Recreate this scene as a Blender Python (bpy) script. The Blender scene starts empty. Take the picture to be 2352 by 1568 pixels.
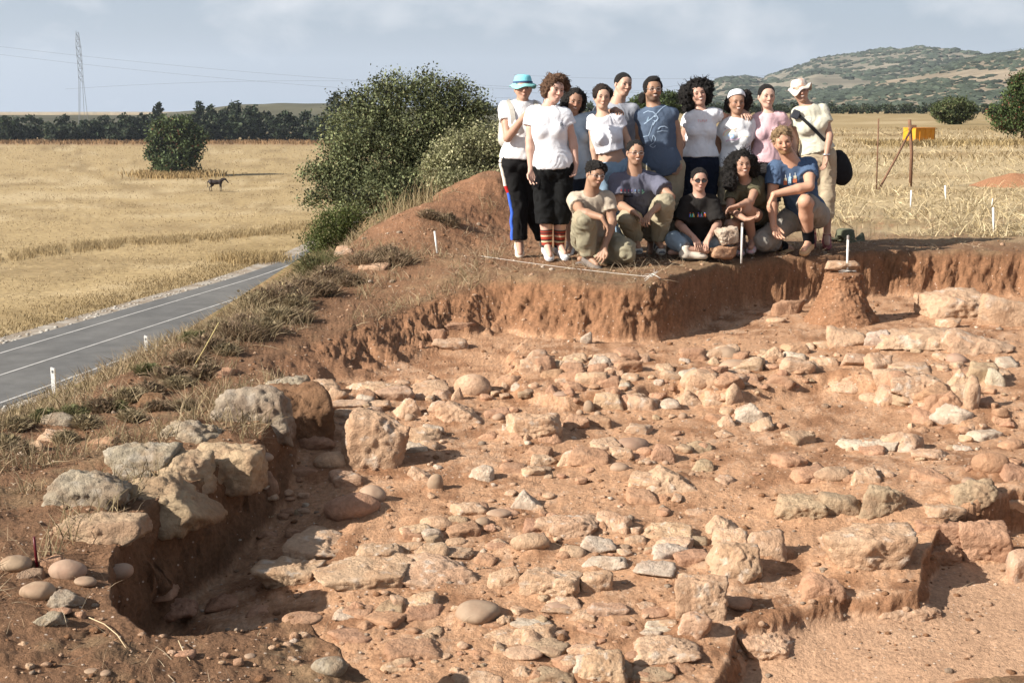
import bpy, math, random
import numpy as np
from mathutils import Vector, Matrix
from mathutils.bvhtree import BVHTree
random.seed(7); RNG = np.random.default_rng(11)
SC = bpy.context.scene; COL = SC.collection
# ------------------------------------------------------------ camera
CAM_H = 1.35; F_PX = 2970.0; PW, PH = 2352.0, 1568.0; HORIZON = 250.0
PITCH = math.atan((PH/2-HORIZON)/F_PX); CP, SP = math.cos(PITCH), math.sin(PITCH)
cd = bpy.data.cameras.new('camera'); cam = bpy.data.objects.new('camera', cd); COL.objects.link(cam)
cam.location = (0, 0, CAM_H); cam.rotation_euler = (math.pi/2-PITCH, 0, 0)
cd.sensor_width = 36; cd.lens = F_PX/PW*36; cd.clip_start = .1; cd.clip_end = 12000
SC.camera = cam
# ------------------------------------------------------------ light and sky
SUN_EL, SUN_AZ = 31.0, 23.0      # sun stands to the left of the view and a little behind the camera
S_DIR = Vector((-math.cos(math.radians(SUN_EL))*math.cos(math.radians(SUN_AZ)),
                -math.cos(math.radians(SUN_EL))*math.sin(math.radians(SUN_AZ)), math.sin(math.radians(SUN_EL))))
ld = bpy.data.lights.new('sun', 'SUN'); ld.energy = 4.9; ld.angle = math.radians(.6); ld.color = (1, .955, .88)
sun = bpy.data.objects.new('sun', ld); COL.objects.link(sun)
sun.rotation_euler = S_DIR.to_track_quat('Z', 'Y').to_euler()
W = bpy.data.worlds.new('World'); SC.world = W; W.use_nodes = True
def N(nt, typ, **kw):
    n = nt.nodes.new(typ)
    for k, v in kw.items():
        if hasattr(n, k): setattr(n, k, v)
        else: n.inputs[k.replace('_', ' ')].default_value = v
    return n
wt = W.node_tree; wt.nodes.clear()
sky = N(wt, 'ShaderNodeTexSky', sky_type='NISHITA', sun_disc=False)
sky.sun_elevation = math.radians(SUN_EL); sky.sun_rotation = math.atan2(S_DIR.x, S_DIR.y)
sky.air_density = 1.0; sky.dust_density = 1.6; sky.ozone_density = 1.0
tc = N(wt, 'ShaderNodeTexCoord'); sx = N(wt, 'ShaderNodeSeparateXYZ'); wt.links.new(tc.outputs['Generated'], sx.inputs[0])
mpc = N(wt, 'ShaderNodeMapping'); mpc.inputs['Scale'].default_value = (1, 1, 2.0); wt.links.new(tc.outputs['Generated'], mpc.inputs[0])
cn = N(wt, 'ShaderNodeTexNoise', Scale=9.0, Detail=6.0, Roughness=.55, Distortion=.2); wt.links.new(mpc.outputs[0], cn.inputs['Vector'])
el = N(wt, 'ShaderNodeMapRange'); el.inputs[1].default_value = .012; el.inputs[2].default_value = .075; el.inputs[3].default_value = -.11; el.inputs[4].default_value = .02; wt.links.new(sx.outputs['Z'], el.inputs[0])
cad = N(wt, 'ShaderNodeMath', operation='ADD'); wt.links.new(cn.outputs['Fac'], cad.inputs[0]); wt.links.new(el.outputs[0], cad.inputs[1])
cr = N(wt, 'ShaderNodeValToRGB'); cr.color_ramp.elements[0].position = .47; cr.color_ramp.elements[1].position = .74
cr.color_ramp.elements[1].color = (.75, .75, .75, 1)
wt.links.new(cad.outputs[0], cr.inputs[0])
veil = N(wt, 'ShaderNodeMix', data_type='RGBA'); veil.inputs[7].default_value = (4.7, 5.6, 7.0, 1)
vf = N(wt, 'ShaderNodeMapRange'); vf.inputs[1].default_value = .0; vf.inputs[2].default_value = .4; vf.inputs[3].default_value = .82; vf.inputs[4].default_value = .10; wt.links.new(sx.outputs['Z'], vf.inputs[0]); wt.links.new(vf.outputs[0], veil.inputs[0])
wt.links.new(sky.outputs[0], veil.inputs[6])
clo = N(wt, 'ShaderNodeMix', data_type='RGBA'); clo.inputs[7].default_value = (9.6, 9.7, 10.0, 1)
wt.links.new(cr.outputs[0], clo.inputs[0]); wt.links.new(veil.outputs[2], clo.inputs[6])
bg = N(wt, 'ShaderNodeBackground', Strength=.050); wo = N(wt, 'ShaderNodeOutputWorld')
wt.links.new(clo.outputs[2], bg.inputs[0]); wt.links.new(bg.outputs[0], wo.inputs[0])
SC.view_settings.view_transform = 'Standard'; SC.view_settings.look = 'None'; SC.view_settings.gamma = 1
SC.view_settings.use_curve_mapping = False; SC.view_settings.exposure = 1.04
SC.cycles.volume_bounces = 0; SC.cycles.max_bounces = 5; SC.cycles.diffuse_bounces = 2; SC.cycles.transparent_max_bounces = 6
# ------------------------------------------------------------ pixels of the 2352x1568 view <-> world points
def ray(u, v):
    a = (u-PW/2)/F_PX; b = -(v-PH/2)/F_PX
    return np.array([a, CP+b*SP, -SP+b*CP])
def at_z(u, v, z):
    d = ray(u, v); t = (z-CAM_H)/d[2]; return np.array([0, 0, CAM_H])+d*t
def at_y(u, v, y):
    d = ray(u, v); t = y/d[1]; return np.array([0, 0, CAM_H])+d*t
def pxm(p):                                   # pixels per metre at a world point
    return F_PX/(p[1]*CP-(p[2]-CAM_H)*SP)
# ------------------------------------------------------------ noise (numpy gradient noise)
_r = np.random.default_rng(5); PERM = _r.permutation(256); PERM = np.concatenate([PERM, PERM, PERM])
G = _r.normal(size=(256, 3)); G /= np.linalg.norm(G, axis=1)[:, None]
def gnoise(p):
    i = np.floor(p).astype(np.int64); f = p-i; i &= 255; u = f*f*f*(f*(f*6-15)+10)
    res = 0
    for dx in (0, 1):
        wx = u[:, 0] if dx else 1-u[:, 0]; a = PERM[(i[:, 0]+dx) & 255]
        for dy in (0, 1):
            wy = u[:, 1] if dy else 1-u[:, 1]; b = PERM[(a+i[:, 1]+dy) & 255]
            for dz in (0, 1):
                wz = u[:, 2] if dz else 1-u[:, 2]; g = G[PERM[(b+i[:, 2]+dz) & 255]]
                res = res+wx*wy*wz*(g[:, 0]*(f[:, 0]-dx)+g[:, 1]*(f[:, 1]-dy)+g[:, 2]*(f[:, 2]-dz))
    return res*1.6
def fbm(p, s=1.0, o=4, ro=.5, seed=0):
    r = 0; a = 1; q = np.asarray(p)*s+seed*17.31
    for k in range(o):
        r = r+a*gnoise(q); q = q*2.03+7.7; a *= ro
    return r
def sst(e0, e1, x):
    t = np.clip((x-e0)/(e1-e0), 0, 1); return t*t*(3-2*t)
# ------------------------------------------------------------ mesh objects
def mesh_np(name, V, Fc, mats, smooth=True, col=None, mi=None):
    me = bpy.data.meshes.new(name); V = np.asarray(V, np.float32); Fc = np.asarray(Fc, np.int32); k = Fc.shape[1]
    me.vertices.add(len(V)); me.vertices.foreach_set('co', V.ravel())
    me.loops.add(Fc.size); me.loops.foreach_set('vertex_index', Fc.ravel())
    me.polygons.add(len(Fc)); me.polygons.foreach_set('loop_start', np.arange(len(Fc), dtype=np.int32)*k)
    try: me.polygons.foreach_set('loop_total', np.full(len(Fc), k, np.int32))
    except Exception: pass
    for m in (mats if isinstance(mats, (list, tuple)) else [mats]): me.materials.append(m)
    if mi is not None: me.polygons.foreach_set('material_index', np.asarray(mi, np.int32))
    me.update(calc_edges=True)
    me.polygons.foreach_set('use_smooth', np.full(len(Fc), smooth))
    if col is not None:
        c = me.color_attributes.new('Col', 'FLOAT_COLOR', 'POINT'); cc = np.ones((len(V), 4), np.float32); cc[:, :3] = col
        c.data.foreach_set('color', cc.ravel())
    me.update(); return me
def obj(name, me, parent=None, loc=(0, 0, 0), rot=(0, 0, 0), scale=(1, 1, 1)):
    o = bpy.data.objects.new(name, me); COL.objects.link(o); o.location = loc; o.rotation_euler = rot; o.scale = scale
    if parent: o.parent = parent
    return o
def tag(o, label=None, cat=None, group=None, kind=None):
    for k, v in (('label', label), ('category', cat), ('group', group), ('kind', kind)):
        if v: o[k] = v
    return o
def empty(name, loc, label, cat, group=None, rz=0):
    o = bpy.data.objects.new(name, None); COL.objects.link(o); o.location = loc; o.rotation_euler = (0, 0, rz); o.empty_display_size = .1
    return tag(o, label, cat, group)
# ------------------------------------------------------------ materials
def mat(name, col=(.5, .5, .5), rough=.85, attr=False, nscale=20.0, namp=.25, bump=.0, bscale=60.0, spec=.25, metal=0.0, specks=0.0,
        trans=0.0, hue2=None, coords='Object', detail=5.0):
    m = bpy.data.materials.new(name); m.use_nodes = True; nt = m.node_tree; b = nt.nodes['Principled BSDF']; L = nt.links.new
    b.inputs['Roughness'].default_value = rough; b.inputs['Specular IOR Level'].default_value = spec; b.inputs['Metallic'].default_value = metal
    tcn = N(nt, 'ShaderNodeTexCoord'); co = tcn.outputs[coords]
    if attr: src = N(nt, 'ShaderNodeAttribute', attribute_name='Col').outputs['Color']
    else: r = N(nt, 'ShaderNodeRGB'); r.outputs[0].default_value = (*col, 1); src = r.outputs[0]
    if hue2:
        n0 = N(nt, 'ShaderNodeTexNoise', Scale=nscale*.23, Detail=3.0); L(co, n0.inputs['Vector'])
        rp = N(nt, 'ShaderNodeMapRange'); rp.inputs[1].default_value = .4; rp.inputs[2].default_value = .62; L(n0.outputs['Fac'], rp.inputs[0])
        mx = N(nt, 'ShaderNodeMix', data_type='RGBA'); L(rp.outputs[0], mx.inputs[0]); L(src, mx.inputs[6]); mx.inputs[7].default_value = (*hue2, 1); src = mx.outputs[2]
    if namp:
        n1 = N(nt, 'ShaderNodeTexNoise', Scale=nscale, Detail=detail, Roughness=.65); L(co, n1.inputs['Vector'])
        mr = N(nt, 'ShaderNodeMapRange'); mr.inputs[1].default_value = .25; mr.inputs[2].default_value = .75
        mr.inputs[3].default_value = 1-namp; mr.inputs[4].default_value = 1+namp; L(n1.outputs['Fac'], mr.inputs[0])
        vm = N(nt, 'ShaderNodeVectorMath', operation='SCALE'); L(src, vm.inputs[0]); L(mr.outputs[0], vm.inputs['Scale']); src = vm.outputs[0]
    if specks:
        vo = N(nt, 'ShaderNodeTexVoronoi', Scale=specks); L(co, vo.inputs['Vector'])
        ms = N(nt, 'ShaderNodeMapRange'); ms.inputs[1].default_value = .10; ms.inputs[2].default_value = .16; ms.inputs[3].default_value = .75; ms.inputs[4].default_value = 0
        L(vo.outputs['Distance'], ms.inputs[0])
        gt = N(nt, 'ShaderNodeMath', operation='GREATER_THAN'); gt.inputs[1].default_value = .62
        sc_ = N(nt, 'ShaderNodeSeparateColor'); L(vo.outputs['Color'], sc_.inputs[0]); L(sc_.outputs[0], gt.inputs[0])
        mm = N(nt, 'ShaderNodeMath', operation='MULTIPLY'); L(ms.outputs[0], mm.inputs[0]); L(gt.outputs[0], mm.inputs[1])
        mx = N(nt, 'ShaderNodeMix', data_type='RGBA'); L(mm.outputs[0], mx.inputs[0]); L(src, mx.inputs[6]); mx.inputs[7].default_value = (.62, .5, .4, 1); src = mx.outputs[2]
    L(src, b.inputs['Base Color'])
    if bump:
        n2 = N(nt, 'ShaderNodeTexNoise', Scale=bscale, Detail=6.0, Roughness=.7); L(co, n2.inputs['Vector'])
        bp = N(nt, 'ShaderNodeBump', Strength=bump, Distance=.02); L(n2.outputs['Fac'], bp.inputs['Height']); L(bp.outputs[0], b.inputs['Normal'])
    if trans:
        ad = N(nt, 'ShaderNodeMixShader'); ad.inputs[0].default_value = trans; tr = N(nt, 'ShaderNodeBsdfTranslucent'); L(src, tr.inputs[0])
        out = nt.nodes['Material Output']; L(b.outputs[0], ad.inputs[1]); L(tr.outputs[0], ad.inputs[2]); L(ad.outputs[0], out.inputs[0])
    return m
# ------------------------------------------------------------ terrain heights
def rbf(pts):
    P = np.array([[*at_z(u, v, z)[:2], z] for u, v, z in pts]); c = P[:, :2]; n = len(P)
    def ker(d): return d**2*np.log(d+1e-9)
    D = np.linalg.norm(c[:, None]-c[None], axis=2); A = np.zeros((n+3, n+3)); A[:n, :n] = ker(D)+np.eye(n)*.05
    A[:n, n] = 1; A[:n, n+1:] = c; A[n, :n] = 1; A[n+1:, :n] = c.T
    w = np.linalg.solve(A, np.concatenate([P[:, 2], np.zeros(3)])); lo, hi = P[:, 2].min()-.03, P[:, 2].max()+.03
    def f(x, y):
        r = w[n]+w[n+1]*x+w[n+2]*y
        for i in range(n): r = r+w[i]*ker(np.hypot(x-c[i, 0], y-c[i, 1]))
        return np.clip(r, lo, hi)
    return f
U_PTS = [(0, 1568, -.30), (500, 1568, -.40), (860, 1590, -.45), (0, 1250, -.30), (250, 1180, -.33), (0, 1000, -.30), (440, 1070, -.34), (560, 1000, -.33),
         (400, 880, -.31), (650, 860, -.30), (700, 770, -.28), (600, 740, -.22), (870, 715, -.24), (952, 667, -.16), (760, 640, -.12), (1046, 623, -.04), (900, 600, -.06), (1000, 580, 0),
         (1092, 604, -.02), (1186, 638, -.03), (1327, 645, -.02), (1483, 638, -.01), (1562, 640, 0), (1644, 604, 0), (1890, 588, 0), (2024, 577, 0), (2352, 575, 0), (2352, 500, 0),
         (1400, 560, 0), (1200, 560, 0), (2000, 480, 0), (1500, 500, 0), (2500, 1568, -.5), (3000, 1100, -.3), (3000, 700, -.05)]
F_PTS = [(860, 790, -.46), (1000, 770, -.44), (1000, 840, -.50), (1200, 800, -.47), (1480, 800, -.48), (1620, 775, -.46), (1800, 715, -.43), (2080, 690, -.42), (2352, 690, -.42),
         (750, 870, -.50), (740, 960, -.50), (1100, 870, -.51), (1300, 845, -.47), (1500, 850, -.46), (1800, 820, -.44), (2100, 790, -.42), (2352, 820, -.42),
         (1200, 1000, -.56), (1500, 980, -.56), (1900, 960, -.54), (2250, 970, -.52), (850, 1000, -.56), (1000, 1080, -.60), (1400, 1060, -.58), (1900, 1040, -.55), (2300, 1030, -.53),
         (640, 1080, -.62), (900, 1200, -.65), (1300, 1180, -.62), (1600, 1120, -.58), (2000, 1110, -.53), (2250, 1090, -.50), (700, 1250, -.72), (1100, 1300, -.68), (1500, 1230, -.64),
         (1800, 1230, -.63), (2050, 1200, -.60), (2340, 1200, -.56), (700, 1350, -.72), (1100, 1400, -.70), (1500, 1350, -.66), (900, 1500, -.74), (1300, 1500, -.74), (1550, 1480, -.74), (1200, 1600, -.76),
         (580, 1220, -.80), (500, 1330, -.84), (400, 1400, -.88), (350, 1440, -.90), (600, 1390, -.76), (640, 1300, -.76)]
LOW_PTS = [(1800, 1450, -.78), (2100, 1450, -.77), (2300, 1420, -.77), (2352, 1568, -.80), (1750, 1568, -.86), (2200, 1350, -.76), (1950, 1400, -.75), (2500, 1500, -.78), (1650, 1600, -.88)]
fU, fF, fL = rbf(U_PTS), rbf(F_PTS), rbf(LOW_PTS)
# outline of the excavated area: view pixel, height there, width of the wall face
DIG = [(700, 775, -.28, .7), (870, 722, -.24, .55), (952, 676, -.14, .50), (1046, 642, -.04, .48), (1110, 632, -.02, .45), (1186, 634, -.02, .36), (1327, 645, -.02, .30), (1430, 650, -.02, .26), (1483, 650, -.02, .22), (1530, 642, -.01, .18), (1580, 626, 0, .15),
       (1644, 604, 0, .13), (1726, 595, 0, .12), (1890, 588, 0, .12), (2024, 577, 0, .16), (2180, 577, 0, .2), (2400, 577, 0, .3), (2750, 577, 0, .3), (3300, 1000, -.3, .5), (2700, 1560, -.5, .4),
       (2290, 1560, -.5, .5), (2150, 1700, -.6, .5), (1500, 1750, -.6, .3), (950, 1720, -.5, .15), (870, 1575, -.45, .12), (770, 1490, -.44, .10), (690, 1425, -.42, .10), (600, 1432, -.40, .07), (480, 1466, -.40, .05),
       (340, 1462, -.36, .05), (258, 1400, -.35, .06), (250, 1290, -.34, .08), (300, 1200, -.35, .09), (440, 1130, -.36, .09), (565, 1050, -.36, .09), (600, 1005, -.34, .12), (640, 940, -.33, .15), (640, 880, -.31, .2), (580, 835, -.3, .5)]
LOWER = [(1640, 1700, -.7, .07), (1625, 1560, -.72, .07), (1670, 1480, -.7, .07), (1690, 1420, -.68, .07), (1760, 1395, -.66, .08), (1850, 1370, -.65, .09), (1930, 1340, -.62, .06), (2110, 1330, -.6, .05), (2118, 1260, -.6, .05),
         (2180, 1190, -.57, .04), (2330, 1150, -.56, .04), (2600, 1150, -.56, .04), (2900, 1500, -.6, .1), (2500, 1900, -.7, .1)]
RAISE = [(1150, 850), (1190, 800), (1480, 815), (1650, 800), (1800, 790), (2050, 800), (2500, 800), (2500, 975), (2200, 985), (2060, 925), (1900, 900), (1750, 925), (1640, 930), (1560, 905), (1450, 925), (1300, 930), (1180, 920)]
def poly_w(P): return np.array([at_z(p[0], p[1], p[2] if len(p) > 2 else -.5)[:2] for p in P])
def inside(px, py, P):
    r = np.zeros(px.shape, bool); n = len(P)
    for i in range(n):
        x1, y1 = P[i]; x2, y2 = P[(i+1) % n]
        if y1 == y2: continue
        r ^= ((y1 > py) != (y2 > py)) & (px < (x2-x1)*(py-y1)/(y2-y1)+x1)
    return r
def edge(px, py, P, w):                      # distance to outline and wall width at the nearest point
    bd = np.full(px.shape, 1e9); bw = np.ones(px.shape); n = len(P)
    for i in range(n):
        a = P[i]; b = P[(i+1) % n]; e = b-a; L = e@e+1e-12
        t = np.clip(((px-a[0])*e[0]+(py-a[1])*e[1])/L, 0, 1); d = np.hypot(px-a[0]-t*e[0], py-a[1]-t*e[1])
        m = d < bd; bd = np.where(m, d, bd); bw = np.where(m, w[i]+(w[(i+1) % n]-w[i])*t, bw)
    return bd, bw
DIGW, LOWW, RAIW = poly_w(DIG), poly_w(LOWER), poly_w(RAISE)
_e = [at_z(*s_) for s_ in ((-300, 1060, -.30), (0, 976, -.30), (125, 942, -.30), (250, 896, -.30), (337, 850, -.30), (450, 788, -.28), (600, 714, -.22), (720, 656, -.14), (790, 600, -.05))]
EDGE_Y = np.array([-50, 3]+[e[1] for e in _e]+[13.3, 14, 15, 18, 25, 60, 120, 400, 9000])
EDGE_X = np.array([-3.6, -3.4]+[e[0] for e in _e]+[-1.46, -1.16, -.9, -.8, -.7, -1, 0, 0, 0])
FIELD_Z = -8.65
def road_x(y): return np.where(y < 75, -27.85+.2364*y, -10.12+3.5*(1-np.exp(-np.maximum(y-75, 0)/15)))   # near painted line
def gpts(x, y, k=1.0): return np.stack([x*k, y*k, 0*x], 1)
def height(x, y, fine=True):
    """returns z, dig mask (0..1 wall/floor), low mask"""
    x = np.asarray(x, float); y = np.asarray(y, float); near = (np.abs(x) < 9) & (y < 22) & (y > 1.5)
    z = np.zeros_like(x); dig = np.zeros_like(x); wall = np.zeros_like(x)
    if near.any():
        a, b = x[near], y[near]
        f = sst(13, 10.5, b)*sst(7, 5, np.abs(a)); zu = fU(a, b)*f
        zu = zu+.42*np.exp(-(((a+.55)/.60)**2+((b-14.9)/1.3)**2)**1.3)+.30*np.exp(-(((a-.05)/.55)**2+((b-15.1)/1.0)**2))+.30*np.exp(-(((a+1.0)/.55)**2+((b-13.3)/.9)**2))+.10*np.exp(-(((a+.1)/.5)**2+((b-14.6)/.9)**2))
        zu = zu+.025*fbm(gpts(a, b), 1.3, 3)+.010*fbm(gpts(a, b), 6, 3)
        m = inside(a, b, DIGW); d, w = edge(a, b, DIGW, [p[3] for p in DIG]); 
        w = w*(1+.25*fbm(gpts(a, b), 5, 2)); t = np.where(m, np.clip((d+.012*fbm(gpts(a, b), 9, 3))/w, 0, 1), 0)
        fl = fF(a, b)+.012*fbm(gpts(a, b), 2.5, 3)+.012*np.abs(fbm(gpts(a, b), 7, 3, seed=3))
        mr = inside(a, b, RAIW); dr, _ = edge(a, b, RAIW, [1]*len(RAIW)); fl = fl+.075*sst(0, .10, np.where(mr, dr, 0)+.05*fbm(gpts(a, b), 4, 3)*mr)
        ml = inside(a, b, LOWW); dl, wl = edge(a, b, LOWW, [p[3] for p in LOWER])
        tl = np.where(ml, np.clip(dl/wl, 0, 1), 0); tl = tl*tl*(3-2*tl); fl = fl*(1-tl)+(fL(a, b)+.006*fbm(gpts(a, b), 3, 3))*tl
        s = np.where(t < .5, .5*(2*t)**1.25, 1-.5*(2-2*t)**1.7); 
        zz_ = zu*(1-s)+fl*s; z[near] = zz_; dig[near] = s; wall[near] = 4*s*(1-s)+.0*t
        wall[near] = np.maximum(wall[near], 4*tl*(1-tl))
    fr = ~near
    xe = np.interp(y, EDGE_Y, EDGE_X); far = sst(16, 30, y)
    z = z+far*.05*fbm(gpts(x, y), .15, 2)*sst(200, 60, y)
    d = xe-x+.12*fbm(gpts(x, y), 1.2, 2)*sst(60, 20, y); rx = road_x(y); w = np.clip(xe-rx-1.6, 2.5, 15); t = np.clip(d/w, 0, 1)
    drop = t**1.08/(t**1.08+(1-t)**1.08+1e-9); z = z*(1-drop)+FIELD_Z*drop
    off = np.abs(x-(rx-3)); z = z+drop*sst(4.2, 7, off)*(.12*fbm(gpts(x, y), .12, 3)-.05)*sst(2000, 300, np.abs(y)+np.abs(x))
    z = z+drop*.35*sst(4.5, 9, rx-x)*np.exp(-((rx-x-10)/7)**2)*0
    return z, dig, drop, wall, d
def ground_z(x, y): return float(height(np.array([x]), np.array([y]))[0][0])
def drop_px(u, v, zlo=-1.1, zhi=.8):         # where the line of sight of a pixel meets the ground
    d = ray(u, v); o = np.array([0, 0, CAM_H]); ts = np.linspace((CAM_H-zhi)/max(-d[2], 1e-3), min((CAM_H-zlo)/max(-d[2], 1e-3), 400), 1200)
    P = o+d*ts[:, None]; h = height(P[:, 0], P[:, 1])[0]; k = np.argmax(P[:, 2] <= h)
    if P[k, 2] > h[k]: k = len(ts)-1
    return P[k]
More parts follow.
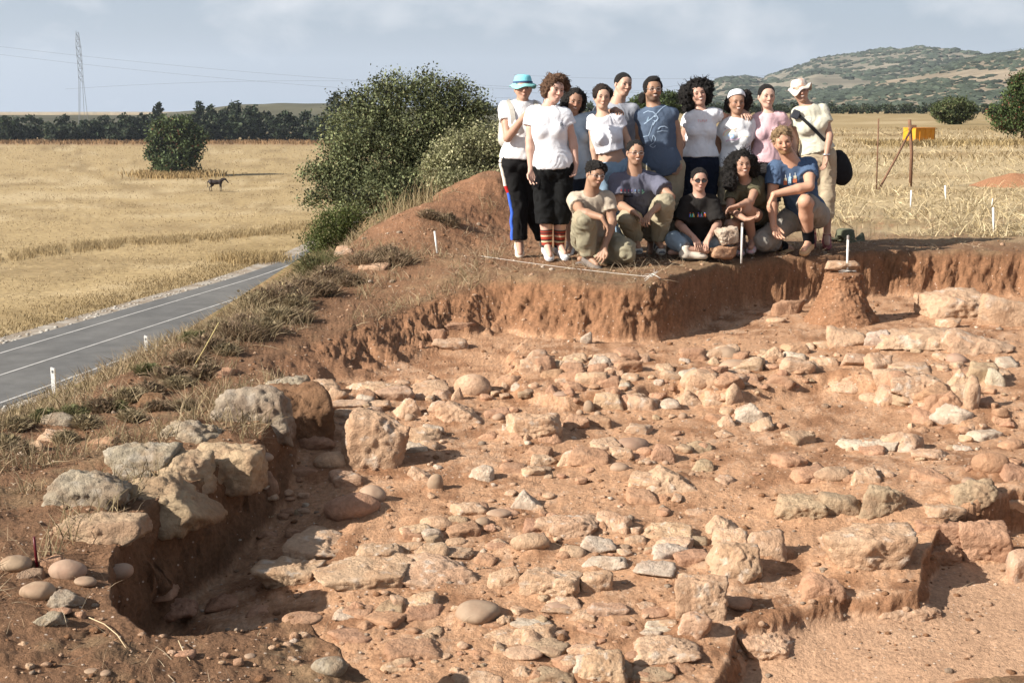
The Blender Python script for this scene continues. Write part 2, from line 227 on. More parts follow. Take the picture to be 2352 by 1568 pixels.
ST = [  # u, v, w, h, shape, tone, depth/width, label
(560, 925, 185, 110, 'a', 'g', .7, 'large grey weathered boulder with a humped top on the trench edge'),
(445, 985, 200, 85, 'a', 'g', .8, 'pale slab leaning against the front of the humped grey boulder'),
(672, 935, 170, 150, 'b', 's', .9, 'dark earth covered boulder with a shaded right side at the head of the pit'),
(650, 885, 115, 55, 'a', 'g', .8, 'pale grey stone poking out behind the humped boulder'),
(308, 1045, 175, 95, 'a', 'g', .8, 'rounded pitted grey boulder in the stone line along the pit'),
(180, 1115, 190, 115, 'a', 'g', .8, 'squat lichen grey boulder left of the pitted boulder'),
(510, 1055, 165, 100, 'b', 'y', .9, 'flat topped ledge stone jutting over the upper end of the pit'),
(400, 1065, 150, 90, 'a', 'y', .9, 'cracked tan stone wedged left of the jutting ledge stone'),
(355, 1132, 225, 125, 'a', 'y', .8, 'rough earthy boulder with a bright broken patch overhanging the pit'),
(300, 1090, 90, 38, 's', 'g', .6, 'narrow grey slab tucked behind the rough earthy boulder'),
(205, 1208, 215, 96, 'a', 'y', .7, 'long smooth tan slab half sunk at the pit corner'),
(125, 962, 82, 48, 'r', 'g', .7, 'grey boulder in the grass above the small rust coloured stone'),
(115, 1000, 62, 36, 'a', 'p', .7, 'small slanted tan stone in the grass below a grey boulder'),
(80, 1024, 42, 42, 'a', 'p', .8, 'chunky pale stone with a flat face at the left grass edge'),
(48, 1040, 22, 16, 'a', 'w', .8, 'tiny white stone at the left grass edge'),
(500, 855, 86, 36, 's', 'o', .7, 'flat orange slab lying in dry grass above the pit'),
(395, 855, 32, 36, 'a', 'o', .8, 'small orange stone standing in dry grass'),
(340, 915, 60, 34, 'a', 's', .8, 'dusty brown stone half buried in the bank'),
(230, 1010, 60, 24, 'a', 'o', .8, 'flat pinkish stone on the bank left of the grey boulders'),
(858, 613, 72, 22, 's', 'p', .7, 'pinkish slab lying on the slope below the spoil heap'),
(787, 577, 46, 28, 'a', 'p', .7, 'pale stone at the foot of the green feathery bush'),
(25, 1294, 74, 52, 'r', 'c', .8, 'brown boulder cut by the left edge beside the red peg'),
(108, 1288, 60, 40, 'a', 'o', .8, 'orange stone right behind the red peg'),
(146, 1306, 84, 60, 'r', 'c', .7, 'brown wedge shaped cobble right of the red peg'),
(60, 1318, 62, 34, 'a', 'c', .8, 'rough tan stone in front of the red peg'),
(76, 1356, 78, 56, 'r', 'c', .8, 'egg shaped tan cobble lowest on the left of the peg pile'),
(143, 1376, 76, 54, 'a', 'g', .8, 'grey flat faced stone in the peg pile'),
(100, 1422, 72, 44, 'a', 'g', .8, 'grey brown stone at the bottom of the peg pile'),
(130, 1405, 50, 26, 'a', 'o', .8, 'orange stone between the grey ones of the peg pile'),
(190, 1335, 52, 30, 'r', 'c', .8, 'small brown cobble at the right of the peg pile'),
(180, 1412, 26, 22, 'a', 'o', .8, 'tiny orange stone near the pit rim'),
(262, 1310, 70, 48, 'r', 'c', .8, 'brown stone sticking out of the left pit wall'),
(375, 1400, 120, 60, 'a', 'o', .8, 'shaded stone low on the pit floor'),
(350, 1360, 90, 40, 'a', 'o', .8, 'shaded flat stone against the pit wall'),
(420, 1502, 46, 24, 's', 'o', .8, 'flat reddish stone on the near baulk'),
(572, 1506, 26, 18, 'r', 'c', .9, 'small round brown pebble on the near baulk'),
(205, 1540, 30, 18, 'r', 'c', .9, 'small tan pebble low on the near baulk'),
(235, 1545, 32, 20, 'r', 'c', .9, 'small brown pebble low on the near baulk'),
(860, 1008, 152, 154, 'b', 'p', .34, 'tall squared limestone block with tool marks standing upright'),
(835, 945, 80, 30, 'a', 'p', .8, 'stone behind the top of the standing block'),
(700, 1016, 132, 40, 's', 'o', .45, 'long flat slab lying left of the standing block'),
(765, 1056, 97, 54, 'r', 'p', .8, 'pitted whitish boulder at the foot of the standing block'),
(688, 1082, 84, 36, 's', 'o', .7, 'flat tan stone left of the pitted whitish boulder'),
(790, 1098, 86, 44, 's', 'p', .7, 'flat stone under the pitted whitish boulder'),
(612, 1096, 46, 50, 'a', 'o', .9, 'triangular orange stone by the upper right of the pit'),
(600, 1045, 50, 24, 'r', 'c', .8, 'dusty cobble behind the triangular orange stone'),
(852, 1132, 66, 52, 'r', 'c', .8, 'grey brown cobble behind the big rounded boulder'),
(803, 1160, 126, 86, 'r', 'o', .8, 'big rounded boulder at the right rim of the pit'),
(735, 888, 84, 44, 'a', 'p', .8, 'broken pale stone right of the dark earth covered boulder'),
(770, 905, 50, 36, 'a', 'p', .8, 'jagged pale stone second from the dark boulder'),
(795, 928, 104, 28, 's', 'p', .6, 'low grey topped slab behind the standing block'),
(862, 892, 150, 34, 's', 'p', .5, 'long low pale slab at the edge of the bare floor'),
(840, 910, 44, 34, 'a', 'o', .8, 'small block in front of the long low slab'),
(905, 905, 90, 38, 's', 'p', .7, 'broad flat stone in front of the long low slab'),
(868, 930, 52, 26, 'a', 'p', .8, 'knobbly pale stone behind the block'),
(935, 938, 76, 56, 't', 'p', .8, 'wedge of pale stone right behind the standing block'),
(940, 958, 24, 22, 'r', 'c', .9, 'round pebble in the gap right of the standing block'),
(970, 1000, 88, 52, 'a', 'p', .7, 'orange pink boulder right of the standing block'),
(945, 1028, 70, 32, 'a', 'w', .6, 'whitish stone under the orange pink boulder'),
(985, 890, 90, 42, 'a', 'p', .8, 'lumpy pale stone row end left of the cracked dome'),
(1085, 883, 84, 62, 'r', 'p', .8, 'cracked dome of pale rock in the middle of the floor'),
(1050, 905, 30, 34, 't', 'p', .8, 'thin pointed stone left of the cracked dome'),
(1012, 905, 50, 28, 'a', 'p', .8, 'small lump between pale stones'),
(1045, 945, 115, 62, 'a', 'p', .7, 'broad rough boulder below the cracked dome'),
(1005, 935, 44, 34, 'a', 'p', .8, 'small boulder left of the broad rough one'),
(1140, 950, 60, 32, 'a', 'o', .8, 'low orange stone right of the broad rough boulder'),
(1145, 957, 30, 22, 'r', 'c', .9, 'grey pebble in front of the low orange stone'),
(1230, 978, 122, 72, 'b', 'p', .7, 'flat faced pale boulder set in the bank'),
(1322, 970, 64, 42, 'a', 'o', .8, 'dusty boulder right of the flat faced one'),
(1400, 922, 72, 44, 'b', 'p', .6, 'pale rectangular block in the rubble bank'),
(1372, 967, 70, 34, 'a', 'o', .8, 'low dusty stone under the rectangular block'),
(1353, 933, 26, 34, 'r', 'c', .9, 'upright brown pebble left of the rectangular block'),
(1332, 947, 17, 17, 'r', 'c', .9, 'small round pebble left of the upright brown one'),
(1374, 950, 17, 16, 'r', 'c', .9, 'small round pebble below the rectangular block'),
(1290, 905, 40, 18, 'r', 'c', .9, 'grey cobble in the rubble slope'),
(1185, 888, 26, 20, 'a', 'w', .8, 'bright white chip at the left end of the rubble'),
(1435, 886, 24, 18, 'a', 'w', .8, 'bright white chip above the rectangular block'),
(1513, 878, 26, 18, 'a', 'w', .8, 'square white chip between the rubble stones'),
(1537, 927, 52, 28, 'a', 'w', .7, 'larger white stone with a ragged top'),
(1585, 915, 70, 44, 't', 'p', .8, 'pointed earthy stone below the large round boulder'),
(1612, 872, 88, 62, 'r', 'p', .8, 'large round boulder in the rubble strip'),
(1695, 836, 76, 28, 'r', 'c', .7, 'flat grey cobble lying on the rubble'),
(1740, 832, 28, 20, 't', 'o', .8, 'small pointed brown stone right of the flat grey cobble'),
(1700, 857, 60, 20, 's', 'p', .6, 'flat pale stone under the grey cobble'),
(1662, 808, 92, 32, 'a', 'p', .6, 'long pale boulder at the top of the rubble strip'),
(1685, 905, 48, 58, 'a', 'p', .8, 'upright pale stone below the grey cobble'),
(1672, 966, 52, 38, 't', 'p', .9, 'faceted pale stone sitting alone on the slope'),
(1570, 955, 20, 20, 'r', 'c', .9, 'round pebble under the pointed earthy stone'),
(1000, 1105, 36, 44, 'r', 'c', .6, 'upright oval cobble right of the standing block shadow'),
(965, 1088, 60, 36, 'a', 'p', .8, 'pale lump left of the upright oval cobble'),
(1105, 1086, 62, 46, 'a', 'w', .8, 'round whitish weathered stone in the middle floor'),
(1180, 1075, 62, 30, 'a', 'o', .8, 'earthy lump right of the whitish weathered stone'),
(1245, 1056, 62, 28, 's', 'p', .7, 'flat stone over a dark hollow'),
(1245, 1078, 50, 18, 's', 'c', .7, 'thin grey slab in front of the dark hollow'),
(1207, 1146, 72, 56, 't', 'w', .8, 'pointed cream coloured stone in the middle floor'),
(1357, 1048, 92, 50, 's', 'o', .9, 'smooth sloping boulder shaped like a loaf'),
(1430, 1042, 56, 32, 'b', 'p', .7, 'small block beside the loaf shaped boulder'),
(1520, 1040, 60, 50, 'a', 'o', .9, 'earthy stump of rock above the big triangular boulder'),
(1490, 1062, 16, 14, 'r', 'c', .9, 'tiny pebble left above the triangular boulder'),
(1530, 1062, 16, 14, 'r', 'c', .9, 'tiny pebble on the triangular boulder'),
(1535, 1102, 150, 78, 't', 'p', .8, 'big triangular boulder in the middle floor'),
(1322, 1212, 112, 62, 'b', 'p', .8, 'flat topped block with an undercut earthy face'),
(1408, 1202, 102, 68, 'a', 'p', .9, 'smooth slanting boulder right of the undercut block'),
(1540, 1220, 112, 48, 'a', 'p', .7, 'low lumpy boulder left of the cast shadow'),
(1218, 1243, 90, 52, 'r', 'p', .6, 'curved pale ridge stone above the slab pavement'),
(1145, 1245, 50, 28, 't', 'p', .8, 'small pointed stone left of the curved ridge stone'),
(1110, 1264, 22, 16, 't', 'w', .9, 'tiny white pyramid shaped stone above the pavement'),
(1004, 1200, 80, 44, 'r', 'p', .8, 'rounded flat topped stone above the pavement'),
(1062, 1215, 36, 28, 'a', 'o', .8, 'small orange stone near the rounded flat topped one'),
(1108, 1197, 36, 28, 'r', 'c', .9, 'brown dome shaped cobble'),
(712, 1222, 62, 22, 'r', 'o', .7, 'small rounded stone behind the top paving slab'),
(605, 1282, 32, 22, 'r', 'o', .9, 'small dome of stone at the end of the top slab'),
(725, 1262, 165, 68, 's', 'p', 1.2, 'uppermost paving slab by the right rim of the pit'),
(655, 1318, 150, 78, 'b', 'p', .7, 'tilted paving slab with a broken shaded end'),
(868, 1268, 112, 50, 's', 'p', .8, 'ragged slab behind the cracked paving slab'),
(820, 1325, 215, 88, 's', 'p', .9, 'large cracked paving slab in the middle of the pavement'),
(1008, 1316, 190, 88, 's', 'p', .9, 'large smooth paving slab right of the cracked one'),
(935, 1254, 70, 26, 's', 'p', .6, 'narrow stone behind the smooth paving slab'),
(1020, 1272, 130, 24, 's', 'p', .5, 'low pale strip of rock behind the smooth paving slab'),
(1155, 1325, 84, 54, 'a', 'p', .8, 'crumbling pale stone right of the smooth paving slab'),
(1267, 1334, 132, 84, 'b', 'p', .7, 'long squared boulder with striped top in the front row'),
(1372, 1335, 74, 62, 'b', 'p', .8, 'squarish boulder touching the striped one'),
(1393, 1290, 100, 40, 'a', 'w', .6, 'chalky white ridge stone'),
(1510, 1308, 96, 52, 'a', 'w', .8, 'boulder with a chalky white seam'),
(1618, 1372, 116, 125, 'b', 'p', .7, 'tall rugged boulder at the corner of the lower pit'),
(1690, 1288, 130, 112, 'a', 'p', .8, 'big faceted boulder throwing a dark shadow'),
(1662, 1205, 78, 54, 't', 'p', .9, 'pointed boulder above the big faceted one'),
(1765, 1252, 86, 82, 'a', 'p', .8, 'broad flat faced boulder right of the faceted one'),
(1700, 1385, 66, 46, 'r', 'o', .9, 'smooth oval boulder in the shade below the faceted one'),
(1597, 1435, 70, 76, 'b', 'p', .8, 'upright block under the rugged boulder'),
(1537, 1492, 152, 76, 'a', 'p', .7, 'long rough boulder at the bottom of the front row'),
(1770, 1480, 135, 100, 's', 'p', .9, 'flat slab half in shade on the lower pit floor'),
(1380, 1528, 118, 92, 'a', 'p', .8, 'faceted boulder with a shaded right end at the bottom edge'),
(1262, 1545, 110, 56, 'a', 'y', .8, 'yellowish boulder cut by the bottom edge'),
(1500, 1552, 105, 40, 'r', 'y', .8, 'pale boulder at the bottom edge under the long rough one'),
(1200, 1500, 92, 42, 'r', 'p', .8, 'oval boulder left of the faceted bottom boulder'),
(1168, 1465, 116, 36, 's', 'p', .8, 'flat leaf shaped stone near the bottom'),
(957, 1496, 145, 56, 's', 'o', .7, 'smooth tongue shaped slab near the bottom'),
(805, 1464, 108, 48, 's', 'o', .7, 'triangular slab above the tongue shaped one'),
(1095, 1403, 104, 78, 'r', 'c', .9, 'round grey brown boulder standing on the floor'),
(1160, 1425, 40, 28, 'a', 'p', .8, 'small pale stone right of the round boulder'),
(962, 1375, 86, 50, 'a', 'p', .8, 'knobbly block under the smooth paving slab'),
(915, 1380, 38, 34, 'b', 'p', .8, 'small cube of stone left of the knobbly block'),
(515, 1380, 92, 52, 't', 'o', .9, 'orange stone at the sunlit edge of the pit floor'),
(590, 1402, 60, 30, 'a', 'o', .8, 'low pale stone right of the sunlit pit stone'),
(690, 1420, 90, 42, 'r', 'o', .8, 'rounded orange stone at the end of the near baulk'),
(752, 1530, 84, 66, 'r', 'g', .8, 'dusty grey boulder in the near baulk'),
(1290, 1400, 90, 28, 's', 'p', .7, 'low flat stone in the front centre'),
(1395, 1400, 110, 36, 's', 'p', .7, 'rough pale stone below the squarish boulder'),
(1340, 1412, 60, 26, 'a', 'p', .8, 'ragged small stone below the striped boulder'),
(1508, 1406, 66, 34, 'r', 'o', .9, 'oval stone with a smooth back'),
(1520, 1440, 76, 30, 'a', 'w', .8, 'white flaking stone in the front row'),
(800, 1412, 80, 24, 'a', 'w', .8, 'whitish crumbling patch of rock below the paving'),
(1110, 1560, 90, 34, 'a', 'p', .8, 'low stone cut by the bottom edge left of centre'),
(2012, 1262, 212, 118, 'b', 'p', .55, 'largest squared boulder on the edge of the lower pit'),
(2095, 1402, 160, 56, 'a', 'p', .45, 'long half buried boulder below the largest one'),
(1893, 1345, 92, 76, 'a', 'o', .8, 'crumbling earthy rock left below the largest boulder'),
(1845, 1163, 124, 64, 'b', 'y', .7, 'leftmost boulder of the yellowish cluster on the right of the dig'),
(1935, 1160, 84, 66, 'b', 'y', .7, 'middle boulder of the yellowish cluster on the right of the dig'),
(2035, 1150, 112, 92, 'a', 'y', .7, 'rightmost and tallest boulder of the yellowish cluster'),
(1920, 1088, 84, 46, 'r', 'y', .8, 'greenish dome behind the boulder cluster'),
(1990, 1092, 70, 44, 'a', 'p', .8, 'pale rock behind the right of the cluster'),
(2245, 1132, 112, 78, 'a', 'y', .8, 'yellowish boulder on top of the right stone wall'),
(2180, 1172, 84, 44, 's', 'p', .8, 'pink flat stone on top of the right stone wall'),
(2330, 1168, 70, 70, 'b', 'p', .8, 'pale block at the right edge on the wall'),
(2165, 1220, 120, 58, 'b', 'o', .5, 'upper left stone in the face of the right wall'),
(2168, 1275, 112, 62, 'b', 'o', .5, 'lower left stone in the face of the right wall'),
(2275, 1245, 124, 115, 'b', 'o', .5, 'tall stone in the face of the right wall'),
(2345, 1300, 50, 90, 'b', 'p', .8, 'pale upright stone cut by the right edge'),
(2285, 1062, 82, 66, 'r', 'o', .8, 'round pinkish boulder near the right edge'),
(2232, 1105, 34, 22, 'r', 'c', .9, 'small grey cobble beside the yellowish boulder'),
(2150, 1045, 90, 34, 's', 'p', .7, 'low pale slab left of the round pinkish boulder'),
(2215, 1030, 44, 16, 's', 'w', .6, 'thin white sliver above the round pinkish boulder'),
(2000, 1022, 132, 36, 's', 'w', .6, 'long whitish slab on the middle right slope'),
(1838, 1010, 52, 18, 's', 'o', .7, 'small flat slab left of the long whitish one'),
(1952, 776, 84, 52, 'b', 'p', .9, 'square boulder in front of the earth pillar'),
(2018, 778, 56, 48, 'a', 'w', .8, 'whitish boulder right of the square one'),
(1900, 792, 54, 22, 'b', 'p', .8, 'small squared slab left of the square boulder'),
(2135, 782, 220, 62, 's', 'p', .7, 'long cracked bedrock slab at the upper right'),
(2270, 788, 180, 70, 's', 'p', .7, 'grey pink bedrock slab against the right edge'),
(2200, 700, 150, 80, 'b', 'p', .7, 'large raised block in the upper right corner of the dig'),
(2315, 712, 110, 90, 'b', 'p', .7, 'right half of the raised block beside the frame edge'),
(2188, 742, 56, 24, 's', 'p', .7, 'small slab leaning below the raised block'),
(2105, 846, 98, 34, 's', 'p', .8, 'upper of two stacked stones on the right slope'),
(2112, 886, 112, 56, 'b', 'p', .8, 'lower of two stacked stones on the right slope'),
(2236, 905, 34, 92, 'b', 'p', .8, 'narrow upright stone on the right slope'),
(2210, 872, 56, 52, 't', 'p', .8, 'slanting stone left of the narrow upright one'),
(2290, 866, 46, 48, 'a', 'w', .8, 'whitish stone right of the narrow upright one'),
(1832, 842, 84, 44, 'b', 'p', .8, 'tilted block at the right of the rubble strip'),
(1900, 830, 66, 30, 's', 'p', .8, 'flat stone in the upper right rubble'),
(1970, 828, 66, 34, 'a', 'p', .8, 'pinkish stone right of the flat rubble stone'),
(1960, 880, 110, 56, 'a', 'p', .7, 'crumbly whitish outcrop on the right slope'),
(1815, 706, 74, 40, 's', 'o', .5, 'triangular slab leaning in the shaded recess'),
(1785, 735, 44, 18, 'r', 'p', .8, 'low rounded stone in front of the recess'),
(985, 768, 76, 26, 'b', 'o', .5, 'brick shaped stone in the bare back corner'),
(1030, 790, 86, 34, 'a', 'p', .6, 'broken whitish stone with a dark shaded end in the back corner'),
(1056, 748, 72, 20, 's', 'o', .4, 'flat stone set in the foot of the back wall'),
(968, 792, 9, 22, 's', 'o', .8, 'thin upright sliver beside the broken stone'),
(1347, 776, 26, 32, 'a', 'w', .7, 'pale stone lodged in the foot of the back wall'),
]
# soil banked up round the stones
SK = []
def skirt(u, v, w, h, sh, tone, dr, *a):
    P = drop_px(u, v+h*.42); s = pxm(P); W_ = w/s; D_ = W_*dr; tl = (CAM_H-P[2])/math.hypot(P[0], P[1])
    H_ = max((h/s-D_*tl*.9), .30*min(W_, h/s*1.2), .25*h/s); SK.append((P[0], P[1]+D_*.5, W_*.5, D_*.5, min(H_, .12)))
for s_ in ST:
    if s_[2] > 30 and s_[0] != 858 and s_[4] != 't' or s_[2] > 90: skirt(*s_)
height0 = height
def height(x, y, fine=True):
    r = height0(x, y); x = np.asarray(x, float); y = np.asarray(y, float); i = np.where((np.abs(x) < 5) & (y < 13) & (y > 3))[0]
    if len(i):
        a, b = x[i], y[i]; q = np.zeros(len(i)); o = np.argsort(a); sa = a[o]
        for k_, (cx, cy, hw, hd, H_) in enumerate(SK):
            l, h_ = np.searchsorted(sa, [cx-hw*2, cx+hw*2]); j = o[l:h_]
            if len(j):
                d = ((a[j]-cx)/(hw*1.25))**2+((b[j]-cy)/(hd*1.35))**2; q[j] = np.maximum(q[j], H_*(.34+.12*math.sin(k_*2.3))*np.exp(-d**1.5))
        r[0][i] += q*(1+.35*fbm(gpts(a, b), 8, 2))
    return r
# fan of columns; rows placed where the ground takes up room in the view
cols = np.radians(np.concatenate([np.linspace(-85, -26, 50), np.linspace(-25.5, 25.5, 900), np.linspace(26, 85, 50)]))
NR = 700; rs = np.exp(np.linspace(math.log(1.8), math.log(4500), 1700))
sub = np.unique(np.concatenate([np.arange(0, len(cols), 5), [len(cols)-1]]))
A_, R_ = np.meshgrid(cols[sub], rs, indexing='ij')
Hs = height((R_*np.sin(A_)).ravel(), (R_*np.cos(A_)).ravel())[0].reshape(A_.shape)
dz = np.diff(Hs, axis=1); dr = np.diff(rs)[None]; rm = rs[:-1][None]; phi = (CAM_H-Hs[:, :-1])/rm
dl = np.abs(dr*phi/rm)+np.abs(dz)/rm*1.1*((Hs[:, :-1] > -1.6) & (rm < 20))+.012*dr/rm*sst(500, 60, rm)
kk = np.hanning(27)[1:-1]; kk /= kk.sum(); dl = np.apply_along_axis(lambda c_: np.convolve(np.pad(c_, 12, mode='edge'), kk, 'valid'), 0, dl)
cum = np.concatenate([np.zeros((len(sub), 1)), np.cumsum(dl, 1)], 1); cum /= cum[:, -1:]
rows = np.stack([np.interp(np.linspace(0, 1, NR), cum[i], rs) for i in range(len(sub))])
rows = np.stack([np.interp(np.arange(len(cols)), sub, rows[:, j]) for j in range(NR)], 1)
k5 = np.ones(5)/5
AA = np.repeat(cols[:, None], NR, 1); GX = (rows*np.sin(AA)).ravel(); GY = (rows*np.cos(AA)).ravel()
GZ, GD, GDROP, GWALL, GEDGE = height(GX, GY)
V = np.stack([GX, GY, GZ], 1); nc = len(cols)
idx = np.arange(nc*NR).reshape(nc, NR)
FQ = np.stack([idx[:-1, :-1], idx[1:, :-1], idx[1:, 1:], idx[:-1, 1:]], -1).reshape(-1, 4)
# clods: push the near ground along its normal
Vg = V.reshape(nc, NR, 3); tx = np.gradient(Vg, axis=0); ty = np.gradient(Vg, axis=1); nn = np.cross(tx, ty); nn /= np.linalg.norm(nn, axis=2)[:, :, None]+1e-12
nn[nn[:, :, 2] < 0] *= -1
nn = nn.reshape(-1, 3); nr = np.where((GY < 19) & (GDROP < .2) & (np.abs(GX) < 9))[0]
P = V[nr]; wl = GWALL[nr]; dg = GD[nr]; lowm = (P[:, 2] < -.735)&(P[:, 0] > .9)&(dg>.9)
amp = .007+.020*wl*sst(.85, .5, np.abs(nn[nr, 2]))+.005*(dg < .5); amp = np.where(lowm & (wl < .2), .004, amp)
c1 = fbm(P, 9, 4, .5); c2 = np.abs(fbm(P, 20, 2, .5, seed=2)); c3 = np.maximum(fbm(P*[1, 1, .35], 16, 3, seed=5), 0)
disp = amp*(.9*c1+.5*c2-.2)-wl*.018*c3*sst(.55, .25, np.abs(nn[nr, 2]))+wl*.026*fbm(P*[1, 1, 1.3], 15, 3, .6, seed=8)*(P[:, 1] > 9)
pit = (P[:, 1] < 7.2)*(P[:, 0] < -.8)*wl*sst(.7, .4, np.abs(nn[nr, 2])); disp = disp+pit*(.030*fbm(P, 7, 4, .55, seed=14)+.018*np.abs(fbm(P, 24, 3, seed=15)))
V[nr] = P+nn[nr]*disp[:, None]
# base colours by place (linear)
def mixc(a, b, t): return a*(1-t[:, None])+np.asarray(b)*t[:, None]
C = np.zeros((len(V), 3)); n1 = fbm(V, .9, 4, seed=9); n2 = fbm(V, 5, 4, seed=4); n3 = fbm(V, 22, 3, seed=6)
C[:] = (.255, .140, .078)                                             # brown-red upper soil
C = mixc(C, (.195, .110, .063), sst(.0, .8, n1+.5*n2)*.8)
strawm = sst(-.1, .5, n2*.6+n1*.6+.25*sst(-9, 3, GX)-.25)*(GDROP < .5)
C = mixc(C, (.37, .25, .14), strawm*.55*sst(.2, .0, GD))
flo = sst(.6, 1.0, GD)
CF = np.zeros_like(C); CF[:] = (.57, .325, .185); CF = mixc(CF, (.36, .185, .098), sst(-.1, .7, n2+.4*n1)); CF = mixc(CF, (.64, .425, .28), sst(.1, .8, n3*.7-.5*n2+.3*n1)*.7)
C = C*(1-flo[:, None])+CF*flo[:, None]
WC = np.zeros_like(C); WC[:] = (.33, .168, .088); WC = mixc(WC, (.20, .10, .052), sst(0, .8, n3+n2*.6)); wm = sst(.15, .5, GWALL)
hw = sst(-.5, -.1, GZ); WC = mixc(WC, (.42, .225, .125), (1-hw)*.6)
WC = mixc(WC, (.215, .112, .060), sst(7.6, 6.6, GY)*sst(-.7, -1.1, GX)*.85)  # left pit wall: dark earth, with its shade painted into the colour too
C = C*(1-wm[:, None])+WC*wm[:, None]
mound = np.exp(-(((GX+.5)/1.3)**2+((GY-14.3)/2.2)**2)); C = mixc(C, (.37, .185, .100), np.clip(mound*1.4, 0, 1)*.85*(GD < .3)*sst(-.9, .4, n2))
lowf = (GZ < -.73)*sst(.9, 1, GD)*(GX > .9); C = mixc(C, (.62, .385, .24), lowf*.8)
# open meadow on the plateau: straw with soil showing
mead = sst(12.6, 15.5, GY-.25*n1*4+.25*np.abs(GX-3)*0)*(GDROP < .5)*(np.abs(GX) < 400)*sst(1.2, 2.6, GX+(GY-13)*.12+.6*n2)
far_c = np.zeros_like(C); far_c[:] = (.50, .38, .22); nf = fbm(V*[.25, 1, 1], .35, 4, seed=8)
far_c = mixc(far_c, (.36, .25, .13), sst(-.1, .7, nf)); far_c = mixc(far_c, (.33, .24, .115), sst(45, 120, GY)*.8*sst(-.6, .6, nf+.4)); far_c = mixc(far_c, (.40, .21, .11), sst(.2, .7, n2+.3*n1)*sst(20, 13, GY)*.8)
C = C*(1-mead[:, None])+far_c*mead[:, None]
late = sst(16, 20, GY)*(GDROP < .5)*(1-mead); C = C*(1-late[:, None])+far_c*late[:, None]
# lower field: stubble in faint bands, browner verge by the road
fc = np.zeros_like(C); fc[:] = (.44, .32, .165); b1 = fbm(np.stack([GX*.06+GY*.02, GY*.30-GX*.05, 0*GX], 1), .35, 5, .6, seed=12); b2 = fbm(V, .11, 5, .6, seed=3)
fc = mixc(fc, (.33, .235, .120), sst(-.15, .6, b1*.7+b2*.6)); fc = mixc(fc, (.52, .395, .225), sst(.05, .7, b1*.8-b2*.5)); rx = road_x(GY)
verge = np.exp(-((np.maximum(rx-6-GX, 0))/7)**2)*(GX < rx+3); fc = mixc(fc, (.33, .235, .11), verge*sst(-.5, .6, b2+fbm(V, .5, 3))*.9)
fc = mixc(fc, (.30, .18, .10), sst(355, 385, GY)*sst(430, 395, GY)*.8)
slope = sst(.0, .05, GDROP)*sst(1, .9, GDROP); sc_c = np.zeros_like(C); sc_c[:] = (.26, .165, .085); sc_c = mixc(sc_c, (.17, .14, .06), sst(-.2, .6, n1+n2*.5))
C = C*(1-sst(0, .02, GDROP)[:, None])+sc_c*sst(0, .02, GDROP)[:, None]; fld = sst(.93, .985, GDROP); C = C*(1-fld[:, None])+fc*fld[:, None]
C = np.clip(C*.76, .01, .9)
M_SOIL = mat('soil', attr=True, nscale=44, namp=.36, bump=.9, bscale=60, specks=26, rough=.95, spec=.1)
M_FIELD = mat('stubble_field', attr=True, nscale=2.2, namp=.42, bump=.0, rough=.95, spec=.05, detail=9.0)
M_MEAD = mat('dry_meadow', attr=True, nscale=9, namp=.3, bump=.5, bscale=14, rough=.95, spec=.05, detail=8.0)
fcx, fcy, fcd = V[FQ].mean(1)[:, 0], V[FQ].mean(1)[:, 1], GDROP[FQ].mean(1)
isfield = fcd > .97; ismead = (fcd < .5) & (fcy > 18) & ~isfield
def piece(name, sel, m):
    f = FQ[sel]; u, inv = np.unique(f, return_inverse=True)
    o = obj(name, mesh_np(name, V[u], inv.reshape(-1, 4), m, True, C[u])); o['kind'] = 'structure'; return o
piece('ground', ~isfield & ~ismead, M_SOIL); piece('field', isfield, M_FIELD); piece('meadow', ismead, M_MEAD)
BV = None
# ------------------------------------------------------------ road with painted lines
def strip(name, x0, x1, z, m, y0=8, y1=130, kind='structure', ny=140):
    ys = np.linspace(y0, y1, ny); rxx = road_x(ys); a = np.stack([rxx+x0, ys, 0*ys+FIELD_Z+z], 1); b = np.stack([rxx+x1, ys, 0*ys+FIELD_Z+z], 1)
    v = np.empty((2*ny, 3)); v[0::2] = a; v[1::2] = b; i = np.arange(ny-1)*2
    o = obj(name, mesh_np(name, v, np.stack([i, i+1, i+3, i+2], 1), m)); o['kind'] = kind; return o
M_ASPH = mat('asphalt', (.120, .116, .110), .95, nscale=.9, namp=.22, bump=.2, bscale=40, spec=.1, hue2=(.140, .134, .125))
M_PAINT = mat('road_paint', (.42, .40, .37), .8, nscale=1.5, namp=.30)
M_SHLD = mat('road_shoulder', (.23, .18, .13), .95, nscale=4, namp=.3, hue2=(.33, .29, .24))
strip('road_shoulder', -8.2, 1.0, .03, M_SHLD); strip('road', -7.0, .45, .05, M_ASPH)
for x in (0, -2.95, -5.75): strip('road_line', x-.06, x+.06, .062, M_PAINT)
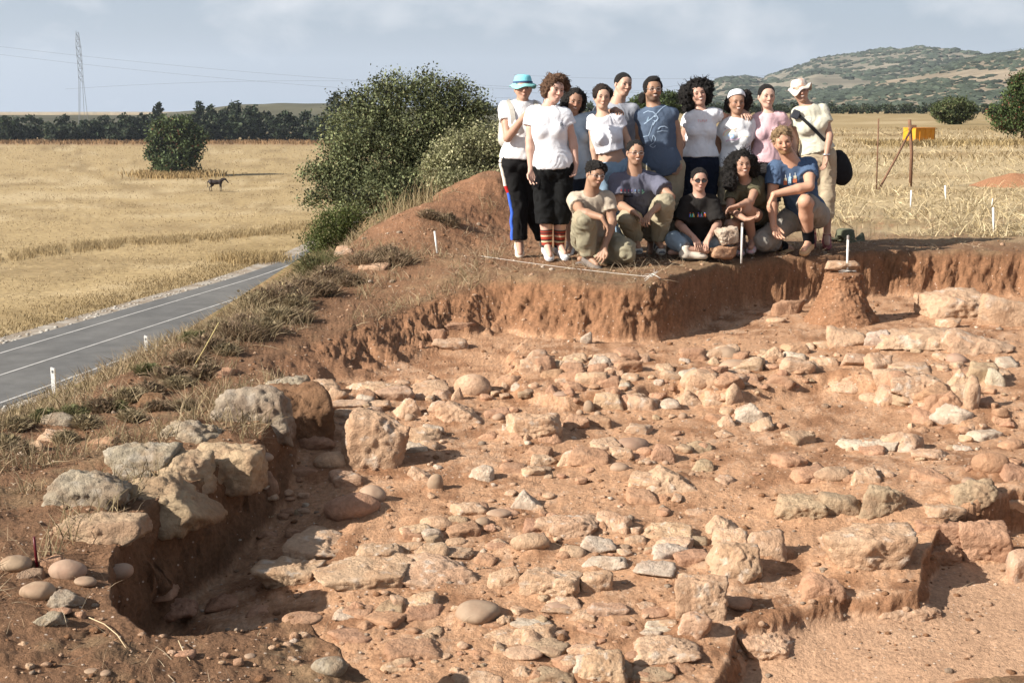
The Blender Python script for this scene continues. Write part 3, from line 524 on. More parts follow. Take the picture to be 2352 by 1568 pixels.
# ------------------------------------------------------------ hills
import bmesh
_b = bmesh.new(); bmesh.ops.create_icosphere(_b, subdivisions=1, radius=1); ICO1 = (np.array([x.co for x in _b.verts]), np.array([[q_.index for q_ in p_.verts] for p_ in _b.faces])); _b.free()
def hill(name, crest, r0, r1, r2, base_z, cols_, namp, seed, n=260, m=60, step=.0):
    cx = np.array([c[0] for c in crest]); cy = np.array([c[1] for c in crest]); us = np.linspace(cx[0], cx[-1], n)
    vs = np.interp(us, cx, cy); az = np.arctan((us-PW/2)/F_PX/.985); s = np.linspace(0, 1.35, m); VV = []
    hz = (HORIZON-vs)/F_PX*r1
    hz = hz+CAM_H; ends = np.clip(np.minimum(np.arange(n), n-1-np.arange(n))/12., 0, 1)
    for j, t in enumerate(s):
        r = r0+(r1-r0)*t if t <= 1 else r1+(r2-r1)*(t-1)/.35
        prof = math.sin(min(t, 1)*math.pi/2)**1.1 if t <= 1 else 1-((t-1)/.35)**2
        x = r*np.sin(az); y = r*np.cos(az); P = np.stack([x, y, 0*x], 1)
        nz = fbm(np.stack([x/260, 0*x+t*1.7, 0*x+seed], 1), 1, 5, .5, seed)*namp*1.6*math.sin(min(t/1.35, 1)*math.pi)
        VV.append(np.stack([x, y, base_z+(hz-base_z)*prof*(.3+.7*ends)+nz], 1))
    VV = np.concatenate(VV); ii = np.arange(m*n).reshape(m, n); FF = np.stack([ii[:-1, :-1], ii[:-1, 1:], ii[1:, 1:], ii[1:, :-1]], -1).reshape(-1, 4)
    o = obj(name, mesh_np(name, VV, FF, cols_)); o['kind'] = 'structure'
    if namp > 3:
        rgh = np.random.default_rng(seed+50); n_ = 9000; ti = rgh.uniform(.02, 1.02, n_)*(m/1.35)*.985; ui = rgh.uniform(1, n-2, n_); G3 = VV.reshape(m, n, 3); i0, j0 = ti.astype(int), ui.astype(int); P_ = G3[np.minimum(i0, m-2), j0]+(G3[np.minimum(i0, m-2)+1, j0]-G3[np.minimum(i0, m-2), j0])*(ti-i0)[:, None]+(G3[np.minimum(i0, m-2), j0+1]-G3[np.minimum(i0, m-2), j0])*(ui-j0)[:, None]
        k_ = fbm(np.stack([P_[:, 0]/90, P_[:, 2]/22, 0*P_[:, 0]], 1), 1, 3)+.35*rgh.normal(size=n_) > -.12; P_ = P_[k_]; s_ = (r1/1000)*rgh.uniform(.5, 1.75, len(P_)); v0, f0 = ICO1; k_n = len(v0)
        SV = (v0[None]*np.stack([s_*rgh.uniform(.9, 2.2, len(s_)), s_*2, s_*.75], 1)[:, None]*rgh.uniform(.7, 1.3, (len(s_), k_n, 1))+P_[:, None]).reshape(-1, 3); SF = (f0[None]+np.arange(len(s_))[:, None, None]*k_n).reshape(-1, 3); sc_ = np.repeat(np.array([(.045, .055, .038)])*rgh.uniform(.6, 1.5, (len(s_), 1)), k_n, 0)
        tag(obj('hill_scrub', mesh_np('hill_scrub', SV, SF, mat('hill_scrub', attr=True, rough=1, namp=0, spec=.02), False, sc_)), 'dark scrub dotting the far hillside', 'scrub', kind='stuff')
    return o
def hill_mat(name, soil, scrub, vs=.02, dens=.55, rock=(.62, .52, .38)):
    return mat(name, tuple(s_*.75+c_*.25 for s_, c_ in zip(soil, scrub)), 1, nscale=.03, namp=.25, spec=.02, hue2=tuple(s_*1.25+c_*.1 for s_, c_ in zip(soil, scrub)), detail=6.0)
SCRUB = []
HM1 = hill_mat('scrub_hills', (.18, .155, .115), (.062, .070, .052), .040, .515)
HM2 = hill_mat('near_scrub_hills', (.21, .165, .115), (.058, .066, .044), .055, .500)
HM3 = hill_mat('wooded_rise', (.09, .082, .055), (.036, .044, .026), .12, .58, rock=(.24, .2, .14))
hill('hills', [(1380, 246), (1480, 232), (1560, 214), (1600, 206), (1640, 188), (1690, 186), (1730, 192), (1780, 178), (1850, 152), (1920, 147), (2000, 139), (2080, 134), (2150, 140), (2220, 148), (2300, 150), (2420, 160), (2700, 190)], 1200, 3000, 3600, -5, HM1, 8, 1)
hill('hills', [(1560, 240), (1700, 232), (1800, 225), (1900, 214), (1990, 196), (2060, 186), (2130, 166), (2190, 152), (2280, 141), (2352, 131), (2450, 120), (2700, 130)], 800, 1900, 2400, -5, HM2, 6, 4)
hill('hills', [(-500, 268), (0, 268), (150, 270), (350, 270), (480, 260), (560, 248), (640, 246), (760, 245), (850, 246), (1000, 250), (1120, 252), (1300, 250), (1450, 250)], 560, 900, 1300, -9, HM3, 3, 6)
# ------------------------------------------------------------ stones
import bmesh
def ico(n):
    bm = bmesh.new(); bmesh.ops.create_icosphere(bm, subdivisions=n, radius=1); v = np.array([x.co for x in bm.verts]); f = np.array([[q.index for q in p.verts] for p in bm.faces]); bm.free(); return v, f
ICO = {n: ico(n) for n in (1, 2, 3, 4, 5)}
M_STONE = mat('limestone', attr=True, nscale=34, namp=.24, bump=1.0, bscale=48, rough=.92, spec=.15, specks=0)
M_COBBLE = mat('river_cobble', attr=True, nscale=25, namp=.12, bump=.15, bscale=60, rough=.75, spec=.25)
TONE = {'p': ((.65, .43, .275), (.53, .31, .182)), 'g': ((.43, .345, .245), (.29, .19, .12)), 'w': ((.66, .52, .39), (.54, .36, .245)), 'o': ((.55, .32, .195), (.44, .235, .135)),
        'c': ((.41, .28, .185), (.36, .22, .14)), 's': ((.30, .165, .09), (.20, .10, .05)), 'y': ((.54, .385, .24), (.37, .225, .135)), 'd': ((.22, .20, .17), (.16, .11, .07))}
def rock_mesh(name, W_, D_, H_, shape, tone, seed, lod):
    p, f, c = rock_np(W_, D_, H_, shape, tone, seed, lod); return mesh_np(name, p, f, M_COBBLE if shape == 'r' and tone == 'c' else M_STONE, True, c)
def rock_np(W_, D_, H_, shape, tone, seed, lod):
    rg = np.random.default_rng(seed); v, f = ICO[lod]; d = v/np.linalg.norm(v, axis=1)[:, None]
    if shape in 'bs':                                     # block / slab
        n = [(1, 0, 0), (-1, 0, 0), (0, 1, 0), (0, -1, 0), (0, 0, 1), (0, 0, -1)]; n = np.array(n, float)+rg.normal(size=(6, 3))*(.16 if shape == 'b' else .22)
        k = rg.normal(size=(6, 3)); k /= np.linalg.norm(k, axis=1)[:, None]; dd = np.concatenate([rg.uniform(.80, .9, 6), rg.uniform(.92, 1.2, 6)]); n = np.concatenate([n, k]); sharp = 30
    elif shape == 'a':                                    # angular
        n = np.concatenate([rg.normal(size=(6, 3)), -rg.normal(size=(1, 3))+[0, 0, 1.5], [[0, -.5, 1], [1, 0, .1], [-1, .1, .2], [0, -1, .2], [0, 1, .2], [0, 0, -1]]]); dd = rg.uniform(.5, .95, 13); sharp = 30
    elif shape == 't':                                    # pointed, wedge like
        n = np.array([(-1, -.1, .75), (1, 0, .9), (0, -1, .75), (0, 1, .6), (0, 0, -1), (.3, -.9, .2)], float)+rg.normal(size=(6, 3))*.15; dd = np.array([.62, .66, .62, .7, .8, .8]); sharp = 18
    else:                                                 # rounded cobble / boulder
        n = rg.normal(size=(9, 3)); dd = rg.uniform(.92, 1.1, 9); sharp = 7
    n /= np.linalg.norm(n, axis=1)[:, None]; q = np.maximum((d@n.T)/dd, 0)
    r = np.minimum(1/(np.sum(q**sharp, axis=1)+.62**sharp)**(1/sharp), 1.7) if shape != 'r' else 1/(np.sum(q**sharp, axis=1)+1)**(1/sharp)
    p = d*r[:, None]; p = (p-(p.max(0)+p.min(0))/2)/((p.max(0)-p.min(0))/2); p = p*[W_/2, D_/2, H_/2]
    sz = (W_*D_*H_)**(1/3); of = rg.uniform(0, 50, 3)
    if shape != 'r': nz = .06*fbm(p/sz+of, 1.7, 3)+.070*np.abs(fbm(p/sz+of, 4.5, 3, seed=2))+.024*fbm(p/sz+of, 13, 2)
    else: nz = .035*fbm(p/sz+of, 1.4, 2)+.006*fbm(p/sz+of, 9, 2)
    if tone == 'g': nz = nz+.06*np.minimum(fbm(p/sz+of, 5, 3, seed=3), 0)
    p = p+d*(nz*sz)[:, None]
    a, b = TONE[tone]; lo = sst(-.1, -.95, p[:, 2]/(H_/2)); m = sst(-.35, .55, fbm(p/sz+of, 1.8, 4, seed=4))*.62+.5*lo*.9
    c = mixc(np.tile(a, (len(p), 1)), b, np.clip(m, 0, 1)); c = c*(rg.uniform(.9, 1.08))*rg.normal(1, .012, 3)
    if tone in 'pw' and shape != 'r': c = mixc(c, (.74, .63, .51), sst(.35, .7, fbm(p/sz+of, 3.5, 4, seed=7))*.6)
    if tone == 'g': c = mixc(c, (.62, .55, .46), sst(.2, .6, fbm(p/sz+of, 4, 3, seed=7))*.3)
    return p, f, np.clip(c*.78, .02, .9)
def stone_at(u, v, w, h, shape, tone, dr, label, group=None, seed=0, name='stone', rz=None, lean=0, sink=.22, zoff=0):
    P = drop_px(u, v+h*.42); s = pxm(P); W_ = w/s; D_ = W_*dr; tilt = (CAM_H-P[2])/math.hypot(P[0], P[1])
    H_ = max((h/s-D_*tilt*.9), .30*min(W_, h/s*1.2), .25*h/s); H_ = H_/(1-sink*.75)
    rg = random.Random(seed*7+3); rzz = rg.uniform(-.25, .25) if rz is None else rz
    lod = 5 if w > 110 else 4 if w > 55 else 3 if w > 22 else 2
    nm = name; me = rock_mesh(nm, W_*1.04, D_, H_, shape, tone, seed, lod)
    y = P[1]+D_*.5; z = P[2]
    o = obj(nm, me, None, (P[0], y, z+H_*(.5-sink)+zoff), (lean, rg.uniform(-.06, .06), rzz)); tag(o, label, 'stone', group, 'thing'); return o
for i, s in enumerate(ST):
    ledge = s[0] < 760 and 850 < s[1] < 1250
    nm = {'r': 'boulder', 's': 'stone_slab', 'b': 'stone_block'}.get(s[4], 'stone')
    if s[2] < 45 and s[4] == 'r': nm = 'cobble'
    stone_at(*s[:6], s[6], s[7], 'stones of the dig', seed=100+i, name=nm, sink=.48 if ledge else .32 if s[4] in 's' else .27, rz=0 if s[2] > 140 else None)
# ---- loose rubble, too alike to single out
def px_in(poly, rg):
    P = np.array(poly); lo, hi = P.min(0), P.max(0)
    while True:
        q = lo+rg.uniform(size=2)*(hi-lo)
        if inside(np.array([q[0]]), np.array([q[1]]), P)[0]: return q
RUB = [
 ([(1180, 812), (1480, 805), (1760, 795), (1900, 800), (1880, 880), (1600, 930), (1500, 925), (1350, 925), (1200, 915), (1150, 860)], 90, (16, 70), 'small pale stone of the rubble strip below the back wall', 'rubble strip stones'),
 ([(760, 930), (1000, 860), (1180, 900), (1180, 1060), (960, 1110), (880, 1110)], 26, (14, 50), 'small stone around the upright block', 'stones round the upright block'),
 ([(1180, 960), (1900, 930), (2340, 930), (2340, 1100), (1900, 1100), (1200, 1120)], 56, (14, 88), 'small stone on the middle slope of the dig', 'middle slope stones'),
 ([(900, 1130), (1500, 1130), (1750, 1180), (1600, 1300), (1150, 1300), (870, 1240)], 50, (14, 78), 'small stone scattered above the slab pavement', 'stones above the pavement'),
 ([(700, 1390), (1150, 1370), (1560, 1380), (1600, 1560), (950, 1560), (860, 1520)], 52, (16, 92), 'small stone bedded in the front rubble', 'front rubble stones'),
 ([(1900, 780), (2340, 830), (2340, 960), (1950, 930)], 28, (16, 84), 'small stone on the upper right slope', 'upper right stones'),
 ([(560, 1060), (720, 1110), (700, 1220), (600, 1250)], 12, (12, 40), 'small stone in the shaded end of the pit', 'pit stones'),
 ([(0, 1440), (300, 1490), (700, 1450), (800, 1560), (0, 1560)], 18, (9, 26), 'pebble on the dark near baulk', 'near baulk pebbles')]
k = 0; small = []
def small_stone(u, v, w, sh, tn, sd):
    P = drop_px(u, v); s = pxm(P); W_ = w/s; rg_ = np.random.default_rng(sd); me = rock_np(W_, W_*rg_.uniform(.6, 1), W_*rg_.uniform(.35, .65), sh, tn, sd, 2 if w < 18 else 3); a_ = rg_.uniform(0, 6.28); R_ = np.array([[math.cos(a_), -math.sin(a_), 0], [math.sin(a_), math.cos(a_), 0], [0, 0, 1]])
    small.append((me[0]@R_.T+P+[0, 0, W_*.12], me[1], me[2]))
for poly, n, (a, b), lab, grp in RUB:
    rg = np.random.default_rng(900+k)
    for j in range(int(n*1.9)):
        u, v = px_in(poly, rg); w = a*.8+(b*1.15-a*.8)*rg.uniform()**2.3; sh = rg.choice(list('aaaabbssst' if rg.uniform() < .9 else 'r')); tn = rg.choice(list('pppooopyowop')) if sh != 'r' else rg.choice(list('coop'))
        if w < 40: small_stone(u, v, w, sh, tn, 2000+k)
        else: stone_at(u, v, w, w*rg.uniform(.42, .7), sh, tn, rg.uniform(.7, 1), lab, grp, seed=2000+k, name='stone' if sh != 'r' else 'cobble', rz=rg.uniform(-.5, .5), sink=.36 if w < 45 else .46)
        k += 1
n0 = 0; fs = []
for v_, f_, c_ in small: fs.append(f_+n0); n0 += len(v_)
tag(obj('rubble', mesh_np('rubble', np.concatenate([s_[0] for s_ in small]), np.concatenate(fs), M_STONE, True, np.concatenate([s_[2] for s_ in small]))), 'small broken stones bedded all over the dig floor', 'rubble', kind='stuff')
# ---- grit: thousands of crumbs and chips, one object
rg = np.random.default_rng(77); vs, fs, cs = [], [], []; v1, f1 = ICO[1]; n0 = 0
U_ = rg.uniform(-1, 1, 6500); RR = np.exp(rg.uniform(math.log(3.6), math.log(13.5), 6500)); X = RR*np.tan(U_*math.radians(23)); Y = RR
Z, Dg, Dr, Wl, _ = height(X, Y)
for i in range(len(X)):
    if Dr[i] > .02 or abs(X[i]) > 6: continue
    s = .003+.020*rg.uniform()**6+(.0007*Y[i]); s *= rg.uniform(.5, 1.1)
    vs.append(v1*[s, s*rg.uniform(.6, 1), s*rg.uniform(.35, .8)]*rg.uniform(.75, 1.25, (len(v1), 1))+[X[i], Y[i], Z[i]+s*.1]); fs.append(f1+n0); n0 += len(v1)
    q = rg.uniform(); c = (.66, .52, .40) if q < .05 else (.52, .33, .21) if q < .5 else (.30, .155, .08) if q < .85 else (.38, .28, .2); c = tuple(x_*.78 for x_ in c); cs.append(np.tile(c, (len(v1), 1)))
o = obj('grit', mesh_np('grit', np.concatenate(vs), np.concatenate(fs), M_STONE, True, np.concatenate(cs))); tag(o, 'crumbs of soil and stone chips strewn over the dig', 'grit', kind='stuff')
# ---- the earth pillar left standing by the pit wall
M_EARTH = M_SOIL
def earth_pillar():
    n, m = 150, 120; th = np.linspace(0, 2*math.pi, n, endpoint=False); t = np.linspace(0, 1, m); T, H_ = np.meshgrid(th, t)
    r = .145+.02*H_+.20*np.maximum(H_-.05, 0)**1.9; top = H_ < .12; rr = np.where(top, .145*np.sin(np.minimum(H_/.12, 1)*math.pi/2), r)
    z = np.where(top, .0-.02*(H_/.12)**2, -.02-(H_-.12)/.88*.52)
    cx, cy = 2.80, 10.85; front = np.maximum(-np.sin(T), 0); X = cx+rr*np.cos(T)*(1+.1*H_); Y = cy+rr*np.sin(T)*(1+.25*H_*front)
    P = np.stack([X, Y, z], -1).reshape(-1, 3); d = np.stack([np.cos(T), np.sin(T), 0*T+.2], -1).reshape(-1, 3); right = sst(.2, .8, np.cos(T).ravel())
    q = .022*fbm(P, 7, 4)+.014*np.abs(fbm(P, 22, 3))-(.05*right+.006)*np.maximum(fbm(P*[1, 1, .4], 17, 3, seed=5), 0); P = P+d*q[:, None]*(~top).ravel()[:, None]*1.0
    c = mixc(np.tile((.28, .145, .078), (len(P), 1)), (.20, .10, .053), sst(-.1, .7, fbm(P, 9, 3))*.8+.0); c = mixc(c, (.34, .20, .12), sst(.2, .7, fbm(P, 5, 3, seed=3))*.5)
    i = np.arange(m*n).reshape(m, n); j = np.roll(i, -1, 1); Fq = np.stack([i[:-1], i[1:], j[1:], j[:-1]], -1).reshape(-1, 4)
    o = obj('earth_pillar', mesh_np('earth_pillar', P, Fq, M_EARTH, True, c)); tag(o, 'tapering pillar of red earth left standing near the back wall', 'earth pillar')
earth_pillar()
tag(obj('stone_slab', rock_mesh('stone_slab', .29, .17, .085, 's', 'p', 501, 4), None, (2.775, 10.86, .045), (0, .05, .05)), 'pale flat stone capping the earth pillar', 'stone', kind='thing')
tag(obj('stone_block', rock_mesh('stone_block', .20, .17, .20, 'b', 'w', 514, 5), None, tuple(at_y(1667, 545, 11.64)), (.05, .04, .3)), 'cream coloured rock balanced on a flat stone in front of the group', 'stone', kind='thing')
tag(obj('stone_slab', rock_mesh('stone_slab', .26, .17, .12, 'b', 'o', 503, 4), None, tuple(at_y(1664, 581, 11.62)), (0, 0, .1)), 'orange slab under the cream coloured rock', 'stone', kind='thing')
# ------------------------------------------------------------ trees, bushes, grass
M_LEAF = mat('foliage', attr=True, rough=.7, namp=0, spec=.2, trans=.25)
M_STRAW = mat('straw', attr=True, rough=.8, namp=0, spec=.15, trans=.2)
M_BARK = mat('bark', (.13, .095, .065), .95, nscale=12, namp=.35, bump=.5, bscale=30)
def leaves(C, sz, rg, col, var=.3, flat=1.0, asp=.55, tint=None):
    n = len(C); a = rg.normal(size=(n, 3)); a /= np.linalg.norm(a, axis=1)[:, None]; b = np.cross(a, rg.normal(size=(n, 3))); b /= np.linalg.norm(b, axis=1)[:, None]+1e-9
    s = (sz*rg.uniform(.6, 1.3, n))[:, None]; P = np.stack([C-a*s, C+b*s*asp, C+a*s, C-b*s*asp], 1)
    c = np.array(col)[None]*(1+var*rg.normal(size=(n, 1))); 
    if tint is not None: m = rg.uniform(size=n) < tint[1]; c[m] = np.array(tint[0])*(1+.2*rg.normal(size=(m.sum(), 1)))
    return P.reshape(-1, 3), np.arange(4*n).reshape(n, 4), np.repeat(np.clip(c*.80, .005, .9), 4, 0)
def crown_np(blobs, nclump, per, csz, lsz, rg, col, var=.3, tint=None, shell=.55):
    w = np.array([b[3]*b[4]*b[5] for b in blobs])**(2/3); w /= w.sum(); Cs, cv = [], []
    for k_ in rg.choice(len(blobs), nclump, p=w):
        b = blobs[k_]; d = rg.normal(size=3); d /= np.linalg.norm(d); c = np.array(b[:3])+d*b[3:6]*(shell+(1.04-shell)*rg.uniform()**.6)*(1+.12*math.sin(d[0]*7+d[2]*5+k_)); p = c+rg.normal(size=(per, 3))*csz*[1, 1, .7]; Cs.append(p); cv.append(np.full(per, 1+var*.9*rg.normal()))
    Cs = np.concatenate(Cs); P, Q, c = leaves(Cs, lsz, rg, col, var*.5, tint=tint); return P, Q, np.clip(c*np.repeat(np.concatenate(cv), 4)[:, None], .006, .9)
def tree(name, label, cat, base, blobs, nclump, per, csz, lsz, col, seed, var=.35, tint=None, group=None, trunk=.08, limbs=7, shell=.55):
    rg = np.random.default_rng(seed); base = np.array(base, float); t = empty(name, tuple(base), label, cat, group); bl = [tuple(np.array(b[:3])-base)+tuple(b[3:]) for b in blobs]
    P, Q, c = crown_np(bl, nclump, per, csz, lsz, rg, col, var, tint, shell); obj('crown', mesh_np('crown', P, Q, M_LEAF, False, c), t)
    top = np.mean([b[:3] for b in bl], 0); L = [tube_np([(0, 0, -.1*top[2]), top*[.1, .1, .35], top*[.6, .6, .8]], np.array([trunk, trunk*.8, trunk*.4]), 7)]
    for i in range(limbs):
        b = bl[rg.integers(len(bl))]; e = np.array(b[:3])+rg.normal(size=3)*np.array(b[3:6])*.45; s = top*[.1, .1, .3]; L.append(tube_np([s, (s+e)/2+rg.normal(size=3)*.06*np.linalg.norm(e), e], np.array([trunk*.5, trunk*.3, trunk*.1]), 5))
    v, q = join_np_(L); obj('trunk', mesh_np('trunk', v, q, M_BARK), t); return t
def join_np_(L):
    n = 0; V = []; Q = []
    for v, q in L: V.append(v); Q.append(q+n); n += len(v)
    return np.concatenate(V), np.concatenate(Q)
def tube_np(pts, r, n=6):
    pts = np.asarray(pts, float); m = len(pts); t = np.gradient(pts, axis=0); t /= np.linalg.norm(t, axis=1)[:, None]+1e-9
    up = np.array([0, 0, 1.]) if abs(t[0, 2]) < .9 else np.array([1., 0, 0]); u = np.cross(t, up); u /= np.linalg.norm(u, axis=1)[:, None]+1e-9; w = np.cross(t, u)
    rr = np.broadcast_to(np.asarray(r, float), (m,)); an = np.arange(n)*2*math.pi/n
    V = (pts[:, None]+rr[:, None, None]*(np.cos(an)[None, :, None]*u[:, None]+np.sin(an)[None, :, None]*w[:, None])).reshape(-1, 3)
    i = np.arange(m*n).reshape(m, n); j = np.roll(i, -1, 1); return V, np.stack([i[:-1], j[:-1], j[1:], i[1:]], -1).reshape(-1, 4)
def PB(y, *L, d=1.0):                                      # blobs given as view pixels at a distance y
    o = []
    for b in L:
        c = at_y(b[0], b[1], y+(b[4] if len(b) > 4 else 0)); s = pxm(c); o.append((*c, b[2]/s, b[2]/s*d, (b[3] if len(b) > 3 and b[3] else b[2])/s))
    return o
b_ = PB(20, (830, 305, 85), (950, 265, 95), (1040, 262, 75), (900, 385, 125, 95), (785, 415, 62, 48), (1000, 350, 95), (1085, 285, 38), (745, 430, 26, 34), (860, 235, 45, 40), (1060, 215, 34), (920, 205, 34, 26), (990, 200, 36, 24), (775, 350, 34, 30, .2), (840, 440, 70, 44), (900, 450, 90, 50, -.6), (800, 470, 50, 30, -.4), (960, 430, 80, 50, -.6), (720, 400, 20, 14), (715, 455, 22, 18), (1090, 240, 16, 14), (1045, 190, 16, 18), (880, 195, 14, 14), (830, 225, 20, 18), (760, 380, 30, 30))
tree('bush', 'huge dark green bush on the bank left of the group', 'bush', (at_y(920, 400, 20)[0], 20, ground_z(at_y(920, 400, 20)[0], 20)), b_, 1600, 46, .10, .023, (.14, .155, .072), 1, .55, ((.20, .19, .09), .10), None, .09, 26, .45)
b_ = PB(17, (1065, 355, 68, 58), (1120, 335, 52, 52), (1010, 385, 42, 34), (1155, 370, 40, 50), (1095, 400, 60, 28))
tree('bush', 'smaller grey green bush between the huge bush and the woman in the turquoise hat', 'bush', (at_y(1095, 400, 17)[0], 17, ground_z(at_y(1095, 400, 17)[0], 17)), b_+PB(16.6, (1090, 430, 70, 30), (1150, 420, 40, 30), (1040, 420, 50, 26)), 1200, 22, .06, .019, (.24, .235, .115), 2, .35, ((.42, .39, .23), .25), None, .05, 14, .4)
b_ = PB(14.2, (765, 520, 46, 36), (735, 555, 36, 34), (800, 500, 34, 26), (790, 545, 34, 30))
tree('bush', 'bright green feathery shrub at the foot of the huge bush', 'bush', (at_y(760, 560, 14.2)[0], 14.2, at_y(760, 590, 14.2)[2]-.1), b_, 700, 20, .05, .012, (.105, .125, .035), 3, .3, ((.22, .20, .09), .15), None, .02, 12, .3)
b_ = PB(198, (400, 292, 42, 24), (440, 318, 30, 24), (360, 318, 24, 18), (400, 372, 52, 24), (372, 350, 34, 22), (428, 350, 34, 24), (405, 312, 34, 16), (405, 285, 22, 12))
tree('field_tree', 'lone two tiered leafy tree in the stubble field', 'tree', (at_y(398, 400, 198)[0], 198, FIELD_Z), b_, 620, 22, .45, .26, (.105, .135, .055), 4, .45, ((.20, .09, .045), .06), None, .35, 10, .4)
b_ = PB(114, (2190, 250, 40, 24), (2165, 256, 24, 20), (2215, 256, 26, 20), (2190, 272, 26, 12), (2192, 281, 14, 6))
tree('bush', 'round green bush out in the meadow right of the orange box', 'bush', (at_y(2190, 285, 114)[0], 114, 0), b_, 420, 20, .16, .10, (.085, .105, .04), 5, .4, ((.18, .17, .08), .1), None, .12, 8)
b_ = PB(60, (2330, 272, 46, 34), (2352, 225, 44, 36), (2385, 250, 60, 60), (2290, 255, 22, 16), (2340, 190, 22, 14), (2370, 190, 40, 30), (2300, 285, 22, 16))
tree('bush', 'large green bush cut off by the right edge of the meadow', 'bush', (at_y(2350, 318, 60)[0], 60, 0), b_, 800, 22, .11, .06, (.075, .105, .035), 6, .4, ((.22, .08, .05), .07), None, .1, 12)
b_ = PB(90, (1480, 235, 30, 18), (1525, 232, 34, 20), (1560, 245, 22, 14), (1500, 250, 40, 12))
tree('bush', 'green bush in the meadow behind the man in the sleeveless shirt', 'bush', (at_y(1510, 268, 90)[0], 90, 0), b_, 380, 20, .14, .085, (.075, .10, .035), 8, .4, None, None, .08, 8)
# dark tree line beyond the stubble field
for i, (u, top, w, kd) in enumerate([(12, 263, 22, 'c'), (38, 272, 30, 'r'), (78, 264, 62, 'r'), (143, 268, 56, 'r'), (200, 274, 44, 'r'), (235, 268, 46, 'r'), (285, 262, 52, 'r'), (325, 266, 44, 'r'), (366, 241, 15, 'c'), (355, 258, 14, 'c'), (350, 270, 50, 'r'), (440, 262, 60, 'r'),
        (462, 235, 15, 'c'), (484, 243, 13, 'c'), (478, 262, 50, 'r'), (512, 248, 44, 'r'), (541, 235, 30, 't'), (545, 258, 60, 'r'), (578, 246, 44, 't'), (610, 262, 54, 'r'), (655, 256, 50, 'r'), (700, 258, 54, 'r'), (735, 256, 46, 'r'), (769, 223, 40, 't'), (800, 240, 50, 'r'), (850, 250, 60, 'r'), (410, 268, 50, 'r'), (300, 272, 50, 'r'), (-30, 268, 60, 'r')]):
    Y = 392+((i*37) % 11)*2; bs = FIELD_Z; c = at_y(u, 300, Y); s = pxm(c); h = (at_y(u, top, Y)[2]-bs); r = w/s/2*(1.2 if kd != 'c' else 1.1); h *= 1.04; X = c[0]
    if kd == 'c': bl = [(X, Y, bs+h*.45, r, r, h*.45), (X, Y, bs+h*.75, r*.6, r*.6, h*.27)]
    elif kd == 't': bl = [(X, Y, bs+h*.35, r*1.2, r, h*.3), (X+.1*r, Y, bs+h*.65, r*.8, r*.8, h*.24), (X, Y, bs+h*.86, r*.5, r*.5, h*.16)]
    else: bl = [(X, Y, bs+h*.42, r, r, h*.45), (X-r*.5, Y-1, bs+h*.30, r*.7, r*.7, h*.34), (X+r*.5, Y, bs+h*.38, r*.7, r*.7, h*.38), (X+r*.1, Y, bs+h*.8, r*.45, r*.4, h*.2)]
    lab = {'c': 'slim dark cypress standing in the far tree line', 't': 'tall pointed pine rising out of the far tree line', 'r': 'bushy dark tree of the tree line beyond the stubble field'}[kd]
    tree({'c': 'cypress_tree', 't': 'pine_tree', 'r': 'pine_tree'}[kd], lab, 'tree', (X, Y, bs), bl, 100 if kd != 'c' else 44, 14, .5, .62, (.034, .048, .024), 40+i, .35, ((.075, .085, .045), .2), 'trees of the far tree line', .3, 3, .35)
# orchard row beyond the right meadow
for i in range(38):
    u = 1105+i*33+((i*17) % 9)-4; Y = 345+((i*29) % 13)*2.0; top = 234+((i*7) % 8); c = at_y(u, 250, Y); s = pxm(c); h = at_y(u, top, Y)[2]; r = 22/s; X = c[0]
    tree('orchard_tree', 'low dark tree of the row along the far end of the meadow', 'tree', (X, Y, 0), [(X, Y, h*.5, r, r, h*.5), (X-r*.6, Y, h*.42, r*.7, r, h*.42), (X+r*.6, Y, h*.45, r*.7, r, h*.42)], 44, 12, .30, .36, (.040, .055, .026), 140+i, .3, ((.09, .09, .05), .2), 'row of trees beyond the meadow', .15, 2, .4)
# ---- blades and straw
def blades(P, L, Wd, lean, rg, c0, c1, curve=.35, dirn=None):
    n = len(P); az = rg.uniform(0, 2*math.pi, n); le = lean*rg.uniform(.2, 1.3, n); d = np.stack([np.cos(az)*np.sin(le), np.sin(az)*np.sin(le), np.cos(le)], 1)
    if dirn is not None: d = d+dirn; d /= np.linalg.norm(d, axis=1)[:, None]
    s = np.cross(d, [0, 1, .3]+.6*rg.normal(size=(n, 3))); s /= np.linalg.norm(s, axis=1)[:, None]+1e-9; L = (L*rg.uniform(.5, 1.25, n))[:, None]; w = Wd*rg.uniform(.7, 1.3, n)[:, None]
    mid = P+d*L*.55; tip = P+d*L+np.stack([np.cos(az), np.sin(az), -.6+0*az], 1)*L*curve*.4
    V = np.stack([P-s*w, P+s*w, mid+s*w*.8, mid-s*w*.8, tip+s*w*.15, tip-s*w*.15], 1).reshape(-1, 3); b = np.arange(n)[:, None]*6
    Q = np.concatenate([b+[0, 1, 2, 3], b+[3, 2, 4, 5]]); t = rg.uniform(size=(n, 1)); c = (np.array(c0)*(1-t)+np.array(c1)*t)*(1+.15*rg.normal(size=(n, 1))); return V, Q, np.repeat(np.clip(c*.76, .01, .9), 6, 0)
def grass_obj(name, label, parts, m=None):
    n = 0; V, Q, C_ = [], [], []
    for v, q, c in parts: V.append(v); Q.append(q+n); C_.append(c); n += len(v)
    o = obj(name, mesh_np(name, np.concatenate(V), np.concatenate(Q), m or M_STRAW, False, np.concatenate(C_))); return tag(o, label, 'dry grass', kind='stuff')
rg = np.random.default_rng(21)
def onground(X, Y, dz=0): return np.stack([X, Y, height(X, Y)[0]+dz], 1)
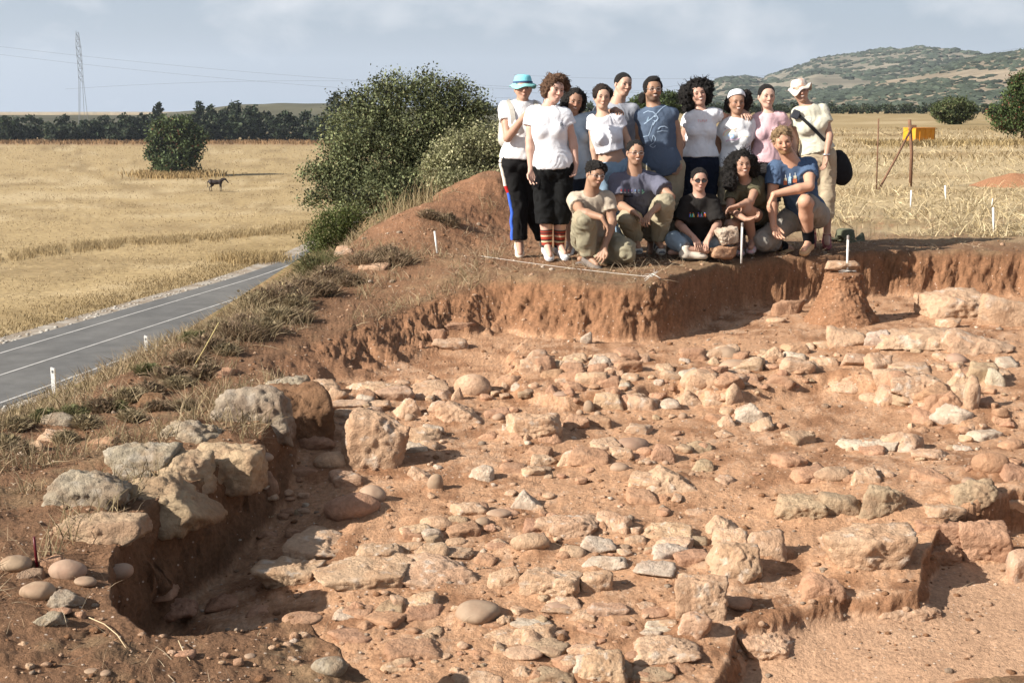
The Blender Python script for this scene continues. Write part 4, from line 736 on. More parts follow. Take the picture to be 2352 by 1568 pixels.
# meadow stubble, denser where it is near
n = 30000; Y = 12.8+np.exp(rg.uniform(0, math.log(62), n)); a = rg.uniform(-5, 23.5, n); X = Y*np.tan(np.radians(a)); q = fbm(gpts(X, Y), .5, 3); k = (q+.35*sst(13, 19, Y)+.25*rg.uniform(-1, 1, n) > .12) & (X > 1.0-.1*(Y-12)) & ((X-9.1)**2+(Y-23)**2*1.8 > 1.2); k &= ~((Y < 15.2) & (X < 5) & (rg.uniform(size=n) < .6)); X, Y = X[k], Y[k]
lie = rg.uniform(size=len(X)) < .62
grass_obj('stubble', 'pale cut straw stubble covering the meadow', [blades(onground(X[~lie], Y[~lie]),   .07+.0014*Y[~lie], .0020+.00018*Y[~lie][:, None], .7, rg, (.60, .49, .31), (.40, .30, .17)), blades(onground(X[lie], Y[lie], .01), .16+.002*Y[lie], .0022+.00015*Y[lie][:, None], 1.45, rg, (.72, .60, .38), (.5, .38, .2))])
# rough grass round the box and across the back of the meadow
n = 9000; Y = rg.uniform(34, 95, n); X = Y*np.tan(np.radians(rg.uniform(2, 23, n))); k = fbm(gpts(X, Y), .12, 3) > .05; X, Y = X[k], Y[k]
X2 = rg.uniform(13.5, 22, 2500); Y2 = 50+rg.normal(size=2500)*1.6
grass_obj('tall_dry_grass', 'taller rough dry grass standing in the back of the meadow', [blades(onground(X, Y), .15, .015, .5, rg, (.42, .31, .17), (.30, .22, .11)), blades(onground(X2, Y2), .20, .02, .3, rg, (.42, .31, .15), (.32, .23, .11))])
# grass strips in the lower field, and the verge beside the road
parts = []
u = rg.uniform(-40, 730, 15000); v = np.interp(u, [-40, 60, 200, 330, 470, 620, 730], [588, 575, 556, 545, 540, 522, 512])+rg.normal(size=15000)*4.5+9; k = fbm(np.stack([u*.035, v*.04, 0*u], 1), 1, 3)+.15+.25*rg.uniform(-1, 1, 15000) > 0
P = np.array([at_z(a_, b_2, FIELD_Z) for a_, b_2 in zip(u[k], v[k])]); P[:, 2] = height(P[:, 0], P[:, 1])[0]; parts.append(blades(P, .42, .016, .35, rg, (.52, .39, .21), (.36, .26, .13)))
Y = rg.uniform(26, 92, 9000); X = road_x(Y)-8.0-np.abs(rg.normal(size=9000))*2.2; parts.append(blades(onground(X, Y), .20, .016, .6, rg, (.42, .31, .16), (.26, .19, .10)))
P = np.array([at_z(a_, b_2, FIELD_Z) for a_, b_2 in zip(585+rg.normal(size=2600)*34, rg.normal(size=2600)*3.5+598)]); P[:, 2] = height(P[:, 0], P[:, 1])[0]; parts.append(blades(P, .55, .022, .35, rg, (.50, .37, .19), (.40, .28, .13)))
P = np.array([at_z(a_, b_2, FIELD_Z) for a_, b_2 in zip(398+rg.normal(size=2500)*42, rg.normal(size=2500)*3+404)]); P[:, 2] = height(P[:, 0], P[:, 1])[0]; parts.append(blades(P, 1.0, .07, .3, rg, (.50, .36, .17), (.36, .24, .11)))
u = rg.uniform(-20, 860, 5000); P = np.array([at_z(a_, b_2, FIELD_Z) for a_, b_2 in zip(u, 328+rg.normal(size=5000)*2.2)]); parts.append(blades(P, 1.1, .12, .3, rg, (.36, .22, .11), (.28, .17, .08)))
n = 30000; P = np.array([at_z(a_, b_2, FIELD_Z) for a_, b_2 in zip(rg.uniform(-40, 860, n), 338+430*rg.uniform(size=n)**1.3)]); k = (P[:, 0] < road_x(P[:, 1])-7.5) & (fbm(P*[.6, 1, 0], .25, 4)+.2*rg.normal(size=n) > -.05); P = P[k]; P[:, 2] = height(P[:, 0], P[:, 1])[0]; parts.append(blades(P, .06+.0009*P[:, 1], (.006+.00014*P[:, 1])[:, None], .8, rg, (.60, .46, .27), (.27, .19, .10)))
grass_obj('field_grass', 'standing golden dry grass in strips across the stubble field', parts)
# dry grass and straw on the bank and the earth edge
parts = []
n = 34000; Y = np.exp(rg.uniform(math.log(4), math.log(15.5), n)); X = np.interp(Y, EDGE_Y, EDGE_X)+rg.uniform(-1.2, 1.5, n)**1; dd, dg, dr_, wl_, _ = height(X, Y); q = fbm(gpts(X, Y), 1.6, 3)+.7*np.exp(-((X-np.interp(Y, EDGE_Y, EDGE_X)+.2)/.45)**2)-.15*(Y > 12.5); k = (q-.5*np.exp(-(((X+.5)/.9)**2+((Y-14.2)/1.5)**2)) > .10) & (dg < .1) & (X > -6.5); X, Y = X[k], Y[k]; h_ = rg.uniform(size=len(X))
P = onground(X, Y); lie = h_ < .6; parts.append(blades(P[lie], .14, .0018, 1.4, rg, (.55, .43, .27), (.30, .2, .12))); parts.append(blades(P[~lie], .13, .0020, .6, rg, (.42, .32, .18), (.20, .155, .08)))
n = 5200; X = rg.uniform(-1, 4.6, n); Y = rg.uniform(10.3, 13.2, n); dd, dg, *_ = height(X, Y); k = (dg < .05) & (fbm(gpts(X, Y), 2.2, 3) > .0); P = onground(X[k], Y[k], .004); parts.append(blades(P, .11, .0014, 1.5, rg, (.60, .48, .32), (.36, .25, .15)))
n = 700; Y = rg.uniform(3.6, 6, n); X = rg.uniform(-2.6, 0, n); dd, dg, *_ = height(X, Y); k = (dg < .05); P = onground(X[k], Y[k], .004); parts.append(blades(P, .07, .0010, 1.5, rg, (.62, .5, .34), (.36, .25, .15)))
n = 260; Y = rg.uniform(4.4, 10, n); X = rg.uniform(-1.5, 3.6, n); P = onground(X, Y, .006); parts.append(blades(P, .08, .0008, 1.5, rg, (.55, .42, .28), (.4, .3, .2)))
grass_obj('dry_grass', 'dry straw and withered grass matted on the bank', parts)
# tall stalks before the big bush
parts = []
for u, v, hh in [(880, 480, 90), (905, 470, 75), (925, 455, 60), (850, 500, 70), (870, 490, 60), (955, 440, 45), (830, 520, 50), (985, 425, 40), (945, 450, 95), (975, 440, 100), (970, 435, 85), (900, 478, 100)]:
    p = at_y(u, v, 13.9); s = pxm(p); n = 26; P = p+rg.normal(size=(n, 3))*[.07, .07, .0]; P[:, 2] = height(P[:, 0], P[:, 1])[0]; parts.append(blades(P, hh/s*rg.uniform(.5, 1), .0022, .22, rg, (.55, .43, .25), (.35, .27, .13)))
grass_obj('tall_stalks', 'tall dry grass stalks in front of the huge bush', parts)
# low dry shrubs on the edge of the bank
SHR = [(722, 600, 34, 0), (700, 655, 34, 1), (640, 672, 40, 1), (585, 690, 38, 2), (540, 728, 36, 1), (485, 758, 34, 1), (432, 792, 32, 1), (390, 830, 30, 1), (840, 592, 36, 2), (885, 575, 30, 2), (915, 590, 34, 2), (760, 625, 36, 2), (800, 640, 26, 2), (345, 862, 28, 1), (295, 878, 28, 2), (235, 902, 26, 1), (165, 915, 24, 3), (100, 925, 24, 3), (40, 945, 24, 2), (195, 940, 24, 2), (610, 650, 26, 1), (655, 620, 30, 1), (575, 655, 22, 2), (500, 720, 26, 2), (450, 745, 22, 3), (265, 905, 18, 3), (700, 590, 22, 1), (10, 985, 26, 2), (1030, 515, 24, 2), (985, 530, 20, 2), (560, 760, 26, 1), (470, 820, 26, 1), (640, 720, 26, 2), (560, 735, 22, 1), (600, 745, 24, 2), (520, 775, 22, 2), (410, 850, 24, 2), (360, 905, 22, 1), (300, 925, 22, 2), (420, 900, 20, 1), (340, 820, 22, 3), (150, 975, 20, 2), (60, 1000, 22, 1), (670, 690, 26, 2), (690, 720, 20, 1), (740, 660, 24, 1)]
SC_ = {1: ((.24, .165, .105), (.38, .275, .165)), 2: ((.30, .235, .135), (.46, .355, .215)), 3: ((.16, .165, .07), (.27, .23, .11)), 0: ((.12, .12, .05), (.2, .18, .08))}
for i, (u, v, r, kd) in enumerate(SHR):
    if u < 560: v += 26; r *= .85
    elif u > 745: r *= .72; kd = 1
    else: r *= 1.05
    g_ = drop_px(u, v+r*.7) if v+r*.7 > 560 else at_y(u, v+r*.7, 13); g_[2] = ground_z(g_[0], g_[1]); s = pxm(g_); R_ = r/s*1.15; rg2 = np.random.default_rng(300+i)
    n = 520; c = g_+rg2.normal(size=(n, 3))*[R_*.42, R_*.38, 0]; c[:, 2] = height(c[:, 0], c[:, 1])[0]; dirn = (c-g_)*[1, 1, 0]/R_*.9; v1, q1, c1 = blades(c, R_*1.25, .0020+.00006*g_[1], .5, rg2, *SC_[kd], curve=.5, dirn=dirn)
    P2, Q2, C2 = crown_np([(*(g_+[0, 0, R_*.45]), R_*.95, R_*.8, R_*.6)], 46, 12, R_*.12, .010+.0006*g_[1], rg2, SC_[kd][0], .3, ((.30, .24, .13), .25), .2)
    wh = 'on the slope of the spoil heap' if u > 745 else 'on the bank by the feathery shrub' if u > 640 else 'on the middle of the road bank' if u > 460 else 'on the near left road bank'
    t = empty('dry_shrub', tuple(g_), {1: 'low brown withered shrub '+wh, 2: 'low straw coloured dry shrub '+wh, 3: 'small fresh green weed at the left end of the bank', 0: 'dark shrub below the feathery one'}[kd], 'shrub', 'shrubs '+wh)
    obj('stem', mesh_np('stem', v1-g_, q1, M_STRAW, False, c1), t); obj('foliage', mesh_np('foliage', P2-g_, Q2, M_LEAF, False, C2), t)
# ------------------------------------------------------------ implicit surfaces for people and animals
def axis(lo, hi, h, fine):
    pts = [lo]; x = lo
    while x < hi:
        f = any(a-h <= x <= b for a, b, _ in fine); hh = min([q for a, b, q in fine if a-h <= x <= b], default=h) if f else h; x += hh; pts.append(x)
    return np.array(pts, np.float32)
class Field:
    def __init__(s, lo, hi, h=.012, fx=(), fy=(), fz=()):
        s.x, s.y, s.z = axis(lo[0], hi[0], h, fx), axis(lo[1], hi[1], h, fy), axis(lo[2], hi[2], h, fz)
        s.f = np.full((len(s.x), len(s.y), len(s.z)), .2, np.float32)
    def blk(s, lo, hi, pad):
        sl = [slice(max(np.searchsorted(a, l-pad)-1, 0), np.searchsorted(a, h_+pad)+1) for a, l, h_ in zip((s.x, s.y, s.z), lo, hi)]
        X = s.x[sl[0]][:, None, None]; Y = s.y[sl[1]][None, :, None]; Z = s.z[sl[2]][None, None, :]; return tuple(sl), X, Y, Z
    def put(s, sl, d, k, sub=False):
        a = s.f[sl]; 
        if a.size == 0: return
        if sub: d = -d; h = np.clip(.5-.5*(a-d)/k, 0, 1) if k else None; s.f[sl] = np.maximum(a, d) if not k else a+(d-a)*h+k*h*(1-h)
        else: h = np.clip(.5+.5*(a-d)/k, 0, 1); s.f[sl] = a+(d-a)*h-k*h*(1-h)
    def cone(s, a, b, ra, rb, k=.02, sub=False, caps=None):
        a = np.asarray(a, float); b = np.asarray(b, float); r = max(ra, rb); sl, X, Y, Z = s.blk(np.minimum(a, b)-r, np.maximum(a, b)+r, k+.03)
        e = b-a; L = e@e+1e-9; px, py, pz = X-a[0], Y-a[1], Z-a[2]; tt = (px*e[0]+py*e[1]+pz*e[2])/L; t = np.clip(tt, 0, 1)
        d = np.sqrt((px-t*e[0])**2+(py-t*e[1])**2+(pz-t*e[2])**2)-(ra+(rb-ra)*t)
        if caps is not None: d = np.maximum(d, (tt-caps)*math.sqrt(L))
        s.put(sl, d.astype(np.float32), k, sub)
    def ell(s, c, rad, R=None, k=.02, sub=False):
        c = np.asarray(c, float); rad = np.asarray(rad, float); r = rad.max(); sl, X, Y, Z = s.blk(c-r, c+r, k+.03); px, py, pz = X-c[0], Y-c[1], Z-c[2]
        if R is None: R = np.eye(3)
        q = [px*R[0][i]+py*R[1][i]+pz*R[2][i] for i in range(3)]
        k0 = np.sqrt(sum((q[i]/rad[i])**2 for i in range(3))); k1 = np.sqrt(sum((q[i]/rad[i]**2)**2 for i in range(3)))+1e-6
        s.put(sl, (k0*(k0-1)/k1).astype(np.float32), k, sub)
    def cut(s, p, n):                                      # keep the side away from n
        p = np.asarray(p, float); n = np.asarray(n, float)
        d = (s.x[:, None, None]-p[0])*n[0]+(s.y[None, :, None]-p[1])*n[1]+(s.z[None, None, :]-p[2])*n[2]; s.f = np.maximum(s.f, d.astype(np.float32))
    def mesh(s):
        f = s.f; f[0], f[-1], f[:, 0], f[:, -1], f[:, :, 0], f[:, :, -1] = .2, .2, .2, .2, .2, .2
        ins = f < 0; c = np.zeros(tuple(n-1 for n in f.shape), np.int8)
        for i in (0, 1):
            for j in (0, 1):
                for k in (0, 1): c += ins[i:i+c.shape[0], j:j+c.shape[1], k:k+c.shape[2]]
        act = (c > 0) & (c < 8); I = np.argwhere(act); vid = -np.ones(c.shape, np.int32); vid[act] = np.arange(len(I))
        G_ = [s.x, s.y, s.z]; acc = np.zeros((len(I), 3)); cnt = np.zeros(len(I)); cr = [(i, j, k) for i in (0, 1) for j in (0, 1) for k in (0, 1)]
        val = {q: f[I[:, 0]+q[0], I[:, 1]+q[1], I[:, 2]+q[2]] for q in cr}; pos = {q: np.stack([G_[a][I[:, a]+q[a]] for a in range(3)], 1) for q in cr}
        for q in cr:
            for a in range(3):
                if q[a] == 0:
                    w = list(q); w[a] = 1; w = tuple(w); v0, v1_ = val[q], val[w]; m = (v0 < 0) != (v1_ < 0); t = np.where(m, v0/(v0-v1_+1e-12), 0)
                    acc += np.where(m[:, None], pos[q]+(pos[w]-pos[q])*t[:, None], 0); cnt += m
        Vv = acc/cnt[:, None]; quads = []
        for a in range(3):
            b, c_ = (a+1) % 3, (a+2) % 3; s0 = [slice(1, -1)]*3; s0[a] = slice(0, -1); s1 = list(s0); s1[a] = slice(1, None)
            A0, A1 = ins[tuple(s0)], ins[tuple(s1)]; E = np.argwhere(A0 != A1); fl = A0[tuple(E.T)]; E = E.copy(); E[:, b] += 1; E[:, c_] += 1
            def v(db, dc): P_ = E.copy(); P_[:, b] += db; P_[:, c_] += dc; return vid[tuple(P_.T)]
            q = np.stack([v(-1, -1), v(0, -1), v(0, 0), v(-1, 0)], 1); q[~fl] = q[~fl][:, ::-1]; quads.append(q)
        Q = np.concatenate(quads); return Vv, Q[(Q >= 0).all(1)]
def vnormals(V, Q):
    n = np.cross(V[Q[:, 2]]-V[Q[:, 0]], V[Q[:, 3]]-V[Q[:, 1]]); o = np.zeros_like(V)
    for i in range(4): np.add.at(o, Q[:, i], n)
    return o/(np.linalg.norm(o, axis=1)[:, None]+1e-12)
def relax(V, Q, it=1, a=.5):
    for _ in range(it):
        s_ = np.zeros_like(V); c_ = np.zeros(len(V))
        for i in range(4): np.add.at(s_, Q[:, i], V[Q[:, (i+1) % 4]]+V[Q[:, i-1]]); np.add.at(c_, Q[:, i], 2)
        V = V*(1-a)+a*s_/c_[:, None]
    return V
def tube_np(pts, r, n=6, closed=False):
    pts = np.asarray(pts, float); m = len(pts); t = np.gradient(pts, axis=0); t /= np.linalg.norm(t, axis=1)[:, None]+1e-9
    up = np.array([0, 0, 1.]) if abs(t[0, 2]) < .9 else np.array([1., 0, 0]); u = np.cross(t, up); u /= np.linalg.norm(u, axis=1)[:, None]+1e-9; w = np.cross(t, u)
    rr = np.broadcast_to(np.asarray(r, float), (m,)); an = np.arange(n)*2*math.pi/n
    V = (pts[:, None]+rr[:, None, None]*(np.cos(an)[None, :, None]*u[:, None]+np.sin(an)[None, :, None]*w[:, None])).reshape(-1, 3)
    i = np.arange(m*n).reshape(m, n); j = np.roll(i, -1, 1)
    Q = np.stack([i[:-1], j[:-1], j[1:], i[1:]], -1).reshape(-1, 4)
    if closed: Q = np.concatenate([Q, np.stack([i[-1], j[-1], j[0], i[0]], -1)])
    return V, Q
def join_np(L):
    n = 0; V = []; Q = []
    for v, q in L: V.append(v); Q.append(q+n); n += len(v)
    return np.concatenate(V), np.concatenate(Q)
# ------------------------------------------------------------ people
M_SKIN = mat('skin', attr=True, rough=.55, nscale=120, namp=.06, bump=.08, bscale=260, spec=.35)
M_CLOTH = mat('cloth', attr=True, rough=.95, nscale=28, namp=.07, bump=.25, bscale=120, spec=.08)
M_HAIR = mat('hair', attr=True, rough=.6, nscale=160, namp=.45, bump=1.0, bscale=190, spec=.3)
M_SHOE = mat('shoe', attr=True, rough=.7, nscale=60, namp=.12, bump=.2, bscale=150, spec=.25)
M_EYE = mat('eye_white', (.62, .58, .54), .3, namp=0); M_DARK = mat('dark_trim', (.02, .015, .012), .4, namp=0); M_TEETH = mat('teeth', (.75, .72, .66), .3, namp=0)
M_LENS = mat('tinted_lens', (.035, .03, .03), .08, namp=0, spec=.8); M_METAL = mat('bright_metal', (.62, .62, .60), .3, namp=0, metal=.9)
CROPS = {'A': (1120.9, 137.8, .20504), 'B': (1561.9, 137.8, .20504), 'C': (1120.9, 367.5, .20313), 'D': (1561.9, 321.6, .20504), 'd': (0, 0, 1)}
def unit(v): v = np.asarray(v, float); return v/(np.linalg.norm(v)+1e-9)
def rotm(yaw, pitch, roll):
    """columns: right, forward, up. yaw + turns to the right of the picture, pitch + looks up, roll + leans the crown to the right"""
    y, p, r = (math.radians(a) for a in (yaw, pitch, roll))
    f = np.array([math.sin(y)*math.cos(p), -math.cos(y)*math.cos(p), math.sin(p)]); r0 = np.array([math.cos(y), math.sin(y), 0]); u0 = np.cross(f, r0)*-1
    u0 = np.cross(r0, f)*-1 if u0[2] < 0 else u0; u0 = u0 if u0[2] > 0 else -u0
    u = u0*math.cos(r)+r0*math.sin(r); rr = r0*math.cos(r)-u0*math.sin(r); return np.stack([rr, f, u], 1)
def hand(F, w, tip, nrm, sgn, sc, curl=.5, spread=1.0, r0=.025):
    d = unit(tip-w); n = unit(nrm-d*(nrm@d)); s = np.cross(d, n)*sgn; kn = w+d*.085*sc
    for q in (-.026, 0, .026): F.cone(w+s*q*.5*sc, kn+s*q*sc, .017*sc, .0135*sc, .008)
    for i, (q, L) in enumerate(((-.031, .068), (-.0105, .078), (.0105, .074), (.031, .058))):
        b = kn+s*q*sc*1.05; c = curl*(1+.12*i); dd = unit(d*math.cos(c*.6)+n*math.sin(c*.6)+s*q*5*spread*(1-curl*.4)); b2 = b+dd*L*.48*sc
        d3 = unit(d*math.cos(c*1.7)+n*math.sin(c*1.7)+s*q*3*spread); b3 = b2+d3*L*.34*sc; d4 = unit(d*math.cos(c*2.4)+n*math.sin(c*2.4)); b4 = b3+d4*L*.24*sc
        F.cone(b, b2, .0098*sc, .0088*sc, .004); F.cone(b2, b3, .0088*sc, .008*sc, .003); F.cone(b3, b4, .008*sc, .0068*sc, .003)
    t0 = w+d*.022*sc-s*.016*sc; t1 = t0+unit(d*.75-s*.8+n*.15)*.042*sc; t2 = t1+unit(d*.95-s*.25+n*.35)*.032*sc; t3 = t2+unit(d+n*.5)*.022*sc
    F.cone(t0, t1, .0165*sc, .0115*sc, .008); F.cone(t1, t2, .011*sc, .0095*sc, .003); F.cone(t2, t3, .0095*sc, .0078*sc, .003)
PEOPLE = {}
SKM, CLM = .80, .80
def person(key, label, y0, J, skin=(.52, .31, .21), male=False, hair=None, shirt=None, pants=None, shoes=None, face={}, glasses=None, build=1.0, group='people in the group picture', extra=None, beard=None, handsp={}):
    def W_(j):
        if isinstance(j, np.ndarray): return j
        if j[0] == 'w': return np.array(j[1:], float)
        ox, oy, sc = CROPS[j[0]]; return at_y(ox+j[1]*sc, oy+j[2]*sc, y0+(j[3] if len(j) > 3 else 0))
    hd = J['head']; hc = W_(hd[:4]); yaw, pit, roll, S = hd[4:8]; R = rotm(yaw, pit, roll); HL = lambda x, f, u: hc+R@np.array([x, f, u])*S
    K = {k: W_(v) for k, v in J.items() if k != 'head' and v is not None and k != 'lie'}
    g = build*(1.12 if male else 1.0); nk, sl, sr, pe = K['neck'], K['sl'], K['sr'], K['pel']
    ux = unit(sr-sl); up = unit(nk-pe); fw = unit(np.cross(ux, up)); fw = fw if fw[1] < 0 else -fw; ux = unit(np.cross(up, fw)); ux = ux if ux[0] > 0 else -ux
    TR = np.stack([ux, fw, up], 1); TL = np.linalg.norm(nk-pe); T = lambda x, f, u: pe+TR@np.array([x, f, u])
    hx = unit([ux[0], ux[1], 0]) if up[2] > .6 else ux
    hl = K.get('hl', pe-hx*.085*g-up*.02); hr = K.get('hr', pe+hx*.085*g-up*.02)
    for s_, h_ in (('l', hl), ('r', hr)):                   # plain standing legs where nothing is given
        if 'k'+s_ not in K: 
            gz = 0; K['k'+s_] = h_*[1, 1, 0]+[0, -.01, .47*h_[2]/.88+.02]; K['a'+s_] = h_*[1, 1, 0]+[0, .02, .085]; K['t'+s_] = K['a'+s_]+[.03 if s_ == 'r' else -.03, -.17, -.055]
    allp = [hc+[0, 0, .2], hc-[.16, .16, .16], hc+[.16, .16, .1], pe-[.2, .2, .2], pe+[.2, .2, .2], sl-[.08, .1, .1], sr+[.08, .1, .1]]+list(K.values())
    lo = np.min(allp, 0)-.09; hi = np.max(allp, 0)+.09
    fz = [(hc[2]-.62*S, hc[2]+.56*S, .0055)]; fx = [(hc[0]-.45*S, hc[0]+.45*S, .0055)]; fy = [(hc[1]-.6*S, hc[1]+.5*S, .006)]
    for s_ in 'lr':
        if 'd'+s_ in K and handsp.get('vis'+s_, True):
            a, b = np.minimum(K['w'+s_], K['d'+s_])-.03, np.maximum(K['w'+s_], K['d'+s_])+.03; fx.append((a[0], b[0], .0065)); fy.append((a[1], b[1], .0065)); fz.append((a[2], b[2], .0065))
    F = Field(lo, hi, .0125, fx, fy, fz)
    cw, ww, hw = (.150*g, .118*g, .155*g) if not male else (.158*g, .128*g, .142*g)
    shw = np.linalg.norm(sr-sl)/2
    def torso(F, inf, k=.05, waist=True):
        F.ell(T(0, 0, TL*.66), (min(cw, shw+.02)+inf, .098*g+inf, .19+inf), TR, k); F.ell(T(0, .0, TL*.36), (ww+inf, .088*g+inf, .17+inf), TR, k)
        F.cone(nk-up*.040, sl-up*.01, .058+inf, .047*g+inf, k*.8); F.cone(nk-up*.040, sr-up*.01, .058+inf, .047*g+inf, k*.8)
        F.ell(T(0, 0, .02), (hw+inf, .105*g+inf, .13+inf), TR, k)
        if not male:
            for q in (-1, 1): F.ell(T(q*.068, .068, TL*.60), (.058+inf, .055+inf, .06+inf), TR, .03)
        elif J.get('belly'): F.ell(T(0, .05, TL*.3), (.11+inf, .09+inf, .12+inf), TR, .04)
    torso(F, 0)
    F.cone(HL(0, -.12, -.22), nk-up*.01, (.052 if not male else .060), (.054 if not male else .064)*g, .03)
    # head
    e = lambda x, f, u, a, b, c, k=.02, sub=False: F.ell(HL(x, f, u), np.array((a, b, c))*S, R, k*S*4, sub)
    e(0, -.06, .15, .33, .40, .345); e(0, .12, -.06, .275, .265, .35); e(0, .215, -.375, .135 if not male else .155, .13, .115, .025); e(0, .25, .12, .24, .14, .2)
    for q in (-1, 1):
        F.cone(HL(q*.225, .02, -.15), HL(q*.095, .18, -.36), .095*S, .085*S, .06*S); e(q*.155, .285, -.09, .10, .085, .11, .02)
        e(q*.335, -.05, -.04, .035, .075, .115, .006)
        F.ell(HL(q*.130, .425, .005), np.array((.075, .06, .05))*S, R, .05*S, True)
    F.cone(HL(-.14, .335, .085), HL(.14, .335, .085), .05*S, .05*S, .05*S)
    F.cone(HL(0, .375, .04), HL(0, .47, -.12), .032*S, .05*S, .035*S); 
    for q in (-1, 1): F.ell(HL(q*.05, .41, -.135), np.array((.035, .05, .03))*S, R, .02*S)
    sm = face.get('smile', .02)
    F.cone(HL(-.10, .345, -.225+sm), HL(0, .40, -.235), .024*S, .034*S, .03*S); F.cone(HL(.10, .345, -.225+sm), HL(0, .40, -.235), .024*S, .034*S, .03*S); F.ell(HL(0, .385, -.275), np.array((.07, .04, .028))*S, R, .03*S)
    # arms
    ar = g*(1.0 if not male else 1.04)
    for s_, sh, sg in (('l', sl, -1), ('r', sr, 1)):
        el, wr = K['e'+s_], K['w'+s_]; F.cone(sh, sh+(el-sh)*.5, .047*ar, .043*ar, .02); F.cone(sh+(el-sh)*.5, el, .043*ar, .034*ar, .015)
        F.cone(el, el+(wr-el)*.3, .036*ar, .038*ar, .015); F.cone(el+(wr-el)*.3, wr, .038*ar, .0235*ar, .012)
        tip = K.get('d'+s_, wr+unit(wr-el)*.17); nn_ = handsp.get('n'+s_, (0, -1, 0) if abs(unit(tip-wr)[1]) < .8 else (0, 0, -1))
        hand(F, wr, tip, np.array(nn_, float), handsp.get('s'+s_, 1), 1.0*(1.06 if male else .95), handsp.get('c'+s_, .42))
    # legs and feet
    for s_, h_ in (('l', hl), ('r', hr)):
        kn, an, to = K['k'+s_], K['a'+s_], K['t'+s_]; F.cone(h_, kn, .082*g, .053*g, .03); m_ = kn+(an-kn)*.33+unit(kn-an)*0+np.array([0, .012, 0]); F.cone(kn, m_, .050*g, .054*g, .02); F.cone(m_, an, .054*g, .036*g, .02)
        F.cone(an, to, .034, .026, .02)
    V_, Q_ = F.mesh(); V_ = relax(V_, Q_, 1, .35)
    # skin colour: tan face, redder lips, cheeks and nose, knees; stubble
    L_ = (V_-hc)@R/S; skin = tuple(s__*SKM for s__ in skin); c = np.tile(np.array(skin), (len(V_), 1))
    near_ = (np.abs(L_) < [.5, .7, .62]).all(1)
    def blob(x, f, u, a, b, c_): return np.exp(-(((L_[:, 0]-x)/a)**2+((L_[:, 1]-f)/b)**2+((L_[:, 2]-u)/c_)**2)**1.5)*near_
    ck = np.clip(blob(.16, .33, -.1, .11, .15, .1)+blob(-.16, .33, -.1, .11, .15, .1)+blob(0, .46, -.11, .08, .1, .08), 0, 1); c = mixc(c, np.array(skin)*[1.12, .80, .74], ck*.38)
    lp = blob(0, .40, -.245, .105, .1, .042); lipc = face.get('lip', (.42, .19, .15)); c = mixc(c, np.array(lipc), np.clip(lp*1.3, 0, 1)*.5)
    soc = blob(.13, .36, .01, .09, .12, .05)+blob(-.13, .36, .01, .09, .12, .05); c = mixc(c, np.array(skin)*[.60, .48, .44], np.clip(soc, 0, 1)*.6)  # shade under the brows painted into the skin round the eyes
    if beard:
        bc, st = beard; jaw = sst(-.16, -.27, L_[:, 2])*sst(-.1, .05, L_[:, 1])*near_*sst(-.52, -.45, L_[:, 2]); mo = blob(0, .38, -.19, .12, .12, .035); c = mixc(c, np.array(bc), np.clip(jaw*(1-np.clip(lp*2, 0, 1))+mo, 0, 1)*st)
    c = c*(1+.06*fbm(V_, 14, 2))[:, None]
    root = obj('person', mesh_np('person', V_, Q_, M_SKIN, True, np.clip(c, .01, .95))); tag(root, label, 'person', group, 'thing')
    out = {'root': root, 'hc': hc, 'R': R, 'S': S, 'K': K, 'T': T, 'TR': TR, 'HL': HL, 'TL': TL, 'sl': sl, 'sr': sr, 'nk': nk, 'pe': pe, 'hl': hl, 'hr': hr, 'g': g}
    # eyes, brows, teeth
    eyes, brows = [], []
    sv, sf = ICO[2]
    op = face.get('open', .018)
    def elv(c_, rad): return (c_+(sv*np.array(rad)*S)@R.T, sf)
    ev, ef = join_np([elv(HL(q*.13, .352, .0), (.046, .035, op)) for q in (-1, 1)]); obj('eye', mesh_np('eye', ev, ef, M_EYE), root)
    ev, ef = join_np([elv(HL(q*.128, .378, .0), (.022, .014, op*.98)) for q in (-1, 1)]+[elv(HL(q*.13, .372, op*.8), (.055, .02, .010)) for q in (-1, 1)]); obj('iris', mesh_np('iris', ev, ef, M_DARK), root)
    bl = []
    for q in (-1, 1):
        pts = [HL(q*x, f, u) for x, f, u in ((.055, .395, .075), (.12, .395, .105), (.19, .355, .085))]; bl.append(tube_np(pts, np.array([.012, .015, .008])*S, 6))
    bv, bq = join_np(bl); hc_ = (hair or {}).get('col', (.02, .014, .01)); obj('eyebrow', mesh_np('eyebrow', bv, bq, M_HAIR, True, np.tile(np.array(hc_)*.9, (len(bv), 1))), root)
    if face.get('teeth'):
        pts = [HL(x, .425-abs(x)**2*4, -.238+sm*abs(x)*8) for x in np.linspace(-.065, .065, 9)]; tv, tq = tube_np(pts, np.array([.006]+[.015]*7+[.006])*S, 6); obj('teeth', mesh_np('teeth', tv, tq, M_TEETH), root)
    # hair: blobs in head units, cut away from the face, roughened
    if hair:
        bl = hair['blobs']; allb = [HL(*b[:3])+np.array([sx_, sy_, sz_])*max(b[3:6])*S*1.15 for b in bl for sx_ in (-1, 1) for sy_ in (-1, 1) for sz_ in (-1, 1)]
        HF = Field(np.min(allb, 0)-.03, np.max(allb, 0)+.03, .0065)
        for b in bl: HF.ell(HL(*b[:3]), np.array(b[3:6])*S, R, .03)
        fc_ = hair.get('face', (0, .47, -.16, .285, .36, .50)); HF.ell(HL(*fc_[:3]), np.array(fc_[3:])*S, R, .02, True)
        if hair.get('neckcut', True): HF.cone(HL(0, -.02, -.3), HL(0, .3, -.9), .26*S, .30*S, .01, True)
        HV, HQ = HF.mesh(); HV = relax(HV, HQ, 1, .3); hn = vnormals(HV, HQ); a_ = hair.get('curl', .004); sc_ = hair.get('freq', 55)
